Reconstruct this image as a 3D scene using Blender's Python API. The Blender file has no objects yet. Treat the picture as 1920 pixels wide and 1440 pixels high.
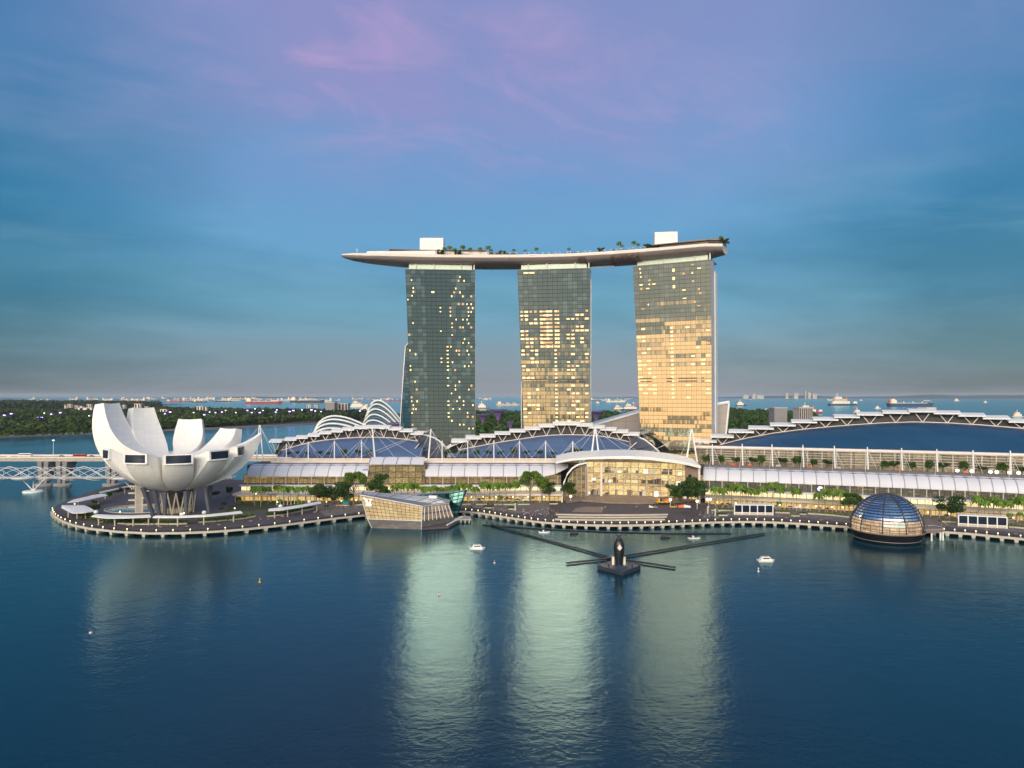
import bpy, math, random
from mathutils import Vector, Matrix
import numpy as np
random.seed(7)
R = math.radians
sc = bpy.context.scene
col = sc.collection
# ------------------------------------------------------------------ camera
F, HOR, CAMZ = 1330.0, 742.0, 80.0        # photo focal length (px of 1920), horizon row, drone height (m)
cam_d = bpy.data.cameras.new("camera"); cam = bpy.data.objects.new("camera", cam_d); col.objects.link(cam)
cam.location = (0, 0, CAMZ); cam.rotation_euler = (R(90), 0, 0)
cam_d.sensor_width = 36; cam_d.lens = F/1920*36; cam_d.shift_y = (HOR-720)/1920
cam_d.clip_start = 1; cam_d.clip_end = 120000
sc.camera = cam
# ------------------------------------------------------------------ colour management
sc.view_settings.view_transform = 'Standard'; sc.view_settings.look = 'None'
sc.view_settings.exposure = 0.0; sc.view_settings.gamma = 1
sc.cycles.use_denoising = True
sc.cycles.max_bounces = 6; sc.cycles.glossy_bounces = 4; sc.cycles.transparent_max_bounces = 12
sc.cycles.sample_clamp_indirect = 4.0
SUN_AZ, SUN_EL = 212.0, 19.0               # compass style: 0 = +Y, clockwise; the sun is low behind the drone's left shoulder

# ------------------------------------------------------------------ shader expression helper
class X:
    """a float socket with arithmetic"""
    def __init__(s, nt, sock): s.nt, s.s = nt, sock
    def _op(s, op, *o):
        n = s.nt.nodes.new('ShaderNodeMath'); n.operation = op
        for i, q in enumerate((s,)+o):
            if isinstance(q, X): s.nt.links.new(q.s, n.inputs[i])
            else: n.inputs[i].default_value = q
        return X(s.nt, n.outputs[0])
    def __add__(s, o): return s._op('ADD', o)
    def __sub__(s, o): return s._op('SUBTRACT', o)
    def __mul__(s, o): return s._op('MULTIPLY', o)
    def __truediv__(s, o): return s._op('DIVIDE', o)
    def __rsub__(s, o): return (s*-1.0)+o
    __radd__ = __add__; __rmul__ = __mul__
    def clamp(s): 
        r = s._op('ADD', 0.0); r.s.node.use_clamp = True; return r
    def floor(s): return s._op('FLOOR')
    def frac(s): return s._op('FRACT')
    def gt(s, o): return s._op('GREATER_THAN', o)
    def lt(s, o): return s._op('LESS_THAN', o)
    def absv(s): return s._op('ABSOLUTE')
    def mx(s, o): return s._op('MAXIMUM', o)
    def mn(s, o): return s._op('MINIMUM', o)
    def exp(s): return s._op('EXPONENT')
    def sstep(s, a, b):
        n = s.nt.nodes.new('ShaderNodeMapRange'); n.interpolation_type = 'SMOOTHSTEP'
        s.nt.links.new(s.s, n.inputs[0]); n.inputs[1].default_value = a; n.inputs[2].default_value = b
        return X(s.nt, n.outputs[0])
    def gauss(s, c, w):
        t = (s-c)/w
        return (t*t*-1.0).exp()
def mixc(nt, f, a, b):
    n = nt.nodes.new('ShaderNodeMix'); n.data_type = 'RGBA'
    for k, q in ((0, f), (6, a), (7, b)):
        if isinstance(q, X): nt.links.new(q.s, n.inputs[k])
        elif hasattr(q, 'is_output'): nt.links.new(q, n.inputs[k])
        elif k == 0: n.inputs[0].default_value = q
        else: n.inputs[k].default_value = (*q[:3], 1)
    return n.outputs[2]
def ramp(nt, x, stops, interp='EASE'):
    n = nt.nodes.new('ShaderNodeValToRGB'); cr = n.color_ramp; cr.interpolation = interp
    while len(cr.elements) < len(stops): cr.elements.new(0.5)
    for e, (p, c) in zip(cr.elements, stops): e.position = p; e.color = (*c, 1)
    nt.links.new(x.s, n.inputs[0]); return n.outputs[0]
def comb(nt, x, y, z=0.0):
    n = nt.nodes.new('ShaderNodeCombineXYZ')
    for i, q in enumerate((x, y, z)):
        if isinstance(q, X): nt.links.new(q.s, n.inputs[i])
        else: n.inputs[i].default_value = q
    return n.outputs[0]
def noise(nt, vec, scale=1.0, detail=3.0, rough=0.55, dist=0.0):
    n = nt.nodes.new('ShaderNodeTexNoise'); n.inputs['Scale'].default_value = scale
    n.inputs['Detail'].default_value = detail; n.inputs['Roughness'].default_value = rough; n.inputs['Distortion'].default_value = dist
    if vec is not None: nt.links.new(vec, n.inputs['Vector'])
    return X(nt, n.outputs[0])
def wnoise(nt, vec):
    n = nt.nodes.new('ShaderNodeTexWhiteNoise'); n.noise_dimensions = '3D'; nt.links.new(vec, n.inputs['Vector'])
    return X(nt, n.outputs['Value']), n.outputs['Color']
def sepv(nt, vec):
    n = nt.nodes.new('ShaderNodeSeparateXYZ'); nt.links.new(vec, n.inputs[0])
    return [X(nt, o) for o in n.outputs]

# ------------------------------------------------------------------ world: dusk sky (low Nishita sun plus cloud veils by direction)
W = bpy.data.worlds.new("World"); sc.world = W; W.use_nodes = True
nt = W.node_tree; nt.nodes.clear()
tc = nt.nodes.new('ShaderNodeTexCoord'); dx, dy, dz = sepv(nt, tc.outputs['Generated'])
el = dz._op('ARCSINE')*57.2958
az = dx._op('ARCTAN2', dy)*57.2958                 # 0 ahead (east), + right
az2 = dx._op('ARCTAN2', dy*-1.0)*57.2958           # 0 straight behind the camera (west), - left
inv = (dz.mx(0.0)+0.14)
cx_, cy_ = dx/inv, dy/inv
ua, va = cx_*1.1+cy_*0.8, cy_*1.0-cx_*0.55
n1 = noise(nt, comb(nt, ua*0.75+3.1, va*1.25+1.7), 1.0, 6.0, 0.58, 0.9)
n2 = noise(nt, comb(nt, ua*2.1+9.0, va*4.4+4.0), 1.0, 7.0, 0.62, 0.7)
n3 = noise(nt, comb(nt, az*0.030+5.0, el*0.20+2.0), 1.0, 6.0, 0.6, 0.5)
n5 = noise(nt, comb(nt, ua*0.35+1.0, va*0.5+7.0), 1.0, 4.0, 0.5, 0.4)
e60 = (el/60.0).clamp()
east = ramp(nt, e60, [(0.0, (.185, .225, .275)), (0.04, (.15, .25, .33)), (0.12, (.12, .325, .465)), (0.20, (.118, .33, .56)),
                      (0.30, (.13, .30, .57)), (0.46, (.20, .265, .53)), (1.0, (.05, .12, .30))])
side = ramp(nt, e60, [(0.0, (.062, .105, .125)), (0.06, (.036, .145, .205)), (0.14, (.014, .155, .27)), (0.24, (.010, .165, .33)),
                      (0.40, (.022, .165, .36)), (0.55, (.055, .19, .41)), (1.0, (.02, .08, .22))])
sm = ((az+3.0).absv().sstep(12.0, 38.0) + (n5-0.5)*2.2 + (n1-0.5)*0.7).clamp()
east = mixc(nt, sm, east, side)
# grey blue veil, then lilac sunset cloud high in the middle, with brighter wisps in it
vm_ = (el.sstep(9.0, 22.0)*((n1-0.40)*3.2).clamp()*(0.35+n5*0.8)).clamp()
east = mixc(nt, vm_*0.75, east, (.19, .285, .52))
reg = el.sstep(13.0, 24.0)*(az+5.0+(el-24.0)*0.9).gauss(0.0, 18.0)
pm = (reg*((n1-0.30)*2.9)).clamp()
east = mixc(nt, pm*0.80, east, (.325, .265, .545))
pm2 = (reg*((n2-0.47)*4.5).clamp()*((n1-0.36)*4.0).clamp()).clamp()
east = mixc(nt, pm2*0.85, east, (.50, .345, .60))
pm3 = (el.sstep(12.0, 24.0)*((n2-0.50)*3.5).clamp()*(1.0-reg)).clamp()
east = mixc(nt, pm3*0.30, east, (.24, .31, .54))
# pale streaks low over the sea
st = ((n3-0.50)*4.5).clamp()*el.gauss(11.0, 6.0)*(0.35+(az.absv().sstep(6.0, 22.0))*0.65)
east = mixc(nt, st*0.46, east, (.18, .36, .50))
hz = el.gauss(0.0, 3.4)*(az-2.0).gauss(0.0, 24.0)
east = mixc(nt, hz*0.60, east, (.27, .285, .35))
# the western sky behind the drone: afterglow under a dark bank placed for the tower reflections
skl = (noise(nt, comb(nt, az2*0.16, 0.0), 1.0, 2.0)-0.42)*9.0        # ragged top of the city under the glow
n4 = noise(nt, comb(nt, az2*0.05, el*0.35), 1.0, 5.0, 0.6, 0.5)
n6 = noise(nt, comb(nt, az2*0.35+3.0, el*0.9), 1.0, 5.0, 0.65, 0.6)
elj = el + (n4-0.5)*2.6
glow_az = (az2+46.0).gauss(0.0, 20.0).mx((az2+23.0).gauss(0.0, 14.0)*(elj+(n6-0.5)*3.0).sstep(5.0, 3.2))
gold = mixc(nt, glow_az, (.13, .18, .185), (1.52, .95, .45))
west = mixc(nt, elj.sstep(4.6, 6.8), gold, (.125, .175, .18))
west_key = mixc(nt, (az2+8.0).gauss(0.0, 31.0), (.30, .36, .44), (12.0, 10.4, 8.2))  # over-bright patch added as key light and for bright water reflections
west = mixc(nt, elj.sstep(12.0, 17.0), west, west_key)
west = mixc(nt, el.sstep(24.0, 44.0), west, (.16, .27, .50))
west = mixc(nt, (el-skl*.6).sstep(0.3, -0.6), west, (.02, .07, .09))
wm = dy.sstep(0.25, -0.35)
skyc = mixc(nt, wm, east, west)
skyc = mixc(nt, el.sstep(-0.2, -2.5), skyc, (.03, .07, .09))
nis = nt.nodes.new('ShaderNodeTexSky'); nis.sky_type = 'NISHITA'; nis.sun_disc = False
nis.sun_elevation = R(SUN_EL); nis.sun_rotation = R(SUN_AZ); nis.altitude = 80
b1 = nt.nodes.new('ShaderNodeBackground'); b1.inputs[1].default_value = 0.012; nt.links.new(nis.outputs[0], b1.inputs[0])
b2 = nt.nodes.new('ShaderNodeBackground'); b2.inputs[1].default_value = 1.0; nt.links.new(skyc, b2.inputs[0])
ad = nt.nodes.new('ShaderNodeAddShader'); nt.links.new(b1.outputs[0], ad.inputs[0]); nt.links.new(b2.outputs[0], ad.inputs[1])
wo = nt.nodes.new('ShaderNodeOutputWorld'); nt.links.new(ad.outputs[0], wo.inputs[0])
# ------------------------------------------------------------------ sun: soft, low, warm (sinking behind thin cloud)
sl = bpy.data.lights.new("sun", 'SUN'); sl.energy = 0.8; sl.angle = R(11); sl.color = (1.0, .80, .58)
so = bpy.data.objects.new("sun", sl); col.objects.link(so)
sdir = Vector((math.sin(R(SUN_AZ))*math.cos(R(SUN_EL)), math.cos(R(SUN_AZ))*math.cos(R(SUN_EL)), math.sin(R(SUN_EL))))
so.rotation_euler = sdir.to_track_quat('Z', 'Y').to_euler(); so.location = (-200, -200, 300)

# ------------------------------------------------------------------ materials
def newmat(name):
    m = bpy.data.materials.new(name); m.use_nodes = True
    nt = m.node_tree; b = nt.nodes['Principled BSDF']; return m, nt, b
def mat(name, c, rough=0.6, metal=0.0, var=0.18, scale=0.3, spec=0.5, grime=0.0):
    m, nt, b = newmat(name)
    tc = nt.nodes.new('ShaderNodeTexCoord')
    n = noise(nt, tc.outputs['Object'], scale, 5.0, 0.6)
    lo = tuple(x*(1-var) for x in c); hi = tuple(min(1, x*(1+var)) for x in c)
    cc = mixc(nt, ((n-0.3)*2.5).clamp(), lo, hi)
    if grime:
        n2 = noise(nt, tc.outputs['Object'], scale*6, 4.0, 0.65)
        cc = mixc(nt, ((n2-0.55)*4).clamp()*grime, cc, tuple(x*.55 for x in c))
    nt.links.new(cc, b.inputs['Base Color'])
    b.inputs['Roughness'].default_value = rough; b.inputs['Metallic'].default_value = metal
    b.inputs['Specular IOR Level'].default_value = spec
    return m
def lamp(name, c, s):
    m, nt, b = newmat(name); b.inputs['Base Color'].default_value = (*c, 1)
    b.inputs['Emission Color'].default_value = (*c, 1); b.inputs['Emission Strength'].default_value = s
    return m
def uvx(nt):
    u = nt.nodes.new('ShaderNodeUVMap'); return sepv(nt, u.outputs[0])
def shopmat(name, cw, ch, lo, mid, hi, s, line=0.08, dark=0.25):
    """a lit interior behind a grid of panes (UV in metres)"""
    m, nt, b = newmat(name); u, v, _ = uvx(nt)
    cu, cv = u/cw, v/ch
    r, c = wnoise(nt, comb(nt, cu.floor(), cv.floor(), 3.0))
    r2 = noise(nt, comb(nt, u*0.55, v*0.9, 1.0), 1.0, 4.0, 0.7)
    t = (r*0.28+r2*1.15-0.17).clamp()
    cc = ramp(nt, t, [(0.0, tuple(x*dark for x in lo)), (0.35, lo), (0.62, mid), (1.0, hi)], 'LINEAR')
    ln = (cu.frac().lt(line)).mx(cv.frac().lt(line*1.3))
    cc2 = mixc(nt, ln, cc, tuple(x*.10 for x in lo))
    b.inputs['Base Color'].default_value = (.05, .05, .05, 1)
    nt.links.new(cc2, b.inputs['Emission Color']); b.inputs['Emission Strength'].default_value = s
    b.inputs['Roughness'].default_value = 0.15
    return m
def glassmat(name, tint, refl, body, bw, fh, tilt=0.02, rough=0.03, curtain=0.25, line=0.07, ftilt=0.0, core=None):
    """reflective curtain wall: panes with slightly different tilt, dark mullions, some drawn curtains (UV in metres)"""
    m, nt, b = newmat(name); u, v, _ = uvx(nt)
    cu, cv = u/bw, v/fh
    r, c = wnoise(nt, comb(nt, cu.floor(), cv.floor(), 1.0))
    r2, c2 = wnoise(nt, comb(nt, (cu/3.0).floor(), cv.floor(), 7.0))
    r3, c3 = wnoise(nt, comb(nt, (cu/21.0+r2*.4).floor(), cv.floor(), 4.0))
    geo = nt.nodes.new('ShaderNodeNewGeometry')
    def vm(op, a, q):
        n = nt.nodes.new('ShaderNodeVectorMath'); n.operation = op
        nt.links.new(a, n.inputs[0])
        if hasattr(q, 'is_output'): nt.links.new(q, n.inputs[1])
        else: n.inputs[1].default_value = q
        return n.outputs[0]
    def vs(a, k):
        n = nt.nodes.new('ShaderNodeVectorMath'); n.operation = 'SCALE'; nt.links.new(a, n.inputs[0]); n.inputs['Scale'].default_value = k; return n.outputs[0]
    t = vs(vm('SUBTRACT', c, (.5, .5, .5)), tilt); t2 = vs(vm('SUBTRACT', c3, (.5, .5, .5)), ftilt)
    nn = vm('NORMALIZE', vm('ADD', vm('ADD', geo.outputs['Normal'], t), t2), (0, 0, 0))
    g = nt.nodes.new('ShaderNodeBsdfGlossy'); g.inputs['Color'].default_value = (*tint, 1); g.inputs['Roughness'].default_value = rough
    nt.links.new(nn, g.inputs['Normal'])
    d = nt.nodes.new('ShaderNodeBsdfDiffuse')
    cm = r2.gt(1-curtain)*0.8+r*0.2
    if core: cm = cm*(1.0-u.gt(core[0])*u.lt(core[1])*0.9)
    nt.links.new(mixc(nt, cm, body, tuple(min(.5, x*3.6+.05) for x in body)), d.inputs['Color'])
    mx = nt.nodes.new('ShaderNodeMixShader'); mx.inputs[0].default_value = refl
    nt.links.new(d.outputs[0], mx.inputs[1]); nt.links.new(g.outputs[0], mx.inputs[2])
    ln = (cu.frac().lt(line)).mx(cv.frac().lt(line*1.6)).mx((cu/3.0).frac().lt(line*0.9))
    dk = nt.nodes.new('ShaderNodeBsdfDiffuse'); dk.inputs['Color'].default_value = (*[x*.35 for x in body], 1)
    m2 = nt.nodes.new('ShaderNodeMixShader'); nt.links.new((ln*(0.9 if line > .12 else 0.55)).s, m2.inputs[0])
    nt.links.new(mx.outputs[0], m2.inputs[1]); nt.links.new(dk.outputs[0], m2.inputs[2])
    out = nt.nodes['Material Output']; nt.links.new(m2.outputs[0], out.inputs[0]); nt.nodes.remove(b)
    return m
def panelmat(name, c, pw, ph, rough=0.5, var=0.06, seam=0.55, metal=0.0):
    """cladding panels in object space with thin seams"""
    m, nt, b = newmat(name); tc = nt.nodes.new('ShaderNodeTexCoord')
    x, y, z = sepv(nt, tc.outputs['Object'])
    u = (x+y*0.6)/pw; v = z/ph
    r, _ = wnoise(nt, comb(nt, u.floor(), v.floor()))
    n = noise(nt, tc.outputs['Object'], 0.12, 5.0, 0.6)
    ln = (u.frac().lt(0.05)).mx(v.frac().lt(0.07))
    cc = mixc(nt, r*0.6+n*0.5, tuple(x*(1-var) for x in c), tuple(min(1, x*(1+var)) for x in c))
    cc = mixc(nt, ln*seam, cc, tuple(x*.55 for x in c))
    nt.links.new(cc, b.inputs['Base Color']); b.inputs['Roughness'].default_value = rough; b.inputs['Metallic'].default_value = metal
    return m
def leafmat(name, c):
    m, nt, b = newmat(name); geo = nt.nodes.new('ShaderNodeNewGeometry'); oi = nt.nodes.new('ShaderNodeObjectInfo')
    r = X(nt, geo.outputs['Random Per Island']); o = X(nt, oi.outputs['Random'])
    cc = mixc(nt, (r*0.75+o*0.25), tuple(x*.5 for x in c), tuple(x*1.5 for x in c))
    nt.links.new(cc, b.inputs['Base Color']); b.inputs['Roughness'].default_value = 0.6
    b.inputs['Specular IOR Level'].default_value = 0.25
    return m
M = {}
M['white'] = mat('white_paint', (.78, .78, .78), .45, var=.05)
M['membrane'] = mat('white_membrane', (.64, .65, .71), .5, var=.06, scale=.08)
M['museum'] = panelmat('white_fibre_panel', (.83, .81, .78), 5.0, 3.0, .38, .05, .20)
M['steel'] = mat('white_steel', (.72, .72, .74), .4, var=.05)
M['concrete'] = mat('concrete', (.38, .36, .34), .8, var=.15, scale=.2, grime=.3)
M['cream'] = mat('cream_stone', (.50, .46, .40), .7, var=.12, scale=.3, grime=.2)
M['greyslab'] = mat('grey_metal', (.20, .20, .22), .5, var=.1)
M['dark'] = mat('dark_metal', (.035, .04, .05), .45, var=.2)
M['black'] = mat('black_paint', (.012, .014, .018), .35, var=.2)
M['deck'] = mat('timber_deck', (.085, .072, .078), .7, var=.25, scale=.5, grime=.3)
M['stage'] = mat('stage_stone', (.24, .17, .13), .55, var=.2, scale=.3)
M['paving'] = mat('paving', (.17, .15, .145), .7, var=.2, scale=.25, grime=.3)
M['trunk'] = mat('bark', (.16, .12, .09), .85, var=.25, scale=2)
M['palmtrunk'] = mat('palm_bark', (.26, .21, .16), .85, var=.2, scale=2)
M['palm'] = leafmat('palm_leaf', (.105, .185, .022))
M['leaf'] = leafmat('tree_leaf', (.045, .100, .018))
M['leafd'] = leafmat('dark_leaf', (.030, .068, .018))
M['leafb'] = leafmat('bright_leaf', (.10, .18, .022))
M['lawn'] = mat('grass_lawn', (.035, .06, .018), .9, var=.35, scale=.6)
M['land'] = mat('soil_and_scrub', (.030, .045, .020), .95, var=.4, scale=.02)
M['blueroof'] = panelmat('blue_grey_roof_sheet', (.10, .165, .31), 5.0, 4.0, .42, .10, .22, .3)
M['blueroof2'] = panelmat('deep_blue_roof_sheet', (.020, .080, .165), 7.0, 5.0, .40, .14, .25, .25)
M['louvre'] = mat('dark_louvre', (.045, .042, .048), .6, var=.3, scale=.6)
M['endroof'] = mat('slate_roof_end', (.09, .10, .14), .5, .2, var=.1, scale=.2)
M['hull'] = panelmat('deck_hull_panels', (.25, .21, .20), 6.0, 2.0, .42, .07, .3, .25)
M['pink'] = mat('pale_parapet', (.72, .64, .60), .5, var=.05)
M['fin'] = mat('tower_side', (.55, .53, .55), .5, var=.06, scale=.1)
M['brownroof'] = mat('brown_roof', (.13, .08, .06), .6, var=.2)
M['scaf'] = mat('brown_netting', (.16, .11, .10), .8, var=.4, scale=.5)
M['winglass'] = mat('dark_window', (.012, .022, .045), .25, 0, .3, .4, .25)
M['stone'] = panelmat('grey_granite', (.15, .14, .14), 2.4, 1.4, .6, .35, .4)
M['teal'] = mat('turquoise_paint', (.01, .42, .45), .5, var=.05)
M['red'] = mat('red_paint', (.42, .05, .04), .5, var=.15)
M['redhull'] = mat('red_hull', (.30, .06, .07), .6, var=.2, scale=.05)
M['blackhull'] = mat('black_hull', (.03, .035, .05), .6, var=.2, scale=.05)
M['bluehull'] = mat('blue_hull', (.03, .07, .16), .6, var=.2, scale=.05)
M['shipwhite'] = mat('ship_cream', (.80, .72, .60), .5, var=.1)
M['orange'] = mat('orange_paint', (.65, .16, .04), .5, var=.1)
M['yellow'] = mat('yellow_paint', (.75, .42, .02), .5, var=.1)
M['skin'] = mat('skin', (.40, .25, .17), .6)
M['hair'] = mat('dark_hair', (.02, .015, .012), .6)
for k, c in dict(cw=(.6, .6, .6), cr=(.35, .06, .06), cb=(.05, .09, .25), ck=(.03, .03, .035), cy=(.5, .35, .08), cp=(.45, .2, .28)).items():
    M[k] = mat('cloth_'+k, c, .8)
M['lwarm'] = lamp('warm_window_light', (1.0, .72, .28), 1.25)
M['lroom'] = lamp('curtained_room_light', (1.0, .66, .34), .72)
M['ldim'] = lamp('dim_room_light', (.62, .36, .16), .38)
M['lwhite'] = lamp('white_lamp', (1.0, .93, .80), 3.0)
M['lamp'] = lamp('bollard_lamp', (1.0, .82, .40), 4.5)
M['rib'] = mat('grey_rib', (.36, .38, .44), .5, var=.05)
M['lviolet'] = lamp('violet_floodlight', (.42, .25, 1.0), 9.0)
M['lteal'] = lamp('white_floodlight', (.7, .9, 1.0), 3.0)
M['lyel'] = lamp('yellow_lamp', (.9, .8, .25), 1.4)
M['logo'] = lamp('lit_lettering', (1.0, .95, .92), .85)
M['sign'] = mat('violet_sign_board', (.05, .04, .14), .4)
M['crown'] = panelmat('pale_green_glazing', (.62, .74, .62), 2.4, 2.6, .25, .06, .3)
M['tower1'] = glassmat('tower_glass_dark', (.66, .70, .66), .60, (.026, .040, .042), 1.45, 3.4, .006, .03, .30, .09, .01, (16.2, 35.5))
M['tower2'] = glassmat('tower_glass_mid', (.76, .77, .70), .66, (.026, .040, .040), 1.45, 3.4, .020, .03, .25, .09, .03, (16.5, 30))
M['tower3'] = glassmat('tower_glass_gold', (.84, .80, .70), .72, (.035, .040, .036), 1.45, 3.4, .008, .03, .15, .07, .030)
M['tealglass'] = glassmat('teal_glass', (.25, .55, .55), .06, (.007, .040, .042), 2.2, 2.2, .05, .05, .3, .16)
M['consglass'] = glassmat('conservatory_glass', (.5, .65, .68), .5, (.02, .06, .07), 3.0, 3.0, .04, .06, .1, .05)
M['domeglass'] = glassmat('dome_glass', (.80, .86, 1.0), .72, (.03, .09, .24), 2.2, 1.6, .03, .04, .15, .05)
M['atrium'] = shopmat('atrium_light', 5.0, 4.4, (.09, .062, .028), (.34, .23, .07), (1.0, .78, .34), .85, .07, .5)
M['shop'] = shopmat('shopfront_light', 3.2, 3.4, (.55, .32, .09), (1.0, .66, .20), (1.0, .90, .62), .85)
M['shopw'] = shopmat('white_shopfront_light', 4.2, 3.2, (.70, .52, .22), (1.0, .82, .45), (1.0, .95, .85), 1.35)
M['upper'] = shopmat('amber_upper_glazing', 3.0, 3.4, (.13, .08, .03), (.34, .21, .06), (.95, .66, .20), .80, .08, .5)
M['upperd'] = shopmat('dim_upper_glazing', 3.4, 1.3, (.05, .045, .035), (.14, .11, .06), (.80, .58, .22), .7, .10, .5)
M['gold'] = shopmat('gold_hall_light', 5.5, 4.4, (.34, .20, .07), (1.0, .72, .30), (1.0, .88, .58), 1.2, .05, .35)
M['goldfine'] = shopmat('pavilion_sunset_glow', 2.4, 2.4, (.55, .34, .13), (.80, .54, .23), (1.0, .82, .48), .9, .10, .75)  # sunset gleam on the front face put in as glow
M['terr'] = shopmat('terrace_interior', 9.0, 4.2, (.10, .075, .04), (.40, .30, .16), (1.0, .78, .42), .62, .05, .35)
# water
def watermat():
    m, nt, b = newmat('bay_water'); tc = nt.nodes.new('ShaderNodeTexCoord')
    o = tc.outputs['Object']; x, y, z = sepv(nt, o)
    n1 = noise(nt, comb(nt, x*0.55, y*0.55), 1.0, 3.0, 0.6)
    n2 = noise(nt, comb(nt, x*0.11, y*0.14), 1.0, 2.0, 0.5)
    n3 = noise(nt, comb(nt, x*0.010+2, y*0.006), 1.0, 3.0, 0.5)
    hgt = n1*0.8+n2*1.05
    bp = nt.nodes.new('ShaderNodeBump'); bp.inputs['Strength'].default_value = 0.23; bp.inputs['Distance'].default_value = 0.55
    nt.links.new(hgt.s, bp.inputs['Height'])
    cc = mixc(nt, ((n3-0.3)*2.4).clamp(), (.0003, .021, .040), (.0005, .037, .062))
    nt.nodes.remove(b)
    d = nt.nodes.new('ShaderNodeBsdfDiffuse'); nt.links.new(cc, d.inputs[0])
    g = nt.nodes.new('ShaderNodeBsdfGlossy'); g.inputs['Color'].default_value = (.66, .95, 1.0, 1); nt.links.new((n3*0.20+0.06).s, g.inputs['Roughness'])
    nt.links.new(bp.outputs[0], g.inputs['Normal'])
    fr = nt.nodes.new('ShaderNodeFresnel'); fr.inputs['IOR'].default_value = 1.33; nt.links.new(bp.outputs[0], fr.inputs['Normal'])
    mx = nt.nodes.new('ShaderNodeMixShader'); nt.links.new(fr.outputs[0], mx.inputs[0]); nt.links.new(d.outputs[0], mx.inputs[1]); nt.links.new(g.outputs[0], mx.inputs[2])
    nt.links.new(mx.outputs[0], nt.nodes['Material Output'].inputs[0])
    return m
M['water'] = watermat()
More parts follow.
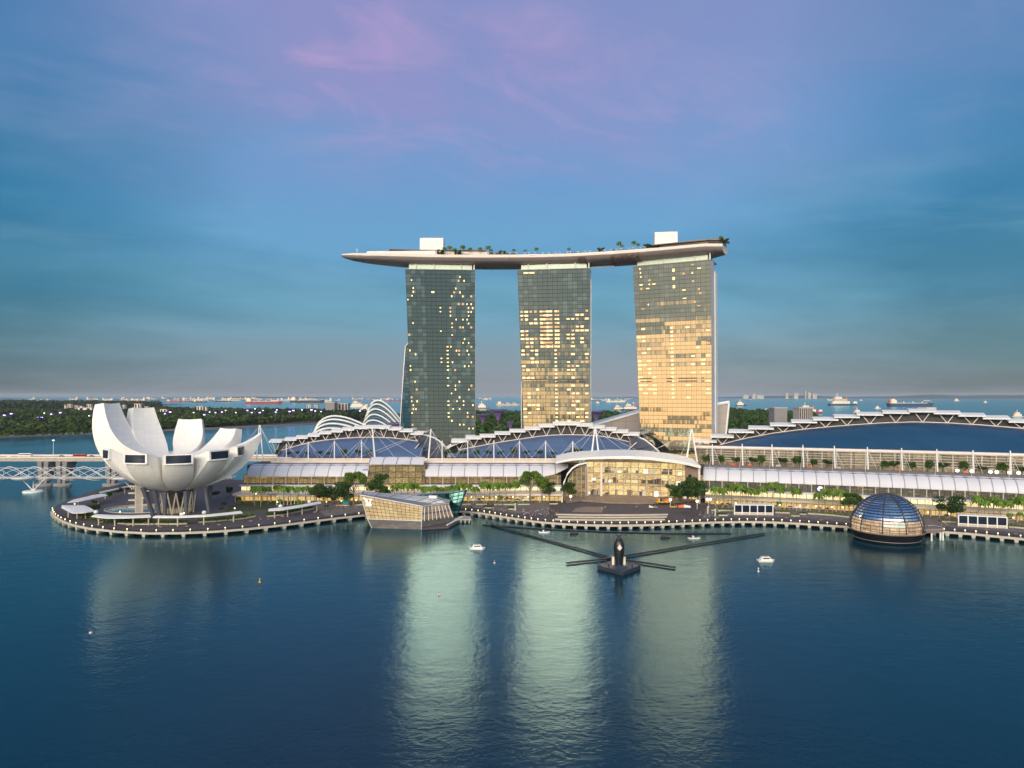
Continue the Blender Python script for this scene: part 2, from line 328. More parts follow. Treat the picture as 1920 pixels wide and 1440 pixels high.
# ------------------------------------------------------------------ mesh helpers
ORIG = {}
class MB:
    def __init__(s): s.v, s.f, s.m, s.uv = [], [], [], []
    def pts(s, ps):
        i = len(s.v); s.v.extend([tuple(p) for p in ps]); return i
    def face(s, ps, m=0, uv=None):
        i = s.pts(ps); s.f.append(tuple(range(i, i+len(ps)))); s.m.append(m); s.uv.append(uv)
    def hexa(s, lo, hi, m=0):
        i = s.pts(list(lo)+list(hi)); n = len(lo)
        s.f.append(tuple(i+k for k in reversed(range(n)))); s.f.append(tuple(i+n+k for k in range(n)))
        for k in range(n):
            j = (k+1) % n; s.f.append((i+k, i+j, i+n+j, i+n+k))
        s.m += [m]*(n+2); s.uv += [None]*(n+2)
    def prism(s, poly, z0, z1, m=0): s.hexa([(p[0], p[1], z0) for p in poly], [(p[0], p[1], z1) for p in poly], m)
    def box(s, c, sz, rz=0.0, m=0):
        """c = centre of the base"""
        cx, cy, cz = c; a, b = sz[0]/2, sz[1]/2; co, si = math.cos(rz), math.sin(rz)
        s.prism([(cx+co*x-si*y, cy+si*x+co*y) for x, y in ((-a, -b), (a, -b), (a, b), (-a, b))], cz, cz+sz[2], m)
    def tube(s, ps, r, n=6, m=0, r1=None):
        ps = [Vector(p) for p in ps]; rings = []
        for k, p in enumerate(ps):
            t = (ps[min(k+1, len(ps)-1)]-ps[max(k-1, 0)]).normalized()
            a = Vector((0, 0, 1)) if abs(t.z) < .9 else Vector((1, 0, 0))
            x = t.cross(a).normalized(); y = t.cross(x)
            rr = r if r1 is None else r+(r1-r)*k/(len(ps)-1)
            rings.append(s.pts([p+(x*math.cos(2*math.pi*q/n)+y*math.sin(2*math.pi*q/n))*rr for q in range(n)]))
        for a, b in zip(rings, rings[1:]):
            for q in range(n):
                s.f.append((a+q, a+(q+1) % n, b+(q+1) % n, b+q)); s.m.append(m); s.uv.append(None)
        for a in (rings[0], rings[-1]):
            s.f.append(tuple(a+q for q in range(n))); s.m.append(m); s.uv.append(None)
    def grid(s, fn, nu, nv, m=0, uvf=None):
        i = s.pts([fn(a/nu, b/nv) for b in range(nv+1) for a in range(nu+1)])
        for b in range(nv):
            for a in range(nu):
                k = i+b*(nu+1)+a; s.f.append((k, k+1, k+nu+2, k+nu+1)); s.m.append(m)
                s.uv.append([uvf(p/nu, q/nv) for p, q in ((a, b), (a+1, b), (a+1, b+1), (a, b+1))] if uvf else None)
    def lathe(s, prof, n, c=(0, 0, 0), m=0, sx=1.0):
        rs = [s.pts([(c[0]+r*math.cos(2*math.pi*q/n)*sx, c[1]+r*math.sin(2*math.pi*q/n), c[2]+z) for q in range(n)]) for r, z in prof]
        for k, (a, b) in enumerate(zip(rs, rs[1:])):
            for q in range(n):
                s.f.append((a+q, a+(q+1) % n, b+(q+1) % n, b+q)); s.m.append(m)
                R_ = max(p[0] for p in prof)
                s.uv.append([(2*math.pi*R_*qq/n, prof[kk][1]) for qq, kk in ((q, k), (q+1, k), (q+1, k+1), (q, k+1))])
    def wall(s, p0, p1, z0, z1, m=0, u0=0.0):
        """upright quad with UV in metres; p0, p1 are (x, y)"""
        L = math.hypot(p1[0]-p0[0], p1[1]-p0[1])
        s.face([(p0[0], p0[1], z0), (p1[0], p1[1], z0), (p1[0], p1[1], z1), (p0[0], p0[1], z1)], m, [(u0, z0), (u0+L, z0), (u0+L, z1), (u0, z1)])
    def mesh(s, name, mats, o=(0, 0, 0), smooth=False):
        me = bpy.data.meshes.new(name); o = Vector(o)
        me.from_pydata([tuple(Vector(v)-o) for v in s.v], [], s.f)
        if not isinstance(mats, (list, tuple)): mats = [mats]
        for q in mats: me.materials.append(M[q] if isinstance(q, str) else q)
        me.polygons.foreach_set('material_index', s.m)
        if any(u is not None for u in s.uv):
            l = me.uv_layers.new(name='UVMap'); d = []
            for f, u in zip(s.f, s.uv):
                for k in range(len(f)): d.extend(u[k] if u else (0.5, 0.5))
            l.data.foreach_set('uv', d)
        if smooth: me.polygons.foreach_set('use_smooth', [True]*len(s.f))
        me.update(); return me
    def build(s, name, mats, parent=None, smooth=False, label=None):
        o = ORIG.get(parent.name, Vector((0, 0, 0))) if parent else Vector((0, 0, 0))
        ob = bpy.data.objects.new(name, s.mesh(name, mats, o, smooth)); col.objects.link(ob)
        if parent: ob.parent = parent; ORIG[ob.name] = o
        if label: ob['label'] = label
        return ob
def tag(o, label, cat, group=None):
    o['label'] = label; o['category'] = cat
    if group: o['group'] = group
    return o
def thing(name, label, cat, loc=(0, 0, 0), group=None):
    o = bpy.data.objects.new(name, None); col.objects.link(o); o.location = loc; o.empty_display_size = 1
    ORIG[o.name] = Vector(loc); return tag(o, label, cat, group)
def struct(o): o['kind'] = 'structure'; return o
def stuff(o): o['kind'] = 'stuff'; return o
def link_part(name, me, parent, loc=(0, 0, 0), rot=(0, 0, 0)):
    o = bpy.data.objects.new(name, me); col.objects.link(o); o.parent = parent; o.location = loc; o.rotation_euler = rot; return o
KIDS = {}
def dup(root, loc, rz=0.0, sc_=1.0, label=None, group=None):
    """a copy of a thing and of its parts and sub-parts"""
    r = root.copy(); col.objects.link(r); r.location = loc; r.rotation_euler = (0, 0, rz)
    r.scale = (sc_,)*3 if not isinstance(sc_, tuple) else sc_
    if label: r['label'] = label
    if group: r['group'] = group
    if root.name not in KIDS: KIDS[root.name] = [(c, list(c.children)) for c in root.children]
    for ch, gs in KIDS[root.name]:
        c = ch.copy(); col.objects.link(c); c.parent = r
        for g in gs:
            d = g.copy(); col.objects.link(d); d.parent = c
    return r
def P(px, py, Y): return Vector(((px-960)/F*Y, Y, CAMZ+(HOR-py)/F*Y))
def G(px, py, z=2.5):
    Y = (CAMZ-z)*F/(py-HOR); return Vector(((px-960)/F*Y, Y, z))
def proj(p): return 960+F*p[0]/p[1], HOR-F*(p[2]-CAMZ)/p[1]
def lerp(t, x):
    if x <= t[0][0]: return t[0][1]
    for (a, b), (c, d) in zip(t, t[1:]):
        if x <= c: return b+(d-b)*(x-a)/(c-a)
    (a, b), (c, d) = t[-2:]
    return b+(d-b)*(x-a)/(c-a)
# the frontage line of the long mall, as a world line: parameter s is only a running coordinate along it
FR = [(250, 534), (1080, 533), (1200, 524), (1320, 509), (1660, 470.5), (1920, 440), (2200, 412)]
def FP(s):
    y = lerp(FR, s); return Vector(((s-960)/F*y, y, 0))
def FB(s, off, z):
    d = (FP(s+45)-FP(s-45)).normalized(); n = Vector((-d.y, d.x, 0))
    p = FP(s)+n*off; p.z = z; return p
def BP(px, py, off):
    """world point at distance off behind the frontage whose bearing and height were measured at px, py"""
    s = px
    for _ in range(8): s += px-proj(FB(s, off, 20))[0]
    p = FB(s, off, 0); p.z = CAMZ+(HOR-py)/F*p.y; return p
def SOLVE(px, off):
    s = px
    for _ in range(8): s += px-proj(FB(s, off, 20))[0]
    return s
def leaves(mb, c, rad, n, size, m=0, flat=0.0, hollow=0.45, rng=random):
    """leaf-clump quads spread through an ellipsoid"""
    for _ in range(n):
        while True:
            d = Vector((rng.uniform(-1, 1), rng.uniform(-1, 1), rng.uniform(-1, 1)))
            if hollow < d.length < 1: break
        p = Vector((c[0]+d.x*rad[0], c[1]+d.y*rad[1], c[2]+d.z*rad[2]))
        a = Vector((rng.gauss(0, 1), rng.gauss(0, 1), rng.gauss(0, 1)*(1-flat)+flat*.2)).normalized()
        b = a.cross(Vector((rng.gauss(0, 1), rng.gauss(0, 1), rng.gauss(0, 1)))).normalized()
        k = size*rng.uniform(.6, 1.3); a *= k; b *= k*.6
        mb.face([p-a, p-b*.9, p+a*.9, p+b], m)
# ================================================================== THE SETTING
mb = MB(); mb.face([(-60000, -3000, 0), (60000, -3000, 0), (60000, 90000, 0), (-60000, 90000, 0)])
struct(mb.build('water', 'water'))
EDGE_A = [(98, 957), (99, 962), (104, 968), (116, 976), (138, 984), (170, 990.5), (220, 996), (280, 999), (340, 998.5), (400, 996), (460, 991.5), (520, 985), (580, 977.5), (630, 971), (686, 965)]
EDGE_B = [(686, 965), (780, 962), (868, 958), (905, 962), (960, 971), (1010, 978), (1060, 982), (1110, 984), (1160, 984.5), (1220, 983.5), (1280, 981), (1340, 978.5), (1400, 977.5), (1450, 978.5), (1500, 981), (1560, 985), (1620, 989), (1700, 993), (1760, 996), (1820, 1000), (1920, 1010), (2050, 1024)]
ea = [G(*p) for p in EDGE_A]; eb = [G(*p) for p in EDGE_B]
def resample(ps, step):
    out = [ps[0]]; acc = 0.0
    for a, b in zip(ps, ps[1:]):
        L = (b-a).length; t = step-acc
        while t < L: out.append(a+(b-a)*(t/L)); t += step
        acc = (acc+L) % step
    return out
back = [Vector((430, 430, 2.5)), Vector((430, 640, 2.5)), Vector((-190, 640, 2.5))]+[G(*p) for p in ((300, 895), (240, 905), (180, 918), (132, 936), (106, 948))]
mb = MB(); pl = [(p.x, p.y) for p in ea+eb[1:]]+[(p.x, p.y) for p in back]
mb.prism(pl, 1.5, 2.5, 0)
PROM = struct(mb.build('promenade', 'deck'))
# pale kerb face along the water, and the piers that carry it
mb = MB()
full = resample(ea+eb[1:], 4.0)
for a, b in zip(full, full[1:]):
    d = (b-a).normalized(); n = Vector((d.y, -d.x, 0))
    mb.hexa([(*(a+n*.35).xy, 1.55), (*(b+n*.35).xy, 1.55), (*(b-n*.5).xy, 1.55), (*(a-n*.5).xy, 1.55)], [(*(a+n*.35).xy, 2.72), (*(b+n*.35).xy, 2.72), (*(b-n*.5).xy, 2.72), (*(a-n*.5).xy, 2.72)])
mb.build('kerb', 'cream', PROM)
mb = MB(); mb.prism(pl[:-1], -1.0, 1.45, 0)
inner = []
cA = Vector((-225, 470, 0))
mb = MB()
bank = [(p.x*0.0+p.x, p.y) for p in full]
for a, b in zip(full, full[1:]):
    d = (b-a).normalized(); n = Vector((d.y, -d.x, 0))
    a2, b2 = a-n*5, b-n*5
    mb.face([(a2.x, a2.y, -1), (b2.x, b2.y, -1), (b2.x, b2.y, 1.5), (a2.x, a2.y, 1.5)])
mb.build('river_wall', 'black', PROM)
def pier_mesh():
    q = MB(); q.hexa([(-.5, -2.2, -1), (.5, -2.2, -1), (.5, 2.2, -1), (-.5, 2.2, -1)], [(-1.1, -2.6, 1.52), (1.1, -2.6, 1.52), (1.1, 2.6, 1.52), (-1.1, 2.6, 1.52)]); return q.mesh('pier', 'cream')
pm_ = pier_mesh()
for ps, st in ((ea, 11.0), (eb, 6.6)):
    rs = resample(ps, st)
    for a, b in zip(rs, rs[1:]):
        if -40 < a.x < 0 and False: continue
        d = b-a; link_part('pier', pm_, PROM, (a.x, a.y+2.4, 0), (0, 0, math.atan2(d.y, d.x)))
# land under the hotel, reaching back to the garden shore
mb = MB()
mb.prism([(-185, 600), (1400, 600), (2300, 1250), (1500, 1700), (960, 2100), (1180, 2900), (-480, 2900), (-460, 1900), (-395, 1420), (-330, 1100), (-235, 830), (-200, 640)], -1, 2.2)
struct(mb.build('ground', 'land'))
# far garden shore on the left, across the channel
shore = [(-400, 826), (0, 818), (120, 813), (250, 809), (400, 803), (560, 796), (650, 791), (800, 789)]
sp_ = [G(x, y, 1.5) for x, y in shore]
mb = MB(); mb.prism([(p.x, p.y) for p in sp_]+[(0, 2600), (-900, 3600), (-2600, 4200), (-3000, 6500), (-9000, 7500), (-9000, 2000)], -1, 1.5)
struct(mb.build('terrain', 'land'))
mb = MB()
for a, b in zip(sp_, sp_[1:]):
    mb.hexa([(a.x, a.y-10, -.5), (b.x, b.y-10, -.5), (b.x, b.y+8, -.5), (a.x, a.y+8, -.5)], [(a.x, a.y-4, 3.4), (b.x, b.y-4, 3.4), (b.x, b.y+8, 3.6), (a.x, a.y+8, 3.6)])
struct(mb.build('shore_bank', 'paving'))
# low islands on the horizon
m, nt, b = newmat('far_hill'); b.inputs['Base Color'].default_value = (.05, .09, .10, 1); b.inputs['Roughness'].default_value = 1; M['hill'] = m
rg = random.Random(3)
mb = MB()
for x0, x1, Y, h in ((6000, 22000, 22000, 170), (11000, 20000, 19500, 90), (2600, 7600, 23000, 75), (-22000, -14500, 19000, 120), (-12500, -4000, 23000, 60)):
    n = 60; ph = [rg.uniform(0, 6) for _ in range(4)]
    def hh(t): return h*max(.06, math.sin(math.pi*t)**.7*(.62+.22*math.sin(9*t+ph[0])+.13*math.sin(23*t+ph[1])+.07*math.sin(51*t+ph[2])))
    mb.grid(lambda u, v: (x0+(x1-x0)*u, Y+v*2500, hh(u)*math.sin(math.pi*v)-2), n, 6)
struct(mb.build('hills', 'hill', smooth=True))
# ================================================================== THREE HOTEL TOWERS
def tower(TL, TR, BL, BR, glass, label, leg, side, lit, seed, slots=()):
    zb, zt = 2.2, 190.0; rg = random.Random(seed)
    TL, TR, BL, BR = [Vector((*p, 0)) for p in (TL, TR, BL, BR)]
    d = (TR-TL).normalized(); n = Vector((d.y, -d.x, 0))          # n points to the bay
    c = (BL+BR)/2; t = thing('hotel_tower', label, 'tower', (c.x, c.y, zb), 'three hotel towers')
    Wd = (TR-TL).length
    def fac(u, v):
        # left edge keeps to the upper line, then runs in; the face swells towards its foot
        k = (1-v)
        l = TL+(BL-TL)*k; r = TR+(BR-TR)*k
        p = l+(r-l)*u+n*(4.6*k*k); p.z = zb+(zt-zb)*v; return p
    mb = MB(); mb.grid(fac, 8, 40, 0, lambda u, v: (u*Wd, v*(zt-zb)))
    mb.build('curtain_wall', glass, t)
    dep = 13.0
    def back_(u, v): return fac(u, v)-n*dep
    for nm, u in (('side_wall', 0.0), ('side_wall', 1.0)):
        mb = MB(); mb.grid(lambda a, v: fac(u, v)-n*(dep*a-0.35), 2, 30); mb.build(nm, 'fin', t)
    mb = MB(); mb.grid(back_, 4, 30, 0, lambda u, v: (u*Wd, v*(zt-zb))); mb.build('rear_wall', 'tower1', t)
    # rear slab: upright above, splaying away from the front one below; its left edge shows as a pale blade
    spl = lambda v: max(0.0, leg[0]-v)/leg[0]
    lx = leg
    def rear(a, u, v):
        k = spl(v); base = fac(0, v)+(fac(1, v)-fac(0, v))*u
        return base-n*(dep+.6+a*11+26*k*k) - d*(((lx[1]+lx[2]*k) if k > 0 else -1.5)*(1-u))
    mb = MB(); mb.grid(lambda u, v: rear(0, u, v*.96), 8, 40, 0, lambda u, v: (u*Wd, v*(zt-zb))); rw = mb.build('rear_slab', 'tower1', t)
    mb = MB()
    mb.grid(lambda a, v: rear(a, 0, v*.96)-d*.02, 1, 40); mb.grid(lambda a, v: rear(a, 1, v*.96), 1, 40); mb.grid(lambda u, v: rear(1, u, v*.96), 1, 40)
    for u0, u1 in ((-.010, .0), (1.0, 1.012)):
        mb.grid(lambda a, v: rear(-.10, u0+(u1-u0)*a, v*.96), 1, 40)
    mb.build('edge_blade', 'white', rw)
    # atrium glazing closing the gap between the splayed slabs on the left
    mb = MB(); mb.grid(lambda a, v: fac(0, v*.6)-n*(dep*.7)+(rear(0, 0, v*.6)-(fac(0, v*.6)-n*(dep*.7)))*a, 4, 24, 0, lambda u, v: (u*14, v*114)); mb.build('atrium_glazing', 'tower1', t)
    mb = MB(); a, b = fac(0, 1), fac(1, 1); mb.hexa([a-n*.2, b-n*.2, b-n*(dep+11), a-n*(dep+11)], [p+Vector((0, 0, .5)) for p in (a-n*.2, b-n*.2, b-n*(dep+11), a-n*(dep+11))]); mb.build('roof', 'greyslab', t)
    # pale glazed crown, plant box and struts under the deck
    L = (b-a).length
    def at(u, off, z): q = a+(b-a)*u-n*off; q.z = z; return q
    mb = MB(); mb.hexa([at(.05, 1.5, 190.5), at(.955, 1.5, 190.5), at(.955, 20, 190.5), at(.05, 20, 190.5)], [at(.05, 1.5, 194.6), at(.955, 1.5, 194.6), at(.955, 20, 194.6), at(.05, 20, 194.6)]); mb.build('crown', 'crown', t)
    mb = MB(); mb.hexa([at(.24, 2.2, 194.6), at(.58, 2.2, 194.6), at(.58, 12, 194.6), at(.24, 12, 194.6)], [at(.24, 2.2, 196.2), at(.58, 2.2, 196.2), at(.58, 12, 196.2), at(.24, 12, 196.2)]); mb.build('plant_box', 'pink', t)
    for u in (.15, .41, .80, .985):
        mb = MB(); mb.tube([at(u, 1.0, 190.5), at(u, 1.0, 197.3)], .65, 8); mb.build('strut', 'pink', t)
    for u0, u1 in slots:          # dark louvre slots of the plant floor
        for z in (91.6, 94.0):
            p, q = fac(u0, (z-zb)/(zt-zb)), fac(u1, (z-zb)/(zt-zb)); mb = MB(); w = Vector((0, 0, .8)); mb.hexa([p+n*.18, q+n*.18, q-n*.2, p-n*.2], [p+n*.18+w, q+n*.18+w, q-n*.2+w, p-n*.2+w]); mb.build('louvre_slot', 'black', t)
    # lit rooms: the first hundred as windows of their own
    cells = lit(rg); extra = MB(); k = 0
    o = ORIG[t.name]
    ang = math.atan2(d.y, d.x)
    for (u, fl, w, h, mm) in cells:
        v = (fl*3.4+1.6)/(zt-zb)
        if not (0 < v < .99 and 0 < u < 1): continue
        p = fac(u, v)+n*.03
        if k < 100:
            q = MB(); q.box((0, 0, -h/2), (w, .28, h)); me = WM.setdefault((w, h, mm), None) or WM.__setitem__((w, h, mm), q.mesh('lit_window', mm)) or WM[(w, h, mm)]
            link_part('lit_window', me, t, p-o, (0, 0, ang))
        else: extra.box((p.x, p.y, p.z-h/2), (w, .28, h), ang, ['lwarm', 'lroom', 'ldim', 'lyel'].index(mm))
        k += 1
    if extra.v: stuff(extra.build('lit_window_field', ['lwarm', 'lroom', 'ldim', 'lyel'], t))
    return t
WM = {}
def lit1(rg):
    o = []
    for fl in range(14, 55):
        for cix in (0, 1, 10, 11, 12, 13, 14, 15):
            pr = .30 if 24 < fl < 46 and cix > 9 else (.22 if cix > 9 and fl > 14 else .2)
            if rg.random() < pr: o.append(((cix+.35+rg.choice((0, .35)))/16.3, fl, *rg.choice(((.85, 1.4, 'lwarm'), (.95, 1.1, 'lwarm'), (1.0, 1.5, 'lwarm'), (1.6, 1.7, 'ldim')))))
        if 16 < fl < 36 and rg.random() < .8: o.append((.585, fl, 1.6, .9, 'lwarm'))
        if 30 < fl < 47 and rg.random() < .3: o.append((.49, fl, 1.2, .9, 'lwarm'))
    o.append((.385, 49, 2.4, 1.3, 'lyel'))
    rg.shuffle(o); return o
def lit2(rg):
    o = []
    for fl in range(35, 45):
        for u in (.315, .36, .405, .45, .52, .555): o.append((u, fl, 2.5 if u < .47 else 1.8, rg.choice((1.3, 1.6, 1.8)), rg.choice(('lroom', 'lroom', 'ldim'))))
    for fl in range(8, 45):
        for cix in (0, 1, 2, 3, 10, 11, 12, 13, 14):
            if rg.random() < (.42 if fl > 16 else .25): o.append(((cix+.55)/15.2, fl, *rg.choice(((2.6, 1.7, 'lroom'), (2.6, 1.2, 'lroom'), (2.0, 1.7, 'ldim'), (3.2, 1.5, 'lroom')))))
        if fl < 36: o.append((.51, fl, 1.9, 1.2, 'lroom'))
    for u in (.12, .20): o.append((u, 54, 4.5, 1.1, 'lroom'))
    return o
def lit3(rg):
    o = []
    for fl in range(44, 55):
        for u in (.1, .2, .27, .65, .78, .86):
            if rg.random() < .4: o.append((u+rg.uniform(-.02, .02), fl, *rg.choice(((.9, 1.2, 'lwarm'), (2.6, .7, 'ldim'), (1.6, 1.5, 'ldim'), (2.8, .6, 'lyel')))))
    for fl in range(22, 40):
        for cix in (0, 1, 2, 3, 10, 11, 12, 13, 14):
            if rg.random() < .38: o.append(((cix+.55)/15.2, fl, *rg.choice(((3.0, 1.4, 'lroom'), (4.0, 1.1, 'lroom'), (2.4, 1.5, 'ldim')))))
        o.append((.485, fl, 2.1, 1.5, 'lroom'))
    for u in (.53,): 
        for fl in (53, 51, 49): o.append((u, fl, 1.8, 2.4, 'lwarm'))
    return o
tower((-92.8, 617), (-32.3, 622), (-85.5, 617), (-32.3, 622), 'tower1', 'dark green glass hotel tower, leftmost of three, dotted with small yellow windows', (.66, 2.8, 13.8), 1, lit1, 11)
tower((4.7, 622), (67.2, 612), (12.5, 621), (67.0, 612), 'tower2', 'middle hotel tower with blocks of orange lit rooms and patchy golden reflections low down', (.50, 1.4, 6.0), 1, lit2, 12, ((.02, .38), (.50, .93)))
tower((103, 604), (161, 574), (111.5, 601), (162.6, 574), 'tower3', 'rightmost hotel tower, its lower half gleaming gold with the sunset', (.30, 0.0, 0.5), 1, lit3, 13, ((.03, .19), (.40, .48), (.56, .81), (.87, .90)))
# flared concrete hall walls at the feet of the towers
mb = MB(); a, b = P(1106, 801, 655), P(1202, 773, 655)
for x0, x1 in ((0, 1),):
    mb.hexa([(a.x, a.y, 2), (b.x+6, b.y, 2), (b.x+6, b.y+30, 2), (a.x, a.y+30, 2)], [(a.x, a.y, a.z), (b.x+6, b.y, b.z+1.5), (b.x+6, b.y+30, b.z+1.5), (a.x, a.y+30, a.z)])
M['podium'] = panelmat('podium_panels', (.36, .32, .30), 13.0, 9.0, .45, .08, .5)
t = thing('podium_hall', 'low concrete hall with sloping roof between the middle and right towers', 'hall', ((a.x+b.x)/2, a.y+15, 2))
mb.build('wall', 'podium', t)
mb = MB(); mb.hexa([(a.x-.6, a.y-1, a.z), (b.x+6, b.y-1, b.z+1.5), (b.x+6, b.y+31, b.z+1.5), (a.x-.6, a.y+31, a.z)], [(a.x-.6, a.y-1, a.z+1.8), (b.x+6, b.y-1, b.z+3.3), (b.x+6, b.y+31, b.z+3.3), (a.x-.6, a.y+31, a.z+1.8)]); mb.build('roof', 'white', t)
t = thing('podium_wing', 'pale wing wall flaring outwards at the right foot of the golden tower', 'hall', (172, 610, 2))
q = [P(1330, 812, 596), P(1357, 812, 596), P(1367, 754, 596), P(1330, 760, 596)]
q[0].z = q[1].z = 2.2; q[1].x -= 2.6
mb = MB(); mb.face(q, 0, [(p.x, p.z) for p in q]); bk = [p+Vector((6, 24, 0)) for p in q]; mb.face([q[1], bk[1], bk[2], q[2]], 0, [(0, 0), (24, 0), (24, 40), (0, 40)]); mb.build('glazing', 'podium', t)
mb = MB(); mb.tube([q[1], q[2]], .8, 6); mb.tube([q[3], q[2]], 1.4, 6); mb.hexa([q[3], q[2], bk[2], bk[3]], [p+Vector((0, 0, .6)) for p in (q[3], q[2], bk[2], bk[3])]); mb.build('edge_trim', 'white', t)

# ================================================================== ROOFTOP DECK ACROSS THE TOWERS
cl = [(-147, 612), (-137, 614), (-120, 619), (-100, 625), (-78, 630), (-55, 633), (-20, 635), (20, 634), (55, 629), (90, 619), (120, 607), (150, 592), (163, 585), (174, 579)]
hw = [1.2, 6.5, 11.5, 14.5, 16.5, 18, 19, 19, 19, 19, 18.5, 18, 17, 10]
zd = 202.0
def deckpt(i, a, z):
    k = min(int(i), len(cl)-2); f = i-k
    p = Vector((*cl[k], 0)).lerp(Vector((*cl[k+1], 0)), f)
    k0, k1 = max(k-1+(f > .5), 0), min(k+1+(f > .5), len(cl)-1)
    d = (Vector((*cl[min(k+1, len(cl)-1)], 0))-Vector((*cl[k], 0))).normalized(); n = Vector((-d.y, d.x, 0))
    w = hw[k]+(hw[k+1]-hw[k])*f
    q = p+n*w*a; q.z = z; return q
T = thing('rooftop_deck', 'long boat shaped garden deck lying across the tops of the three towers', 'sky deck', (0, 632, 193))
NI = len(cl)-1
def keel(i):      # underside depth along the boat
    return min(1.0, 0.22+.78*(i/3.2)**0.62) if i < 3.2 else 1.0
def hullpt(u, v):
    i = u*NI; a = math.sin((v-.5)*math.pi); dp = 6.2*keel(i)*(math.cos((v-.5)*math.pi)**0.75)
    if i > NI-1: dp *= 1-.25*(i-NI+1)
    return deckpt(i, a, zd-1.9*min(1, .35+i/2.5)-dp)
mb = MB(); mb.grid(hullpt, 65, 14); mb.build('hull', 'hull', T, True)
mb = MB(); mb.grid(lambda u, v: deckpt(u*NI, 2*v-1, zd-.4), 65, 2)
mb.build('deck_floor', 'stage', T)
for s_ in (-1, 1):
    mb = MB()
    mb.grid(lambda u, v: deckpt(u*NI, s_, zd-1.9*min(1, .35+u*NI/2.5)+v*2.3*min(1, .3+u*NI/2.5)) , 65, 1)
    mb.build('parapet', 'pink', T)
mb = MB(); mb.face([hullpt(1, v/14) for v in range(15)]+[deckpt(NI, 1, zd), deckpt(NI, -1, zd)]); mb.build('end_wall', 'pink', T)
mb = MB(); mb.face([hullpt(0, v/14) for v in range(15)]+[deckpt(0, 1, zd), deckpt(0, -1, zd)]); mb.build('bow', 'pink', T)
# lift cores: two white boxes
for x0, x1, yt, Y, lab in ((787, 831, 445, 628, None), (1230, 1272, 433.5, 600, None)):
    a, b = P(x0, yt, Y), P(x1, yt, Y); rz = 0 if x0 < 900 else -.12
    mb = MB(); mb.box(((a.x+b.x)/2, Y+7, zd-.4), (b.x-a.x, 13, a.z-zd), rz); lc = mb.build('lift_core', 'white', T)
    mb = MB(); mb.box(((a.x+b.x)/2+2, Y+6, a.z-.4), (4, 3, 1.6), rz); mb.tube([((a.x+b.x)/2+6, Y+5, a.z-.4), ((a.x+b.x)/2+6, Y+5, a.z+3.5)], .15, 5); mb.build('roof_plant', 'greyslab', lc)
# left restaurant with swept roofs, right restaurant with brown roof, low pool bars
def deckbox(i0, i1, a0, a1, z0, z1a, z1b, mt, nm, n=6):
    q = MB()
    for k in range(n):
        u0, u1 = i0+(i1-i0)*k/n, i0+(i1-i0)*(k+1)/n
        za, zb_ = z1a+(z1b-z1a)*k/n, z1a+(z1b-z1a)*(k+1)/n
        q.hexa([deckpt(u0, a0, z0), deckpt(u1, a0, z0), deckpt(u1, a1, z0), deckpt(u0, a1, z0)], [deckpt(u0, a0, za), deckpt(u1, a0, zb_), deckpt(u1, a1, zb_), deckpt(u0, a1, za)])
    return q.build(nm, mt, T)
deckbox(1.6, 4.4, -.75, .6, zd-.3, zd+2.2, zd+4.6, 'white', 'pavilion')
deckbox(2.6, 5.9, -.55, .7, zd+4.7, zd+5.4, zd+6.4, 'brownroof', 'pavilion_roof')
deckbox(4.4, 6.0, -.70, .6, zd-.3, zd+4.4, zd+4.0, 'pink', 'pavilion')
deckbox(5.6, 6.6, -.5, .5, zd+3.2, zd+5.6, zd+3.4, 'brownroof', 'pavilion_roof')
deckbox(10.3, 13.0, -.66, .5, zd-.3, zd+3.6, zd+4.4, 'terr', 'restaurant')
deckbox(10.0, 13.1, -.78, .6, zd+3.7, zd+4.2, zd+5.0, 'stage', 'restaurant_roof')
deckbox(5.9, 10.0, -.62, -.45, zd-.3, zd+1.6, zd+1.6, 'pink', 'pool_bar')
deckbox(5.9, 10.2, -.98, -.80, zd-.3, zd+.6, zd+.6, 'white', 'pool_edge')
mb = MB()
for k in range(9):
    v0 = k/9; q = MB()
for i0, i1, nm in ((8.95, 9.75, 'maintenance_netting'), (8.18, 8.36, 'gantry')):
    mb = MB(); mb.grid(lambda u, v: hullpt((i0+(i1-i0)*u)/NI, .02+v*(.40 if i1-i0 > .5 else .3))+Vector((0, -.5-.5*math.sin(u*40), -.45)), 24, 10); mb.build(nm, 'scaf', T)
a, b = deckpt(8.3, -.25, 192.2), deckpt(9.0, -.25, 192.4)
mb = MB(); mb.tube([a, b], .5, 6); mb.build('service_rail', 'white', T)
# sunshades along the pool
def umbrella():
    t = thing('sunshade', 'small pale sunshade by the rooftop pool', 'parasol', (0, 0, 0), 'sunshades along the rooftop pool')
    q = MB(); q.lathe([(1.5, 2.2), (.9, 2.6), (.05, 3.0)], 8); q.build('canopy', 'white', t)
    q = MB(); q.tube([(0, 0, 0), (0, 0, 2.9)], .08, 5); q.build('pole', 'steel', t); return t
u0 = umbrella(); rg = random.Random(5)
for k in range(26):
    i = 5.95+k*.16+rg.uniform(-.04, .04); p = deckpt(i, -.90, zd-.4)
    if k == 0: u0.location = p
    else: dup(u0, p)
t = thing('signal_mast', 'thin white mast with crossbar at the pointed end of the rooftop deck', 'mast', deckpt(1.15, -.2, zd-.4))
q = MB(); p = deckpt(1.15, -.2, zd-.4); q.tube([p, p+Vector((0, 0, 6.2))], .16, 5); q.build('pole', 'white', t)
q = MB(); q.tube([p+Vector((-1.4, 0, 4.6)), p+Vector((1.4, 0, 4.6))], .14, 5); q.build('crossbar', 'white', t)

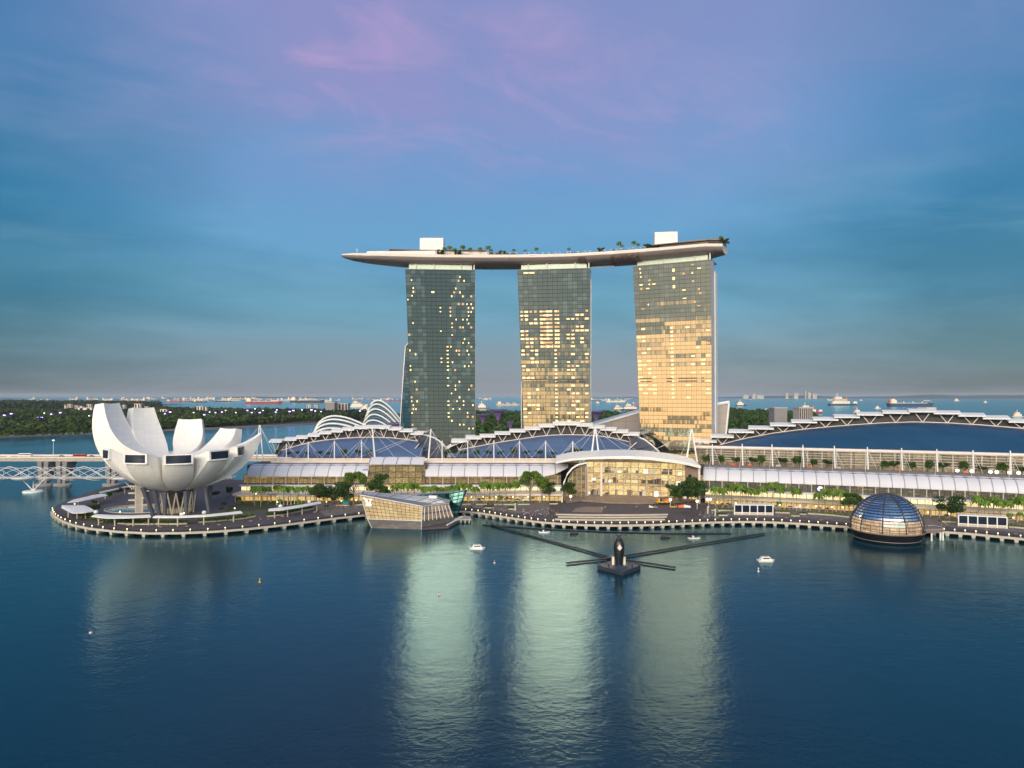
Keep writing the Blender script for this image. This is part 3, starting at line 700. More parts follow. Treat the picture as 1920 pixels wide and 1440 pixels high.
# ================================================================== LOTUS SHAPED MUSEUM
MC = Vector((-224, 473, 2.5))
VA = math.atan2(-MC.y, -MC.x)                         # bearing from the museum to the drone
T = thing('lotus_museum', 'white museum shaped like an open lotus hand on the round promontory', 'museum', MC)
def radial(th):   # th: degrees, 0 towards the drone, positive to the right in the photo
    a = VA+R(th); return Vector((math.cos(a), math.sin(a), 0)), Vector((-math.sin(a), math.cos(a), 0))
RS = 49.0
#        bearing phi_max  rscale  tip thickness  width  tip width  kind
PET = [(-119, 100, 1.07, 7.0, 30, 17, 'tall'), (-150, 96, 1.0, 8.0, 32, 14.5, 'tall'), (167, 86, .96, 7.0, 30, 15.5, 'tall'), (130, 78, 1.07, 7.0, 30, 15, 'tall'), (97, 71, 1.20, 4.0, 25, 4, 'point'),
       (68, 58, 1.0, 6.4, 18.5, 14, 'win'), (37, 57, 1.0, 6.2, 19.5, 15.5, 'win'), (2, 55, 1.0, 6.4, 20.5, 16.5, 'win'), (-33, 56, 1.0, 6.4, 19.5, 15.5, 'win'), (-68, 59, 1.0, 6.4, 17.5, 11, 'win')]
for th, phm, rs, tk, wm, wt, kind in PET:
    e, tg = radial(th); NS, NB = 22, 8
    def low(s):
        ph = R(phm)*s; return RS*math.sin(ph)*rs, 16.7-2.5+RS*(1-math.cos(ph))
    rT, zT = low(1)
    if kind == 'win': uT = (rT-1.0, zT+tk)
    elif kind == 'point': uT = (rT-1, zT+tk)
    else: uT = (rT-tk, zT+1.0)
    p0 = (4.0, 36.8); p1 = (24, 36.5) if kind != 'win' else (22, 37.5); p1b = (rT*.80-tk*.4, 36.8+(uT[1]-36.8)*.30)
    def up(s):
        a = (1-s)**3; b = 3*s*(1-s)**2; c = 3*s*s*(1-s); d_ = s**3
        return tuple(a*p0[k]+b*p1[k]+c*p1b[k]+d_*uT[k] for k in (0, 1))
    def wid(r, s):
        w = min(2*.292*max(r, 1.5), wm)
        k = max(0, (s-.45)/.55); return w+(min(wt, w)-w)*k**1.1
    def sect(s):
        rl, zl = low(s); ru, zu = up(s); wl = wid(rl, s); wu = min(wid(ru, s), wl*1.0)
        if kind == 'point': wu = wl
        if kind == 'tall': wu = wl*(.80+.20*s)
        out = []
        for k in range(NB+1):
            x = 2*k/NB-1; bul = (1-x*x)*1.6*(.3+.7*s) if kind != 'point' else (1-x*x)*3*s*(1-s)
            out.append(MC+e*(rl+bul*.8-1.0)+tg*(x*wl/2)+Vector((0, 0, zl-bul*.6)))
        for k in range(NB+1):
            x = 1-2*k/NB; dip = (1-x*x)*1.2*(s if kind != 'win' else .2)
            out.append(MC+e*(ru+dip*.6)+tg*(x*wu/2)+Vector((0, 0, zu-dip*.4)))
        return out
    mb = MB(); rows = [mb.pts(sect(k/NS)) for k in range(NS+1)]; n = 2*(NB+1)
    for a, b in zip(rows, rows[1:]):
        for q in range(n):
            mb.f.append((a+q, a+(q+1) % n, b+(q+1) % n, b+q)); mb.m.append(0); mb.uv.append(None)
    mb.f.append(tuple(rows[-1]+q for q in range(n))); mb.m.append(0); mb.uv.append(None)
    pt = mb.build('petal', 'museum', T)
    if kind == 'win':       # dark skylight let into the cut end, inside a white frame
        sT = sect(1.0); bl, br, tr, tl = sT[0], sT[NB], sT[NB+1], sT[2*NB+1]
        def q4(u, v, o): 
            p = (bl*(1-u)+br*u)*(1-v)+(tl*(1-u)+tr*u)*v; return p+e*(1.35+o)
        bot = lambda u, v: q4(u, v, (1-(2*u-1)**2)*1.2*(1-v))
        mb = MB(); mb.grid(lambda u, v: bot(.07+.86*u, .12+.76*v)+e*.12, 6, 2, 0); wn = mb.build('skylight', 'winglass', pt)
        mb = MB()
        for (a0, a1, b0, b1) in ((0, 1, 0, .12), (0, 1, .88, 1), (0, .07, .12, .88), (.93, 1, .12, .88)):
            mb.grid(lambda u, v: bot(a0+(a1-a0)*u, b0+(b1-b0)*v)+e*.4, 4, 1)
        for (a, b) in (((0, 0), (1, 0)), ((1, 0), (1, 1)), ((1, 1), (0, 1)), ((0, 1), (0, 0))):
            mb.grid(lambda u, v: (bot(a[0]+(b[0]-a[0])*u, a[1]+(b[1]-a[1])*u)+e*.4)*(1-v)+(q4(a[0]+(b[0]-a[0])*u, a[1]+(b[1]-a[1])*u, -2.0))*v, 6, 1)
        mb.build('frame', 'museum', pt)
# roof dish and its oculus
mb = MB(); mb.lathe([(23, 24), (27, 31), (29.5, 38.6), (22, 38.0), (12, 37.3), (5.4, 37.0)], 40, MC); mb.build('roof_dish', 'museum', T)
mb = MB(); mb.lathe([(RS*math.sin(R(a))-1.2, 15.6+RS*(1-math.cos(R(a)))) for a in range(8, 31, 2)], 40, MC); mb.build('seam_shade', 'dark', T)  # dark sheet added behind the gaps as shade between the petals
mb = MB(); mb.lathe([(5.6, 37.25), (5.2, 36.2), (.1, 35.8)], 24, MC+radial(-90)[0]*9); mb.build('oculus', 'greyslab', T)
mb = MB(); mb.lathe([(8, 13.5), (10, 14.6), (14, 16.2)], 24, MC); mb.build('hub', 'greyslab', T)
for th, r0, r1, zt in ((-62, 15, 22, 18.5), (-48, 13, 17, 16.6), (-20, 19, 19, 15.8), (18, 19, 18, 15.6), (55, 24, 21, 16.6), (100, 20, 22, 16), (150, 18, 20, 17), (-110, 16, 20, 17)):
    e0, _ = radial(th); mb = MB(); mb.tube([MC+e0*r0, MC+e0*r1+Vector((0, 0, zt))], 1.15, 8, 0, 1.5); mb.build('column', 'endroof', T)
for k in range(6):
    for s_ in (-1, 1):
        th = -60+k*24; e0, _ = radial(th); e1, _ = radial(th+s_*12); mb = MB()
        mb.tube([MC+e0*12, MC+e1*12.5+Vector((0, 0, 14.2))], .48, 6); mb.build('lattice_strut', 'cream', T)
mb = MB(); mb.lathe([(6.5, 0), (6.5, 14)], 20, MC); mb.build('core', 'dark', T)
M['lobby'] = shopmat('lobby_light', 2.2, 3.5, (.20, .16, .10), (.45, .36, .2), (1, .85, .5), .6)
mb = MB(); mb.lathe([(9.5, 0.05), (9.5, 4.2)], 24, MC); mb.build('lobby_glazing', 'lobby', T)
# stair tower under the left petal
e0, t0 = radial(-58); sc0 = G(261, 961); t = thing('stair_tower', 'slim pale stair tower with open landings under the lotus museum', 'stair tower', sc0)
mb = MB(); mb.box(sc0, (3.6, 1.2, 20.5), VA+R(90)); mb.build('core', 'concrete', t)
for s_ in (-1, 1):
    mb = MB(); mb.box(sc0+t0*0+Vector((s_*2.2, -.2, 0)), (1.0, 1.6, 20.5), VA+R(90)); mb.build('post', 'cream', t)
for k in range(4):
    for s_ in (-1, 1):
        mb = MB(); mb.box(sc0+Vector((s_*4.2, .6, 3.2+k*4.6+(s_ > 0)*1.6)), (5.2, 3.2, .9), .05*s_); mb.build('landing', 'cream', t)
# pond in front of it
mb = MB(); c0 = Vector((-252, 487, 2.53)); mb.face([(c0.x+24*math.cos(2*math.pi*k/40)*1.05, c0.y+19*math.sin(2*math.pi*k/40), 2.53) for k in range(40)])
M['pond'] = mat('pond_water', (.02, .08, .11), .06, var=.3, scale=.2)
struct(mb.build('pond', 'pond'))
mb = MB()
for k in range(40):
    a0, a1 = 2*math.pi*k/40, 2*math.pi*(k+1)/40
    f = lambda a, s_: (c0.x+24*math.cos(a)*1.05*s_, c0.y+19*math.sin(a)*s_)
    mb.hexa([(*f(a0, 1), 2.5), (*f(a1, 1), 2.5), (*f(a1, 1.03), 2.5), (*f(a0, 1.03), 2.5)], [(*f(a0, 1), 2.9), (*f(a1, 1), 2.9), (*f(a1, 1.03), 2.9), (*f(a0, 1.03), 2.9)])
struct(mb.build('pond_kerb', 'cream'))
# ================================================================== THE MALL: three vaulted blocks along one frontage
PROF = [(0, 19.5), (1.2, 21.6), (3.5, 24.0), (7.5, 26.2), (12, 27.4)]
def prof(v):
    k = min(int(v*4), 3); f = v*4-k
    return [PROF[k][j]+(PROF[k+1][j]-PROF[k][j])*f for j in (0, 1)]
def strip(mb, s0, s1, off0, z0, off1, z1, m=0, n=None, u0=0.0):
    """a band along the frontage from (off0, z0) to (off1, z1), UV in metres"""
    n = n or max(2, int(abs(s1-s0)/25)); u = u0
    for k in range(n):
        a, b = s0+(s1-s0)*k/n, s0+(s1-s0)*(k+1)/n
        p = [FB(a, off0, z0), FB(b, off0, z0), FB(b, off1, z1), FB(a, off1, z1)]; L = (p[1]-p[0]).length; H = (p[3]-p[0]).length
        mb.face(p, m, [(u, 0), (u+L, 0), (u+L, H), (u, H)]); u += L
def slab(mb, s0, s1, off0, off1, z0, z1, m=0, n=None):
    n = n or max(2, int(abs(s1-s0)/25))
    for k in range(n):
        a, b = s0+(s1-s0)*k/n, s0+(s1-s0)*(k+1)/n
        c = ((a, off0), (b, off0), (b, off1), (a, off1))
        mb.hexa([FB(*q, z0) for q in c], [FB(*q, z1) for q in c], m)
def frontage(T, s0, s1, kind):
    """storefronts, terrace and glazing below the awnings"""
    gs, ts = (-11.8, -19) if kind == 0 else (-2.5, -8.5)
    mb = MB(); strip(mb, s0, s1, gs, 2.5, gs, 7.4); mb.build('ground_shopfront', 'shop', T)
    mb = MB(); slab(mb, s0, s1, ts, .3 if kind else -3.6, 7.5, 8.9); mb.build('terrace_slab', 'pink' if kind == 0 else 'cream', T)
    mb = MB(); us = -3.4 if kind == 0 else .6; strip(mb, s0, s1, us, 8.9, us, 12.9); mb.build('upper_shopfront', 'shopw', T)
    mb = MB(); slab(mb, s0, s1, us-5, us-.1, 12.9, 13.7); mb.build('canopy', 'membrane', T)
    mb = MB(); strip(mb, s0, s1, 1.6, 13.7, 1.6, 20.6); mb.build('upper_glazing', 'upper' if kind == 0 else 'upperd', T)
    mb = MB(); slab(mb, s0, s1, us+.1, 40, 2.5, 8.8); slab(mb, s0, s1, 1.8, 40, 8.9, 20.5); slab(mb, s0, s1, 9, 40, 20.5, 27.0); mb.build('back_block', 'louvre', T)
    k = s0+4
    while k < s1-2:
        mb = MB(); a = FB(k, ts+.8, 2.5); mb.tube([a, FB(k, ts+.8, 7.5)], .38, 6); mb.build('arcade_column', 'cream', T); k += 16
    k = s0+8
    while k < s1-4:
        mb = MB(); mb.tube([FB(k, 1.2, 8.9), FB(k, 1.2, 20)], .33, 6); mb.build('facade_column', 'cream', T); k += 24
def awnings(T, s0, s1, step, dz=0.0, z0=None, arch_end=0):
    n = max(1, round((s1-s0)/step)); st = (s1-s0)/n
    for k in range(n):
        a, b = s0+st*k, s0+st*(k+1)
        def fn(u, v):
            o, z = prof(v); s = a+.7+(b-a-1.4)*u
            lift = 0
            if arch_end:      # the last bays sweep up towards the arch
                t = max(0, (s-(s1-arch_end))/arch_end); lift = (1-v)*6.5*t*t; o += (1-v)*5*t*t
            return FB(s, o, z+dz+lift+.25*math.sin(math.pi*u))
        mb = MB(); mb.grid(fn, 4, 8); mb.grid(lambda u, v: fn(u, v)-Vector((0, 0, .35)), 4, 8)
        mb.face([fn(0, 0), fn(1, 0), fn(1, 0)-Vector((0, 0, .35)), fn(0, 0)-Vector((0, 0, .35))])
        aw = mb.build('awning', 'membrane', T, True)
        mb = MB(); mb.tube([fn(-.02, v/6)+Vector((0, 0, .12)) for v in range(7)]+[], .34, 5); mb.build('rib', 'rib', aw)
    mb = MB(); slab(mb, s0, s1, 12, 14.6, 26.2+dz, 27.5+dz); mb.build('gutter_shadow', 'endroof', T)  # dark strip above the awnings: a shadow gap put in as colour
def terrace(T, s0, s1):
    mb = MB(); slab(mb, s0, s1, 14.6, 30, 27.0, 28.2); mb.build('terrace_deck', 'paving', T)
    mb = MB(); slab(mb, s0, s1, 15.2, 15.6, 28.2, 29.5); mb.build('balustrade', 'pink', T)
    mb = MB(); slab(mb, s0, s1, 29, 29.6, 28.2, 30.6); mb.build('terrace_wall', 'pink', T)
def vault(T, arc, ylow, off0, off1, roofmat, name='vault_roof'):
    """tilted sheet roof: low edge on the terrace, high edge along an arc measured at (px, py)"""
    xs = [a for a, _ in arc]
    def fn(u, v):
        px = xs[0]+(xs[-1]-xs[0])*u
        t = BP(px, lerp(arc, px), off1); s = SOLVE(px, off0); b = FB(s, off0, 0); b.z = CAMZ+(HOR-lerp(ylow, px))/F*b.y
        p = b.lerp(t, v); p.z += (t.z-b.z)*.22*math.sin(math.pi*v); return p
    mb = MB(); mb.grid(fn, 40, 10); mb.build(name, roofmat, T, True)
    mb = MB(); mb.tube([fn(k/40, 1)+Vector((0, -.1, .15)) for k in range(41)], .38, 5); mb.build('roof_edge', 'pink', T)
def crest(T, arc, pan, off1, half, deep, lou=True):
    """dark clerestory with white stepped roof panels on V struts"""
    pts = [BP(px, py, off1+1.5) for px, py in pan]
    arcp = lambda px: BP(px, lerp(arc, px), off1+.4)
    if lou:
        mb = MB(); xs = [a[0] for a in pan]; hm = max(half) if isinstance(half, list) else half; x0, x1 = max(xs[0]-hm, arc[0][0]), min(xs[-1]+hm, arc[-1][0]); n = 50
        for k in range(n):
            a, b = x0+(x1-x0)*k/n, x0+(x1-x0)*(k+1)/n
            qa, qb = BP(a, lerp(arc, a), off1+4), BP(b, lerp(arc, b), off1+4)
            ta, tb = BP(a, lerp(pan, a)+2, off1+4), BP(b, lerp(pan, b)+2, off1+4)
            qa.z -= 3; qb.z -= 3
            mb.face([qa, qb, tb, ta])
        mb.build('clerestory', 'louvre', T)
    for (px, py), hwid in zip(pan, half if isinstance(half, list) else [half]*len(pan)):
        s0, s1 = SOLVE(px-hwid, off1), SOLVE(px+hwid, off1); z = BP(px, py, off1).z
        mb = MB(); n = 7
        def top(u, v): return FB(s0+(s1-s0)*u, off1-2+deep*v, z+ (math.sin(min(v*2.2, 1)*math.pi/2)*2.2 - 3.4*max(0, v-.3)**1.5*deep/14)+.5)
        mb.grid(top, 3, n); mb.grid(lambda u, v: top(u, v)-Vector((0, 0, .75)), 3, n)
        for uu in (0, 1): mb.grid(lambda a, v: top(uu, v)-Vector((0, 0, .75*a)), 1, n)
        mb.grid(lambda u, a: top(u, 0)-Vector((0, 0, .75*a)), 3, 1)
        rp = mb.build('roof_panel', 'white', T)
        f0 = arcp(px)
        if f0.z < z-1.5:
            for s_ in (.18, .82):
                mb = MB(); mb.tube([f0, top(s_, .12)-Vector((0, 0, .6))], .30, 5); mb.build('strut', 'pink', rp)
def mast(T, px, yt, yb, off, stays, lean=0.0, aframe=0.0, r=.5):
    b = BP(px, yb, off); t = Vector((b.x+lean, b.y, b.z)); t.z = CAMZ+(HOR-yt)/F*b.y
    mb = MB()
    if aframe:
        for s_ in (-1, 1): mb.tube([b+Vector((s_*aframe, 0, 0)), t+Vector((s_*.35, 0, 0))], r, 8, 0, r*.75)
    else: mb.tube([b, t], r, 8, 0, r*.7)
    ms = mb.build('mast', 'white', T)
    for dx_, dy_, dz_ in stays:
        mb = MB(); mb.tube([t-Vector((0, 0, .6)), Vector((t.x+dx_, t.y+dy_, b.z+dz_))], .11, 4); mb.build('stay', 'steel', ms)
def label_box(p, L, h, txtmat): pass

# ---- left block
oA = FB(600, 0, 2.5)
TA = thing('shopping_arcade', 'left mall block, blue grey vaulted roof and white awning beside the lotus museum', 'mall', oA)
frontage(TA, 455, 705, 0); awnings(TA, 462, 690, 24.5); terrace(TA, 495, 800)
mb = MB(); strip(mb, 690, 796, 3.5, 8.9, 3.5, 28.8); mb.build('atrium_glazing', 'atrium', TA)
n_ = 4
for k in range(4):      # raised awning over the recessed atrium
    a, b = 690+26*k, 690+26*(k+1)
    fn = lambda u, v: FB(a+.6+(b-a-1.2)*u, 1+11*v, 28.3+6.2*v-1.7*v*v+.2*math.sin(math.pi*u))
    mb = MB(); mb.grid(fn, 3, 5); mb.grid(lambda u, v: fn(u, v)-Vector((0, 0, .4)), 3, 5); aw = mb.build('awning', 'membrane', TA)
    mb = MB(); mb.tube([fn(0, v/4)+Vector((0, 0, .15)) for v in range(5)], .34, 5); mb.build('rib', 'rib', aw)
mb = MB(); strip(mb, 705, 796, -3.4, 8.9, -3.4, 12.9); mb.build('upper_shopfront', 'shopw', TA)
mb = MB(); slab(mb, 705, 796, -19, 3.4, 7.5, 8.9); mb.build('terrace_slab', 'pink', TA)
mb = MB(); strip(mb, 705, 796, -11.8, 2.5, -11.8, 7.4); mb.build('ground_shopfront', 'shop', TA)
mb = MB(); slab(mb, 690, 800, 3.8, 40, 2.5, 27.2); mb.build('back_block', 'louvre', TA)
arcA = [(520, 847), (550, 838), (580, 830), (610, 825.5), (640, 822.5), (670, 820.5), (700, 820), (730, 821), (760, 824), (792, 829)]
vault(TA, arcA, [(500, 857), (800, 857)], 30, 52, 'blueroof')
panA = [(517, 829), (545, 825.5), (566, 822), (588, 818), (610, 813.5), (632, 810), (653, 806.5), (675, 803.5), (697, 802.5), (719, 803), (741, 806), (762, 809.5), (782, 814.5)]
crest(TA, arcA, panA, 52, 12, 20)
arcA2 = [(790, 829), (800, 829.5), (812, 834), (822, 841), (832, 848)]
mb = MB(); E = [BP(x, y, 55) for x, y in ((784, 815), (800, 817), (815, 822), (826, 829), (834, 838))]; L_ = [BP(x, y, 38) for x, y in ((786, 832), (782, 841), (776, 848), (770, 853), (764, 857))]
for k in range(4): mb.face([L_[k], L_[k+1], E[k+1], E[k]])
mb.face([L_[4], BP(834, 857, 38), E[4]]); mb.build('roof_end', 'endroof', TA)
mb = MB(); mb.tube([p+Vector((0, 0, .4)) for p in E], .6, 6); mb.tube([L_[0], L_[4]], .3, 5); mb.build('end_trim', 'white', TA)
SL = [(-13, 4, 0), (-7, 9, 0), (7, 9, 0), (12, 4, 0)]
for px, yt in ((537, 832), (578, 828), (627, 826), (678, 826)): mast(TA, px, yt, 866, 16, SL)
mast(TA, 703, 804, 860, 19, [(-26, 6, -1), (-15, 10, 0), (16, 9, 0), (36, 6, 0)], -2.0, 0, .7)
mast(TA, 803, 804, 866, 17, [(-60, 6, 2), (-48, 18, 4), (-12, 8, 0), (14, 8, 2), (11, 4, 0)], 2.2, 0, .7)
# A-frame gantry at the left end, behind the museum's point
a = BP(487, 862, 22); mast(TA, 487, 797, 862, 22, [(10, 3, 2), (14, 3, 0), (-12, 6, 14)], 0, 2.6, .55)
# ---- middle block
oB = FB(930, 0, 2.5)
TB = thing('shopping_arcade', 'middle mall block, blue vaulted roof between the museum side block and the glass hall', 'mall', oB)
frontage(TB, 798, 1052, 0); awnings(TB, 797, 1066, 24.5, arch_end=52); terrace(TB, 800, 1085)
arcB = [(838, 850), (860, 844), (880, 840), (900, 836.5), (920, 832.5), (940, 829), (960, 826), (980, 823), (1010, 818.5), (1035, 816.3), (1060, 815.5), (1090, 815.8), (1120, 817.5), (1150, 821.5), (1180, 829)]
vault(TB, arcB, [(800, 857), (1220, 857)], 30, 54, 'blueroof')
panB = [(861, 829), (888, 823), (914, 819.5), (942, 814.5), (970, 810), (998, 805.5), (1025, 800.5), (1052, 796.5), (1074, 796.5), (1097, 799), (1119, 802.5), (1141, 806.5), (1163, 811), (1184, 816)]
crest(TB, arcB, panB, 54, 15, 22)
mb = MB()
sw = [BP(x, y, 50) for x, y in ((830, 848), (846, 838), (862, 831), (880, 827.5))]; sw2 = [BP(x, y, 66) for x, y in ((834, 838), (850, 829), (868, 824), (884, 822))]
for k in range(3): mb.face([sw[k], sw[k+1], sw2[k+1], sw2[k]])
mb.build('sail', 'white', TB)
E = [BP(x, y, 56) for x, y in ((1178, 816), (1195, 819), (1210, 826), (1223, 836), (1236, 848))]; L_ = [BP(x, y, 38) for x, y in ((1194, 829), (1186, 838), (1178, 845), (1170, 851), (1162, 857))]
mb = MB()
for k in range(4): mb.face([L_[k], L_[k+1], E[k+1], E[k]])
mb.face([L_[4], BP(1236, 858, 38), E[4]]); mb.build('roof_end', 'endroof', TB)
mb = MB(); mb.tube([p+Vector((0, 0, .4)) for p in E], .6, 6); mb.tube([L_[0], L_[4]], .3, 5); mb.build('end_trim', 'white', TB)
for px, yt in ((829, 826), (877, 825.5), (926, 825.5), (974, 826), (1023, 826), (1074, 827)): mast(TB, px, yt, 866, 16, SL)
mast(TB, 1116, 804, 858, 20, [(-28, 5, 1), (-15, 9, 0), (12, 9, 0), (30, 6, 0), (40, 9, 2)], 0, 3.1, .7)
# ---- right block
oC = FB(1600, 0, 2.5)
TC = thing('convention_block', 'long right mall block with deep blue roof, white masts and louvred terrace', 'mall', oC)
frontage(TC, 1322, 2050, 1); awnings(TC, 1318, 2052, 24.0)
mb = MB(); slab(mb, 1318, 2052, 14.6, 27, 27.0, 28.2); mb.build('terrace_deck', 'paving', TC)
mb = MB(); slab(mb, 1318, 2052, 15.0, 15.3, 28.2, 29.3); mb.build('balustrade', 'endroof', TC)
mb = MB(); strip(mb, 1300, 2052, 25.6, 28.2, 25.6, 40.5); mb.build('terrace_glazing', 'terr', TC)
for k in range(5):
    mb = MB(); slab(mb, 1318, 2052, 22.4, 22.65, 31.6+k*1.8, 31.82+k*1.8); mb.build('louvre_rail', 'pink', TC)
k = 1322
while k < 2050:
    mb = MB(); mb.tube([FB(k, 22.9, 28.2), FB(k, 22.9, 40.3)], .25, 5); mb.build('louvre_post', 'pink', TC); k += 28
mb = MB(); mb.tube([FB(s_, 24, 41.4) for s_ in range(1300, 2056, 20)], 1.25, 8); mb.build('gutter_tube', 'pink', TC)
mb = MB(); slab(mb, 1300, 2052, 26, 60, 20, 41.0); mb.build('back_block', 'louvre', TC)
arcC = [(1330, 841), (1355, 833), (1380, 826.5), (1400, 822), (1450, 812.5), (1500, 806), (1550, 801), (1600, 797), (1660, 793), (1720, 791.5), (1780, 793.5), (1850, 798), (1920, 804), (2000, 813)]
vault(TC, arcC, [(1320, 841), (1660, 842), (1920, 850), (2000, 853)], 27, 62, 'blueroof2')
panC = [(1322, 829), (1354, 820), (1390, 811), (1427, 804.5), (1468, 798.5), (1508, 792.5), (1548, 787.8), (1588, 783), (1631, 778.5), (1680, 775), (1730, 772.5), (1776, 776), (1822, 780.5), (1868, 785.5), (1916, 792), (1964, 799)]
crest(TC, arcC, panC, 62, [22, 22, 24, 24, 24, 24, 24, 24, 25, 25, 26, 26, 26, 26, 26, 26], 30)
mb = MB(); a = BP(1738, 770, 74); mb.box((a.x, a.y, a.z-4), (9, 8, 6.5), .3); mb.build('roof_plant', 'cream', TC)
SC = [(-3, -3, -1), (9, 8, 1), (3, 9, 6), (7, -2, -1)]
for px, yt, yb in ((1337, 832, 879), (1393, 832, 879), (1449, 833, 880.5), (1507, 834, 881), (1566, 836, 883), (1628, 838, 886), (1692, 840, 888), (1758, 842, 892), (1826, 844, 895), (1896, 845, 898), (1968, 848, 902)):
    mast(TC, px, yt, yb, 16.5, SC, -.6, 0, .55)
mast(TC, 1297, 805, 866, 14, [(-30, 8, 6), (-20, 14, 10), (-8, 8, 0)], 0, 4.0, .7)
# round mark on a violet board
c = FB(SOLVE(1538, 1.2), 1.1, 0); c.z = CAMZ+(HOR-917)/F*c.y; s_ = SOLVE(1538, 1.2)
d = (FP(s_+20)-FP(s_-20)).normalized(); n = Vector((d.y, -d.x, 0))
t = thing('wall_sign', 'violet sign board with a round white emblem under the right awning', 'sign', c)
mb = MB(); mb.hexa([c-d*2.6-Vector((0, 0, 2.2)), c+d*2.6-Vector((0, 0, 2.2)), c+d*2.6-Vector((0, 0, 2.2))-n*.3, c-d*2.6-Vector((0, 0, 2.2))-n*.3], [c-d*2.6+Vector((0, 0, 2.4)), c+d*2.6+Vector((0, 0, 2.4)), c+d*2.6+Vector((0, 0, 2.4))-n*.3, c-d*2.6+Vector((0, 0, 2.4))-n*.3]); mb.build('board', 'sign', t)
mb = MB()
ring = lambda k, r: c+n*.08+d*(r*math.cos(R(60*k)))+Vector((0, 0, r*.9*math.sin(R(60*k))+.2))
for k in range(6): mb.hexa([ring(k, 1.95), ring(k+1, 1.95), ring(k+1, 1.25), ring(k, 1.25)], [p+n*.1 for p in (ring(k, 1.95), ring(k+1, 1.95), ring(k+1, 1.25), ring(k, 1.25))])
for zz in (-.25, .45): mb.hexa([c+n*.08-d*1.25+Vector((0, 0, zz)), c+n*.08+d*1.25+Vector((0, 0, zz)), c+n*.08+d*1.1+Vector((0, 0, zz+.35)), c+n*.08-d*1.1+Vector((0, 0, zz+.35))], [p+n*.1 for p in (c+n*.08-d*1.25+Vector((0, 0, zz)), c+n*.08+d*1.25+Vector((0, 0, zz)), c+n*.08+d*1.1+Vector((0, 0, zz+.35)), c+n*.08-d*1.1+Vector((0, 0, zz+.35)))])
mb.build('emblem', 'logo', t)
# flower mark on the left awning's end
c = BP(683, 884, 3); t = thing('awning_emblem', 'dark blossom emblem at the right end of the left awning', 'emblem', c)
mb = MB(); rg = random.Random(4)
for k in range(11):
    a = R(k*40); r = (0, 1.6, 3.0)[min(2, (k+3)//4)] if k else 0
    p = c+Vector((r*math.cos(a)*.9, -.35+.35*r*math.sin(a), r*math.sin(a)*.75)); 
    mb.hexa([p+Vector((.62*math.cos(R(60*j)), 0, .55*math.sin(R(60*j)))) for j in range(6)], [p+Vector((.62*math.cos(R(60*j)), -.12, .55*math.sin(R(60*j)))) for j in range(6)])
mb.build('blossom', 'dark', t)
mb = MB(); mb.lathe([(3.6, -3.2), (3.6, 3.2)], 3, c+Vector((0, 4, 0))); 

# ================================================================== GLASS HALL ON THE PLAZA
hl = [(1100, 527), (1150, 525), (1205, 520), (1260, 511), (1310, 500)]
HPT = lambda px, z, off=0: (lambda Y: Vector(((px-960)/F*(lerp(hl, px)), Y+off, z)))(lerp(hl, px))
TH = thing('glass_hall', 'glowing glazed entrance hall with a sweeping white roof behind the plaza', 'hall', (80, 522, 2.5))
xs = [1100+k*7 for k in range(31)]
for z0, z1, nm, mt in ((6.2, 30.6, 'lit_interior', 'gold'),):
    mb = MB(); u = 0
    for a, b in zip(xs, xs[1:]):
        p, q = HPT(a, 0, 5), HPT(b, 0, 5); L = (q-p).length
        mb.face([(p.x, p.y, z0), (q.x, q.y, z0), (q.x, q.y, z1), (p.x, p.y, z1)], 0, [(u, z0), (u+L, z0), (u+L, z1), (u, z1)]); u += L
    mb.build(nm, mt, TH)
m, nt, b = newmat('hall_glass'); M['hallglass'] = m
tr = nt.nodes.new('ShaderNodeBsdfTransparent'); tr.inputs[0].default_value = (.97, .93, .85, 1)
g = nt.nodes.new('ShaderNodeBsdfGlossy'); g.inputs['Roughness'].default_value = .05; g.inputs['Color'].default_value = (.9, .85, .75, 1)
mx = nt.nodes.new('ShaderNodeMixShader'); mx.inputs[0].default_value = .14; nt.links.new(tr.outputs[0], mx.inputs[1]); nt.links.new(g.outputs[0], mx.inputs[2])
nt.links.new(mx.outputs[0], nt.nodes['Material Output'].inputs[0])
mb = MB()
for a, b in zip(xs, xs[1:]): mb.face([HPT(a, 6.2), HPT(b, 6.2), HPT(b, 30.8), HPT(a, 30.8)])
mb.build('glazing', 'hallglass', TH)
rg = random.Random(21)
for k, a in enumerate(xs[::2]):
    mb = MB(); p = HPT(a, 0, -.15); mb.box((p.x, p.y, 6.2), (.28, .4, 24.6)); mb.build('mullion', 'cream', TH)
for z in (10.6, 15.2, 19.8, 25.4):
    mb = MB()
    for a, b in zip(xs, xs[1:]): mb.hexa([HPT(a, z, -.1), HPT(b, z, -.1), HPT(b, z, .3), HPT(a, z, .3)], [HPT(a, z+.3, -.1), HPT(b, z+.3, -.1), HPT(b, z+.3, .3), HPT(a, z+.3, .3)])
    mb.build('transom', 'cream', TH)
for z, x0, x1 in ((14.6, 1100, 1290), (22.0, 1100, 1215)):
    mb = MB()
    for a, b in zip(xs, xs[1:]):
        if x0 <= a < x1: mb.hexa([HPT(a, z, 1.5), HPT(b, z, 1.5), HPT(b, z, 4.8), HPT(a, z, 4.8)], [HPT(a, z+.8, 1.5), HPT(b, z+.8, 1.5), HPT(b, z+.8, 4.8), HPT(a, z+.8, 4.8)])
    mb.build('gallery_floor', 'cream', TH)
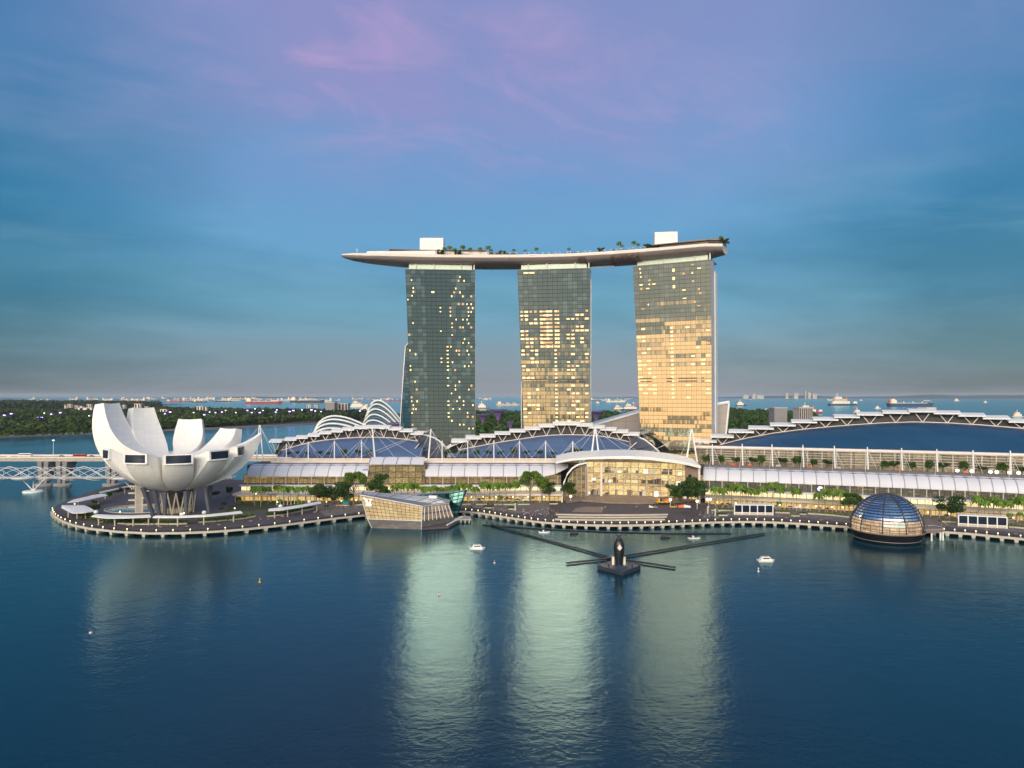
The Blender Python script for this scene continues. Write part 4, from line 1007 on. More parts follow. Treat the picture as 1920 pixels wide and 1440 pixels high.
for k in range(64):      # furniture, counters and display walls behind the glass
    a = rg.uniform(1108, 1295); z = rg.choice((6.3, 6.3, 15.4, 15.4, 22.8)) ; p = HPT(a, 0, rg.uniform(2.5, 4.2)); mb = MB()
    mb.box((p.x, p.y, z), (rg.uniform(.8, 4), .5, rg.uniform(1.2, 4.5))); mb.build('display', rg.choice(['brownroof', 'cream', 'brownroof', 'stage', 'white', 'logo', 'logo', 'dark', 'dark']), TH)
for a in (1101, 1127, 1310):
    mb = MB(); p = HPT(a, 0, -.9); mb.box((p.x, p.y, 2.5), (1.5, 1.5, 28.6)); mb.build('pillar', 'pink', TH)
mb = MB(); p = HPT(1296, 0, -.5); q = HPT(1311, 0, -.5); mb.wall((HPT(1284, 0, -.4).x, HPT(1284, 0, -.4).y), (q.x, q.y), 18, 30.8); mb.build('stone_panel', 'stage', TH)
mb = MB(); p = HPT(1295, 0, -.6); mb.box((p.x, p.y, 21.5), (3.4, .3, 2.6)); mb.build('screen', 'winglass', TH)
# white roof: a long lens sweeping from the awning over the hall
rf = [(1042, 869.5, 866.5), (1070, 864, 860), (1100, 861.5, 857.5), (1150, 860.5, 855), (1180, 860.8, 855), (1220, 862.5, 857), (1265, 868, 862.5), (1290, 872.5, 867), (1314, 878.5, 873.5)]
def rfp(px, k, off):
    Y = lerp(hl, max(px, 1060))-6+off; return P(px, lerp([(r[0], r[1+k]) for r in rf], px), Y)
pxs = [1042+k*(272/34) for k in range(35)]
mb = MB()
for a, b in zip(pxs, pxs[1:]):
    la, lb, ta, tb = rfp(a, 0, 0), rfp(b, 0, 0), rfp(a, 1, 0), rfp(b, 1, 0)
    ba, bb = la+Vector((2, 30, 1.5)), lb+Vector((2, 30, 1.5)); ba2, bb2 = ta+Vector((2, 30, 2.4)), tb+Vector((2, 30, 2.4))
    mb.face([la, lb, tb, ta]); mb.face([ta, tb, bb2, ba2]); mb.face([la, lb, bb, ba]); mb.face([ba, bb, bb2, ba2])
mb.build('roof', 'white', TH)
M['soffit'] = mat('soffit_glass', (.30, .27, .30), .2, .3)
mb = MB()
for a, b in zip(xs, xs[1:]):
    p, q = HPT(a, 30.9), HPT(b, 30.9); mb.face([p, q, rfp(b, 0, 1)-Vector((0, 0, .25)), rfp(a, 0, 1)-Vector((0, 0, .25))])
mb.build('soffit', 'soffit', TH)
# arched glass end at its left
ar = [(1054, 937), (1055, 920), (1058, 903), (1064, 889), (1073, 878), (1084, 871.5), (1100, 868)]
ap = [P(x, y, 516) for x, y in ar]; ap[0].z = 2.5
mb = MB(); mb.tube(ap, .65, 8); mb.build('arch', 'white', TH)
ap2 = [P(x, y, 520) for x, y in ((1058, 932), (1059, 921), (1063, 904), (1068, 891), (1076, 881), (1086, 875), (1100, 872))]
mb = MB(); g0 = P(1100, 932, 520); 
for a, b in zip(ap2, ap2[1:]): mb.face([(a.x, a.y, 3), (b.x, b.y, 3), b, a], 0, [(a.x, 0), (b.x, 0), (b.x, b.z), (a.x, a.z)])
mb.build('end_glazing', 'upper', TH)
for k in range(5):
    x = 1066+k*8; zt = P(x, lerp([(x_, y_) for x_, y_ in ((1058, 932), (1063, 904), (1068, 891), (1076, 881), (1086, 875), (1100, 872))], x), 520).z
    mb = MB(); p = P(x, 900, 519.6); mb.box((p.x, p.y, 3), (.35, .35, zt-3)); mb.build('mullion', 'cream', TH)
# stage and curved steps of the plaza
STG = [G(x, y, 5.6) for x, y in ((1062, 942), (1090, 938), (1140, 942), (1200, 943.5), (1260, 942), (1306, 938))]
mb = MB(); mb.prism([(p.x, p.y) for p in STG]+[(150, 528), (40, 540)], 2.4, 5.9); st_ = struct(mb.build('stage', 'stage'))
mb = MB()
for a, b in zip(STG, STG[1:]): mb.hexa([(a.x, a.y-.5, 2.5), (b.x, b.y-.5, 2.5), (b.x, b.y+.5, 2.5), (a.x, a.y+.5, 2.5)], [(a.x, a.y-.5, 4.9), (b.x, b.y-.5, 4.9), (b.x, b.y+.5, 4.9), (a.x, a.y+.5, 4.9)])
mb.build('riser', 'dark', st_)
PL = [(1040, 972), (1070, 975.5), (1120, 977), (1180, 977), (1240, 975), (1290, 971), (1316, 964), (1316, 950)]
mb = MB()
for k in range(5):
    z = 2.5+k*.42; f = 1-k*.035
    ring_ = [G(1170+(x-1170)*f, 945+(y-945)*f*.99, 2.5) for x, y in [(1030, 950)]+PL]
    mb.prism([(p.x, p.y) for p in ring_]+[(140, 500), (45, 505)], z-.5+.004*k, z+.42, 0)
struct(mb.build('plaza_steps', 'deck'))
mb = MB()
for k, (x0, x1) in enumerate(((1042, 1252), (1046, 1250), (1040, 1246))):
    ps = []
    for j in range(16):
        x = x0+(x1-x0)*j/15; y = (964.5, 969, 973.8)[k]+((x-1150)/110)**2*-1.2; ps.append(G(x, y, 5.0-.8*k)); 
    for a, b in zip(ps, ps[1:]): mb.hexa([(a.x, a.y-.9, a.z-.8), (b.x, b.y-.9, b.z-.8), (b.x, b.y+.3, b.z-.8), (a.x, a.y+.3, a.z-.8)], [(a.x, a.y-.9, a.z+.1), (b.x, b.y-.9, b.z+.1), (b.x, b.y+.3, b.z+.1), (a.x, a.y+.3, a.z+.1)])
struct(mb.build('step_edging', 'cream'))
mb = MB(); mb.face([(*G(x, y, 4.65).xy, 4.66) for x, y in ((1072, 960), (1128, 961), (1134, 951), (1096, 950), (1078, 954))]); struct(mb.build('paving', 'stage'))

# ================================================================== CRYSTAL PAVILION IN THE WATER
A0, B0 = P(697, 990, 429), P(790, 993, 424)             # water line of the gold face
A0.z = B0.z = 0
A1, B1 = P(689, 973, 428), P(790.5, 977, 423.6)         # top of the stone base
A2, B2 = P(676, 928, 426), P(792, 949.5, 423)           # eaves
C0, C1, C2 = P(852, 981, 446), P(851, 969, 446), P(842, 944, 446)
C0.z = 0
D2 = P(680, 921, 452); D0 = P(700, 975, 455); D0.z = 0
E2 = P(846, 934, 462); E0 = P(850, 970, 462); E0.z = 0
TP = thing('crystal_pavilion', 'faceted glass boutique standing in the water, gold front face and grey glass roof', 'pavilion', (A0+C0)/2)
def face4(nm, mt, q, W=None, par=None):
    mb = MB(); L, H = (q[1]-q[0]).length, (q[3]-q[0]).length; n = 10
    f = lambda u, v: (q[0]*(1-u)+q[1]*u)*(1-v)+(q[3]*(1-u)+q[2]*u)*v
    mb.grid(f, n, n, 0, lambda u, v: (u*L, v*H)); return mb.build(nm, mt, par or TP)
face4('front_glazing', 'goldfine', [A1, B1, B2, A2])
mb = MB(); mb.face([A0, B0, B1, A1]); mb.face([B0, C0, C1, B1]); mb.face([D0, A0, A1, D2-Vector((0, 0, 14))]); mb.build('stone_base', 'stone', TP)
M['gallery'] = shopmat('gallery_light', 3.0, 4.2, (.16, .13, .10), (.45, .28, .16), (.95, .80, .55), .75)
face4('side_glazing', 'gallery', [B1, C1, C2, B2])
face4('rear_wall', 'tealglass', [E0, D0, D2, E2]); face4('left_wall', 'tealglass', [D0, A0, A2, D2]); face4('end_wall', 'tealglass', [C0, E0, E2, C2])
M['pavroof'] = glassmat('slatted_glass_roof', (.80, .83, .90), .30, (.50, .54, .62), 2.4, 40, .02, .2, .30, .14)
rv = face4('roof', 'pavroof', [A2, B2, E2, D2]); face4('roof_facet', 'pavroof', [B2, C2, E2, E2])
mb = MB(); mb.tube([A2, B2, C2], .28, 5); mb.tube([B2, B1, B0], .2, 5); mb.tube([A2, A1, A0], .2, 5); mb.tube([A1, B1], .22, 5); mb.build('edge_frame', 'steel', TP)
for k in range(8):
    mb = MB(); u = (k+.5)/8; b_, t_ = B1.lerp(C1, u), B2.lerp(C2, u); o = Vector((.5, -.6, 0)); mb.tube([b_+o, t_+o-Vector((0, 0, .5))], .26, 6); mb.build('fin', 'white', TP)
mb = MB(); o = Vector((.45, -.5, 0)); a, b, c_, d_ = [B1.lerp(B2, .45)+o, C1.lerp(C2, .45)+o, C1.lerp(C2, .56)+o, B1.lerp(B2, .56)+o]; mb.hexa([a, b, b-o*.5, a-o*.5], [d_, c_, c_-o*.5, d_-o*.5]); mb.build('floor_edge', 'endroof', TP)
# teal second crystal
q = [P(800, 936, 462), P(838, 971, 455), P(857, 965, 452), P(876.5, 918, 456)]; q[1].z, q[2].z = 1, 2
face4('teal_crystal', 'tealglass', [q[1], q[2], q[3], P(838, 925, 458)]); r_ = P(765, 929, 474)
mb = MB(); mb.face([P(838, 925, 458), q[3], P(800, 924, 478), r_], 0, [(0, 0), (30, 0), (30, 12), (0, 12)]); mb.build('crystal_roof', 'pavroof', TP)
mb = MB(); mb.face([P(838, 925, 458), r_, P(775, 940, 466), q[1]], 0, [(0, 0), (20, 0), (20, 10), (0, 10)]); mb.build('crystal_side', 'tealglass', TP)
mb = MB(); a = P(812, 931, 450); mb.box((a.x, a.y, a.z-1), (5, 2, 1.6), -.1); mb.build('roof_unit', 'white', TP)
# initials on the gold face
nrm = (B1-A1).cross(A2-A1).normalized(); nrm = nrm if nrm.y < 0 else -nrm
fx = lambda u, v: (A1*(1-u)+B1*u)*(1-v)+(A2*(1-u)+B2*u)*v+nrm*.25
def stroke(mb, a, b, w):
    a, b = fx(*a), fx(*b); d = (b-a).normalized(); s_ = d.cross(nrm)*w/2
    mb.hexa([a-s_, b-s_, b+s_, a+s_], [p+nrm*.15 for p in (a-s_, b-s_, b+s_, a+s_)])
tL = thing('lit_initials', 'white letters L and V crossed, high on the gold glass front', 'lettering', fx(.10, .8))
mb = MB(); stroke(mb, (.055, .89), (.105, .62), .85); stroke(mb, (.105, .60), (.160, .89), .55); stroke(mb, (.035, .89), (.075, .89), .5); stroke(mb, (.140, .89), (.178, .89), .5); mb.build('letter', 'logo', tL)
mb = MB(); stroke(mb, (.085, .84), (.060, .60), .6); stroke(mb, (.045, .60), (.135, .605), .45); stroke(mb, (.135, .605), (.142, .68), .5); stroke(mb, (.075, .84), (.10, .84), .4); mb.build('letter', 'logo', tL)
t = thing('landing_stage', 'low timber landing with ramp at the right side of the crystal pavilion', 'jetty', P(830, 990, 430))
q = [P(791, 996, 421), P(842, 989, 427), P(860, 975, 445), P(852, 976, 447), P(792, 990, 428)]
mb = MB(); mb.prism([(p.x, p.y) for p in q], .2, 1.3); mb.build('platform', 'deck', t)
mb = MB(); a, b = P(838, 986, 430), P(866, 968, 452); a.z, b.z = 1.6, 2.9; mb.tube([a, b], .5, 5); mb.tube([a+Vector((2, -1, .9)), b+Vector((2, -1, .9))], .2, 5); mb.build('ramp', 'white', t)
mb = MB(); a = P(866, 975, 449); mb.prism([(a.x-5, a.y-3), (a.x+6, a.y-2.5), (a.x+5, a.y+9), (a.x-4, a.y+9)], 1.6, 2.4); mb.build('pontoon', 'concrete', t)
for k in range(4):
    mb = MB(); mb.tube([(a.x-3+k*2.6, a.y-2.4, -1), (a.x-3+k*2.6, a.y-2.4, 2.2)], .4, 6); mb.build('pile', 'cream', t)

# ================================================================== DOME IN THE WATER
dc = Vector(((1662.5-960)/F*396, 396, 0)); RD = 19.6
TD = thing('dome_pavilion', 'blue glass dome with horizontal fins floating on the bay at right', 'pavilion', dc)
zf = lambda a: 5.6+19.6*math.sin(a)          # a from 0 (rim) to 90 deg
rf_ = lambda a: RD*math.cos(a)
mb = MB(); mb.lathe([(rf_(R(a)), zf(R(a))) for a in range(20, 91, 5)], 48, dc); mb.build('glass_dome', 'domeglass', TD, True)
M['domein'] = shopmat('dome_interior_light', 5.0, 3.2, (.22, .13, .08), (.60, .40, .22), (1.0, .85, .6), 1.15, .05, .3)
mb = MB(); mb.lathe([(18.6, 5.0), (18.6, 9.5), (17.8, 12.4)], 48, dc); mb.build('lit_floor', 'domein', TD)
for k in range(15):
    a = R(6+k*5.1); r0 = rf_(a)+.15; mb = MB()
    mb.lathe([(r0, zf(a)), (r0+.42, zf(a)-.05), (r0+.40, zf(a)+.16), (r0-.1, zf(a)+.2), (r0, zf(a))], 64, dc); mb.build('fin_ring', 'dark' if k > 2 else 'brownroof', TD)
for k in range(10):
    b_ = R(k*36+VA*0-88); mb = MB(); mb.tube([dc+Vector((math.cos(b_)*(rf_(R(a))+.3), math.sin(b_)*(rf_(R(a))+.3), zf(R(a)))) for a in range(0, 90, 8)], .36, 5); mb.build('mullion', 'dark', TD)
mb = MB(); mb.lathe([(16.6, -1), (17.6, .6), (19.2, 3.6), (19.9, 4.9), (19.9, 5.3), (19, 5.35)], 56, dc); mb.build('hull', 'black', TD)
mb = MB(); mb.lathe([(18.0, .9), (18.25, 1.1), (18.2, 1.35), (17.9, 1.3)], 56, dc); mb.build('rubbing_strip', 'greyslab', TD)
mb = MB(); mb.lathe([(19.9, 5.3), (20.3, 5.3), (20.3, 5.9), (20.1, 5.9)], 56, dc); mb.build('rim', 'stage', TD)
mb = MB(); mb.lathe([(2.2, 25.1), (1.8, 25.6), (.1, 25.7)], 20, dc); mb.build('top_cap', 'dark', TD)
for az_, w_, mt in ((-112, 7, 'white'), (-98, 6, 'crown')):
    b_ = R(az_); mb = MB(); mb.box(dc+Vector((math.cos(b_)*18.9, math.sin(b_)*18.9, 9.3)), (w_, .3, 2.8), b_+R(90)); mb.build('blind', mt, TD)
TD.scale = (.945, .945, 1)
t = thing('terrace_jetty', 'round timber jetty on pale piles beside the glass dome', 'jetty', dc+Vector((26, 3, 0)))
mb = MB(); q = [(17, -7), (24, -6), (31, -2.5), (32.5, 2), (31, 7), (24, 6), (15, 11)]; mb.prism([(dc.x+x, dc.y+y) for x, y in q], 4.6, 5.3); mb.build('platform', 'stage', t)
for x, y in ((21.8, -5.6), (28, -3.2), (30.5, -1.6), (29, -4), (32, 3)):
    mb = MB(); mb.tube([dc+Vector((x, y, -1)), dc+Vector((x, y, 4.7))], .45, 8); mb.build('pile', 'white', t)
mb = MB(); ps = [dc+Vector((x, y, 6.3)) for x, y in q[:6]]; mb.tube(ps, .07, 4)
for p in resample(ps, 1.6): mb.tube([p-Vector((0, 0, 1)), p], .05, 4)
mb.build('railing', 'steel', t)
mb = MB(); a = dc+Vector((22, 10, 0)); mb.prism([(a.x-4, a.y-3), (a.x+4, a.y-3), (a.x+5, a.y+16), (a.x-3, a.y+16)], 2.6, 4.4); mb.build('gangway', 'deck', t)
# ================================================================== BRIDGES AT THE LEFT
RB = thing('road_bridge', 'long concrete road bridge with cars at the left edge of the bay', 'bridge', (-330, 640, 0))
xb0, xb1, yb = -760, -196, 640
ZB = 21.5
mb = MB(); mb.hexa([(xb0, yb-8, ZB), (xb1, yb-8, ZB), (xb1, yb+12, ZB), (xb0, yb+12, ZB)], [(xb0, yb-9, ZB+3.2), (xb1, yb-9, ZB+3.2), (xb1, yb+13, ZB+3.2), (xb0, yb+13, ZB+3.2)]); mb.build('deck', 'cream', RB)
mb = MB(); mb.hexa([(xb0, yb-9.3, ZB+3.2), (xb1, yb-9.3, ZB+3.2), (xb1, yb-8.9, ZB+3.2), (xb0, yb-8.9, ZB+3.2)], [(xb0, yb-9.3, ZB+4.2), (xb1, yb-9.3, ZB+4.2), (xb1, yb-8.9, ZB+4.2), (xb0, yb-8.9, ZB+4.2)]); mb.build('parapet', 'pink', RB)
mb = MB(); mb.hexa([(xb0, yb+12.6, ZB+3.2), (xb1, yb+12.6, ZB+3.2), (xb1, yb+13, ZB+3.2), (xb0, yb+13, ZB+3.2)], [(xb0, yb+12.6, ZB+4.4), (xb1, yb+12.6, ZB+4.4), (xb1, yb+13, ZB+4.4), (xb0, yb+13, ZB+4.4)]); mb.build('parapet', 'pink', RB)
for px in (-40, 77, 112, 205):
    a = P(px, 912, 626); mb = MB()
    mb.lathe([(6.2, -1), (6.2, 1.6), (5.6, 2.2), (.1, 2.2)], 16, (a.x, a.y+4, 0), 0, 1.25); pr = mb.build('pier_foot', 'concrete', RB)
    for s_ in (-1, 1):
        mb = MB(); mb.hexa([(a.x+s_*2-1.4, a.y+2, 2), (a.x+s_*2+1.4, a.y+2, 2), (a.x+s_*2+1.4, a.y+7, 2), (a.x+s_*2-1.4, a.y+7, 2)], [(a.x+s_*3-2, a.y+2, ZB), (a.x+s_*3+2, a.y+2, ZB), (a.x+s_*3+2, a.y+18, ZB), (a.x+s_*3-2, a.y+18, ZB)]); mb.build('pier', 'greyslab', RB)  # darker than the foot: shade under the bridge put into the colour
# vehicles on it
def car(nm, label, paint, L, H, bus=False):
    t = thing(nm, label, 'bus' if bus else 'car', (0, 0, 0), None if bus else 'cars on the road bridge')
    q = MB()
    if bus:
        q.hexa([(-L/2, -1.25, .4), (L/2, -1.25, .4), (L/2, 1.25, .4), (-L/2, 1.25, .4)], [(-L/2+.1, -1.2, H), (L/2-.3, -1.2, H), (L/2-.3, 1.2, H), (-L/2+.1, 1.2, H)]); q.build('body', paint, t)
        q = MB(); q.box((0, 0, H*.48), (L*.94, 2.62, H*.28)); q.build('window', 'winglass', t)
    else:
        q.hexa([(-L/2, -.85, .3), (L/2, -.85, .3), (L/2, .85, .3), (-L/2, .85, .3)], [(-L/2, -.85, .85), (L/2, -.85, .75), (L/2, .85, .75), (-L/2, .85, .85)])
        q.hexa([(-L*.42, -.8, .85), (L*.25, -.8, .8), (L*.25, .8, .8), (-L*.42, .8, .85)], [(-L*.3, -.65, H), (L*.08, -.65, H), (L*.08, .65, H), (-L*.3, .65, H)]); q.build('body', paint, t)
    for sx in (-1, 1):
        for sy in (-1, 1):
            q = MB(); q.tube([(sx*L*.32, sy*.7, .34), (sx*L*.32, sy*.95, .34)], .34 if not bus else .5, 10); q.build('wheel', 'black', t)
    return t
for px, lab, pa, bus in ((18, 'white car near the left end of the road bridge', 'shipwhite', 0), (48, 'white bus crossing the road bridge', 'white', 1), (116, 'dark blue car behind the white bus on the bridge', 'bluehull', 0), (150, 'red bus on the road bridge beside the museum', 'red', 1), (138, 'silver car between two coloured vehicles on the bridge', 'greyslab', 0), (172, 'black car close to the museum end of the road bridge', 'black', 0)):
    o = car('city_bus' if bus else 'car', lab, pa, 11.5 if bus else 4.4, 3.1 if bus else 1.45, bus)
    Y = yb-4 if px % 4 else yb+3; p = P(px, 850, Y); o.location = (p.x, Y, ZB+3.2)
t = thing('street_lamp', 'single tall lamp post standing on the road bridge', 'street lamp', P(100, 851, 650))
a = P(100, 851, 650); b = P(100, 826, 650); mb = MB(); mb.tube([a-Vector((0, 0, 1)), b], .22, 6, 0, .14); mb.build('post', 'steel', t)
mb = MB(); mb.box(b, (1.5, .8, .5)); mb.build('lamp_head', 'lwhite', t)
# double helix footbridge
HB = thing('helix_footbridge', 'white steel helix footbridge in front of the road bridge', 'footbridge', (-300, 592, 0))
hx0, hx1, hy, hz, hr = -620, -232, 592, 15.2, 5.6
mb = MB(); mb.hexa([(hx0, hy-3, 11.3), (hx1, hy-3, 11.3), (hx1, hy+3, 11.3), (hx0, hy+3, 11.3)], [(hx0, hy-3.2, 12.0), (hx1, hy-3.2, 12.0), (hx1, hy+3.2, 12.0), (hx0, hy+3.2, 12.0)]); mb.build('deck', 'pink', HB)
for ph, r, pit, rad in ((0, hr, 62, .26), (120, hr, 62, .26), (240, hr, 62, .26), (0, hr*.86, -54, .16), (72, hr*.86, -54, .16), (144, hr*.86, -54, .16), (216, hr*.86, -54, .16), (288, hr*.86, -54, .16)):
    mb = MB(); n = 110
    mb.tube([(hx0+(hx1-hx0)*k/n, hy+r*math.cos(R(ph)+2*math.pi*(hx1-hx0)*k/n/pit), hz+r*math.sin(R(ph)+2*math.pi*(hx1-hx0)*k/n/pit)) for k in range(n+1)], rad, 5); mb.build('helix_tube', 'steel', HB)
mb = MB(); x = hx0
while x < hx1: mb.tube([(x, hy-3, 12), (x, hy-3.1, 13.3)], .05, 4); x += 2.5
for z in (12.6, 13.2): mb.tube([(hx0, hy-3.1, z), (hx1, hy-3.1, z)], .06, 4)
mb.build('railing', 'steel', HB)
for k in range(18):
    mb = MB(); x = hx0+20+k*21.5; mb.tube([(x, hy+hr*.9*math.cos(2*math.pi*q/20), hz+hr*.9*math.sin(2*math.pi*q/20)) for q in range(21)], .13, 4); mb.build('ring_frame', 'steel', HB)
for px in (47, 236):
    a = P(px, 885, 586); mb = MB(); mb.lathe([(.2, 10.4), (5.5, 11.0), (7.2, 12.2), (7.2, 12.9), (0.1, 13)], 20, (a.x, a.y-3, 0), 0, 1.15); mb.build('viewing_pod', 'white', HB)
    c = Vector((P(px+12, 920, 586).x, 588, 0))
    for dx_, dy_ in ((-8, -2), (8.5, 2), (-3, 5)):
        mb = MB(); mb.tube([c+Vector((0, 0, 1.2)), c+Vector((dx_, dy_, 11.2))], .42, 6); mb.build('leg', 'white', HB)
    mb = MB(); mb.lathe([(7, -1), (7.2, .7), (6.4, 1.5), (.1, 1.6)], 18, c, 0, 1.1); mb.build('leg_foot', 'white', HB)

# ================================================================== CONSERVATORIES AND STEEL TREES IN THE GARDEN
def conservatory(label, x0, x1, Y, H, deep, ns, skew):
    H *= .98
    t = thing('conservatory', label, 'glasshouse', ((x0+x1)/2, Y, 2.2), 'two ribbed glasshouses')
    def fn(u, v, lift=0):
        # v 0 = far arch (tall), 1 = near arch (low, short)
        h = (H-2)*(1-v**1.15*.62)+lift; L = x1-x0; a0 = x0+L*.03*v; a1 = x1-L*.05*v
        pts = [(a0, 0), (a0-L*(.02-.03*v), h*1.25), (a0+L*(.13+skew), h*1.70), (a0+L*.50, h*1.0), (a0+L*.72, h*.25), (a1, 0)]
        n = len(pts)-1; x = z = 0
        for i, (px_, pz_) in enumerate(pts):
            w = math.comb(n, i)*u**i*(1-u)**(n-i); x += w*px_; z += w*pz_
        return Vector((x, Y-deep*v, 2.2+z*1.05))
    mb = MB(); mb.grid(lambda u, v: fn(u, v), 26, 10, 0, lambda u, v: (u*120, v*60)); mb.build('glass_shell', 'consglass', t, True)
    for k in range(ns):
        v = k/(ns-1); mb = MB(); mb.tube([fn(q/26, v, 1.6)+Vector((0, -.6, 0)) for q in range(27)], 1.25, 6); mb.build('rib', 'white', t, True)
    mb = MB(); mb.grid(lambda u, v: Vector((fn(u, 0).x, Y+18*v, fn(u, 0).z*(1-v*.5))), 26, 4, 0, lambda u, v: (u*120, v*20)); mb.build('rear_shell', 'consglass', t, True)
    return t
def rangeX(px, Y): return (px-960)/F*Y
conservatory('lower white ribbed glasshouse behind the left mall roof', rangeX(585, 900), rangeX(800, 900), 900, 44, 60, 7, 0.0)
conservatory('taller white ribbed glasshouse beside the leftmost tower', rangeX(683, 1020), rangeX(800, 1020), 1020, 60, 70, 7, .05)
M['violet'] = lamp('violet_lit_steelwork', (.17, .11, .30), .12); M['violetd'] = mat('violet_trunk', (.07, .055, .09), .6, var=.3)  # violet lighting of the branches put into the steel as faint glow
def steeltree(px, yt, wpx, Y, label):
    p = P(px, yt, Y); r = wpx/2/F*Y; H = p.z-2.2
    t = thing('steel_tree', label, 'garden tower', (p.x, Y, 2.2), 'violet steel trees in the garden')
    q = MB(); q.lathe([(r*.16, 2.2), (r*.10, 2.2+H*.35), (r*.12, 2.2+H*.6), (r*.3, 2.2+H*.8)], 12, (p.x, Y, 0)); q.build('trunk', 'violetd', t)
    for k in range(22):
        a = 2*math.pi*k/22; q = MB()
        q.tube([(p.x+r*f*math.cos(a), Y+r*f*math.sin(a), 2.2+H*z) for f, z in ((.12, .55), (.2, .70), (.42, .85), (.75, .95), (1.0, 1.0))], .55, 4); q.build('branch', 'violet', t)
    q = MB(); q.lathe([(r, p.z), (r, p.z+.8), (r*.96, p.z+.8), (r*.96, p.z)], 28, (p.x, Y, 0)); q.build('rim', 'violetd', t)
    q = MB(); q.lathe([(r*.2, 2.2+H*.72), (r*.42, 2.2+H*.86), (r*.8, 2.2+H*.97)], 16, (p.x, Y, 0)); q.build('inner_skin', 'violet', t)
steeltree(934, 768, 34, 1500, 'tallest violet funnel shaped steel tree, between left and middle towers')
steeltree(905, 777, 30, 1500, 'violet steel tree half hidden behind the leftmost tower')
steeltree(957, 791, 17, 1300, 'smallest violet steel tree, low among the trees before the middle tower')
steeltree(742, 793, 24, 980, 'violet steel tree in front of the taller ribbed glasshouse')
steeltree(1118, 771, 36, 1500, 'dark violet steel tree just right of the middle tower')
# ================================================================== FAR WOODS
def wood(name, pts, size, mts, flat=.2, q=26):
    """many separate tree crowns as one far mass: pts = (x, y, z, crown radius)"""
    rng_ = np.random.default_rng(len(pts)); V = []; 
    P_ = np.array(pts, dtype=np.float32); n = len(P_)
    d = rng_.normal(size=(n, q, 3)); d /= np.linalg.norm(d, axis=2, keepdims=True); d *= rng_.uniform(.5, 1.0, (n, q, 1)); d[..., 2] = np.abs(d[..., 2])*1.0-.25
    c = P_[:, None, :3]+d*P_[:, None, 3:4]*np.array([1, 1, .8])
    a = rng_.normal(size=(n, q, 3)); a /= np.linalg.norm(a, axis=2, keepdims=True)
    b = np.cross(a, rng_.normal(size=(n, q, 3))); b /= np.linalg.norm(b, axis=2, keepdims=True)
    s_ = (P_[:, None, 3:4]*size*rng_.uniform(.6, 1.3, (n, q, 1)))
    quad = np.stack([c-a*s_, c-b*s_*.7, c+a*s_, c+b*s_*.7], axis=2).reshape(-1, 3)
    me = bpy.data.meshes.new(name); nf = len(quad)//4
    me.vertices.add(len(quad)); me.vertices.foreach_set('co', quad.astype(np.float32).ravel())
    me.loops.add(len(quad)); me.loops.foreach_set('vertex_index', np.arange(len(quad), dtype=np.int32))
    me.polygons.add(nf); me.polygons.foreach_set('loop_start', np.arange(0, len(quad), 4, dtype=np.int32)); me.polygons.foreach_set('loop_total', np.full(nf, 4, dtype=np.int32))
    for m_ in mts: me.materials.append(M[m_])
    me.polygons.foreach_set('material_index', np.repeat(rng_.integers(0, len(mts), n), q).astype(np.int32))
    me.update(calc_edges=True); o = bpy.data.objects.new(name, me); col.objects.link(o); return stuff(o)
M['farleaf'] = leafmat('far_leaf', (.036, .070, .018)); M['farleaf2'] = leafmat('far_leaf_light', (.060, .095, .018)); M['farleafd'] = leafmat('far_leaf_dark', (.016, .032, .014))
rg = random.Random(9); pts = []
def shoreY(x):
    for a, b in zip(sp_, sp_[1:]):
        if a.x <= x <= b.x: return a.y+(b.y-a.y)*(x-a.x)/(b.x-a.x)
    return sp_[0].y if x < sp_[0].x else sp_[-1].y
k = 0
while k < 5200:
    px = rg.uniform(-60, 720); t_ = rg.random()**1.5
    sY = shoreY((px-960)/F*1700)+60; Y = sY*(1+1.15*t_)
    x = (px-960)/F*Y
    if Y < shoreY(x)+25: continue
    lim = lerp([(0, 5500), (200, 5000), (330, 3300), (720, 2700)], px)
    if Y > lim: continue
    if rg.random() < .14 and Y < sY*1.25: continue
    r = rg.uniform(6, 11)*(1+Y/6000); pts.append((x, Y, 1.5+r*rg.uniform(.45, 1.1)*(1.0 if Y < 2400 else 1.4), r)); k += 1
wood('far_woods', pts, .30, ['farleaf', 'farleaf2', 'farleafd', 'farleaf'])
pts = []
for _ in range(1500):
    px = rg.uniform(-60, 300); Y = rg.uniform(3600, 6800); pts.append(((px-960)/F*Y, Y, 12+rg.uniform(0, 22)*(1.2-(px+60)/500), rg.uniform(14, 26)))
for _ in range(500):
    px = rg.uniform(300, 690); Y = rg.uniform(2500, 3100)*lerp([(300, 1.1), (690, .85)], px); pts.append(((px-960)/F*Y, Y, 10+rg.uniform(0, 13), rg.uniform(9, 16)))
wood('distant_woods', pts, .28, ['farleafd', 'farleafd', 'farleaf'])
pts = []
for _ in range(1500):
    px, Y = rg.uniform(870, 1215), 1250+1600*rg.random()**1.3; pts.append(((px-960)/F*Y, Y, 2+rg.uniform(3, 16), rg.uniform(8, 15)))
for _ in range(1500):
    px = rg.uniform(1335, 1600); Y = rg.uniform(1150, 2800 if px < 1530 else 2050); hh_ = lerp([(1335, 30), (1400, 26), (1480, 17), (1560, 12), (1600, 9)], px)
    pts.append(((px-960)/F*Y, Y, 2+rg.uniform(.25, 1)*hh_, rg.uniform(8, 13)))
for _ in range(170):
    px = rg.uniform(520, 590); Y = rg.uniform(640, 760); pts.append(((px-960)/F*Y, Y, 2+rg.uniform(4, 17), rg.uniform(4, 6)))
for _ in range(260):
    px = rg.uniform(1560, 1960); Y = rg.uniform(850, 1300); pts.append(((px-960)/F*Y, Y, 2+rg.uniform(2, 8), rg.uniform(5, 8)))
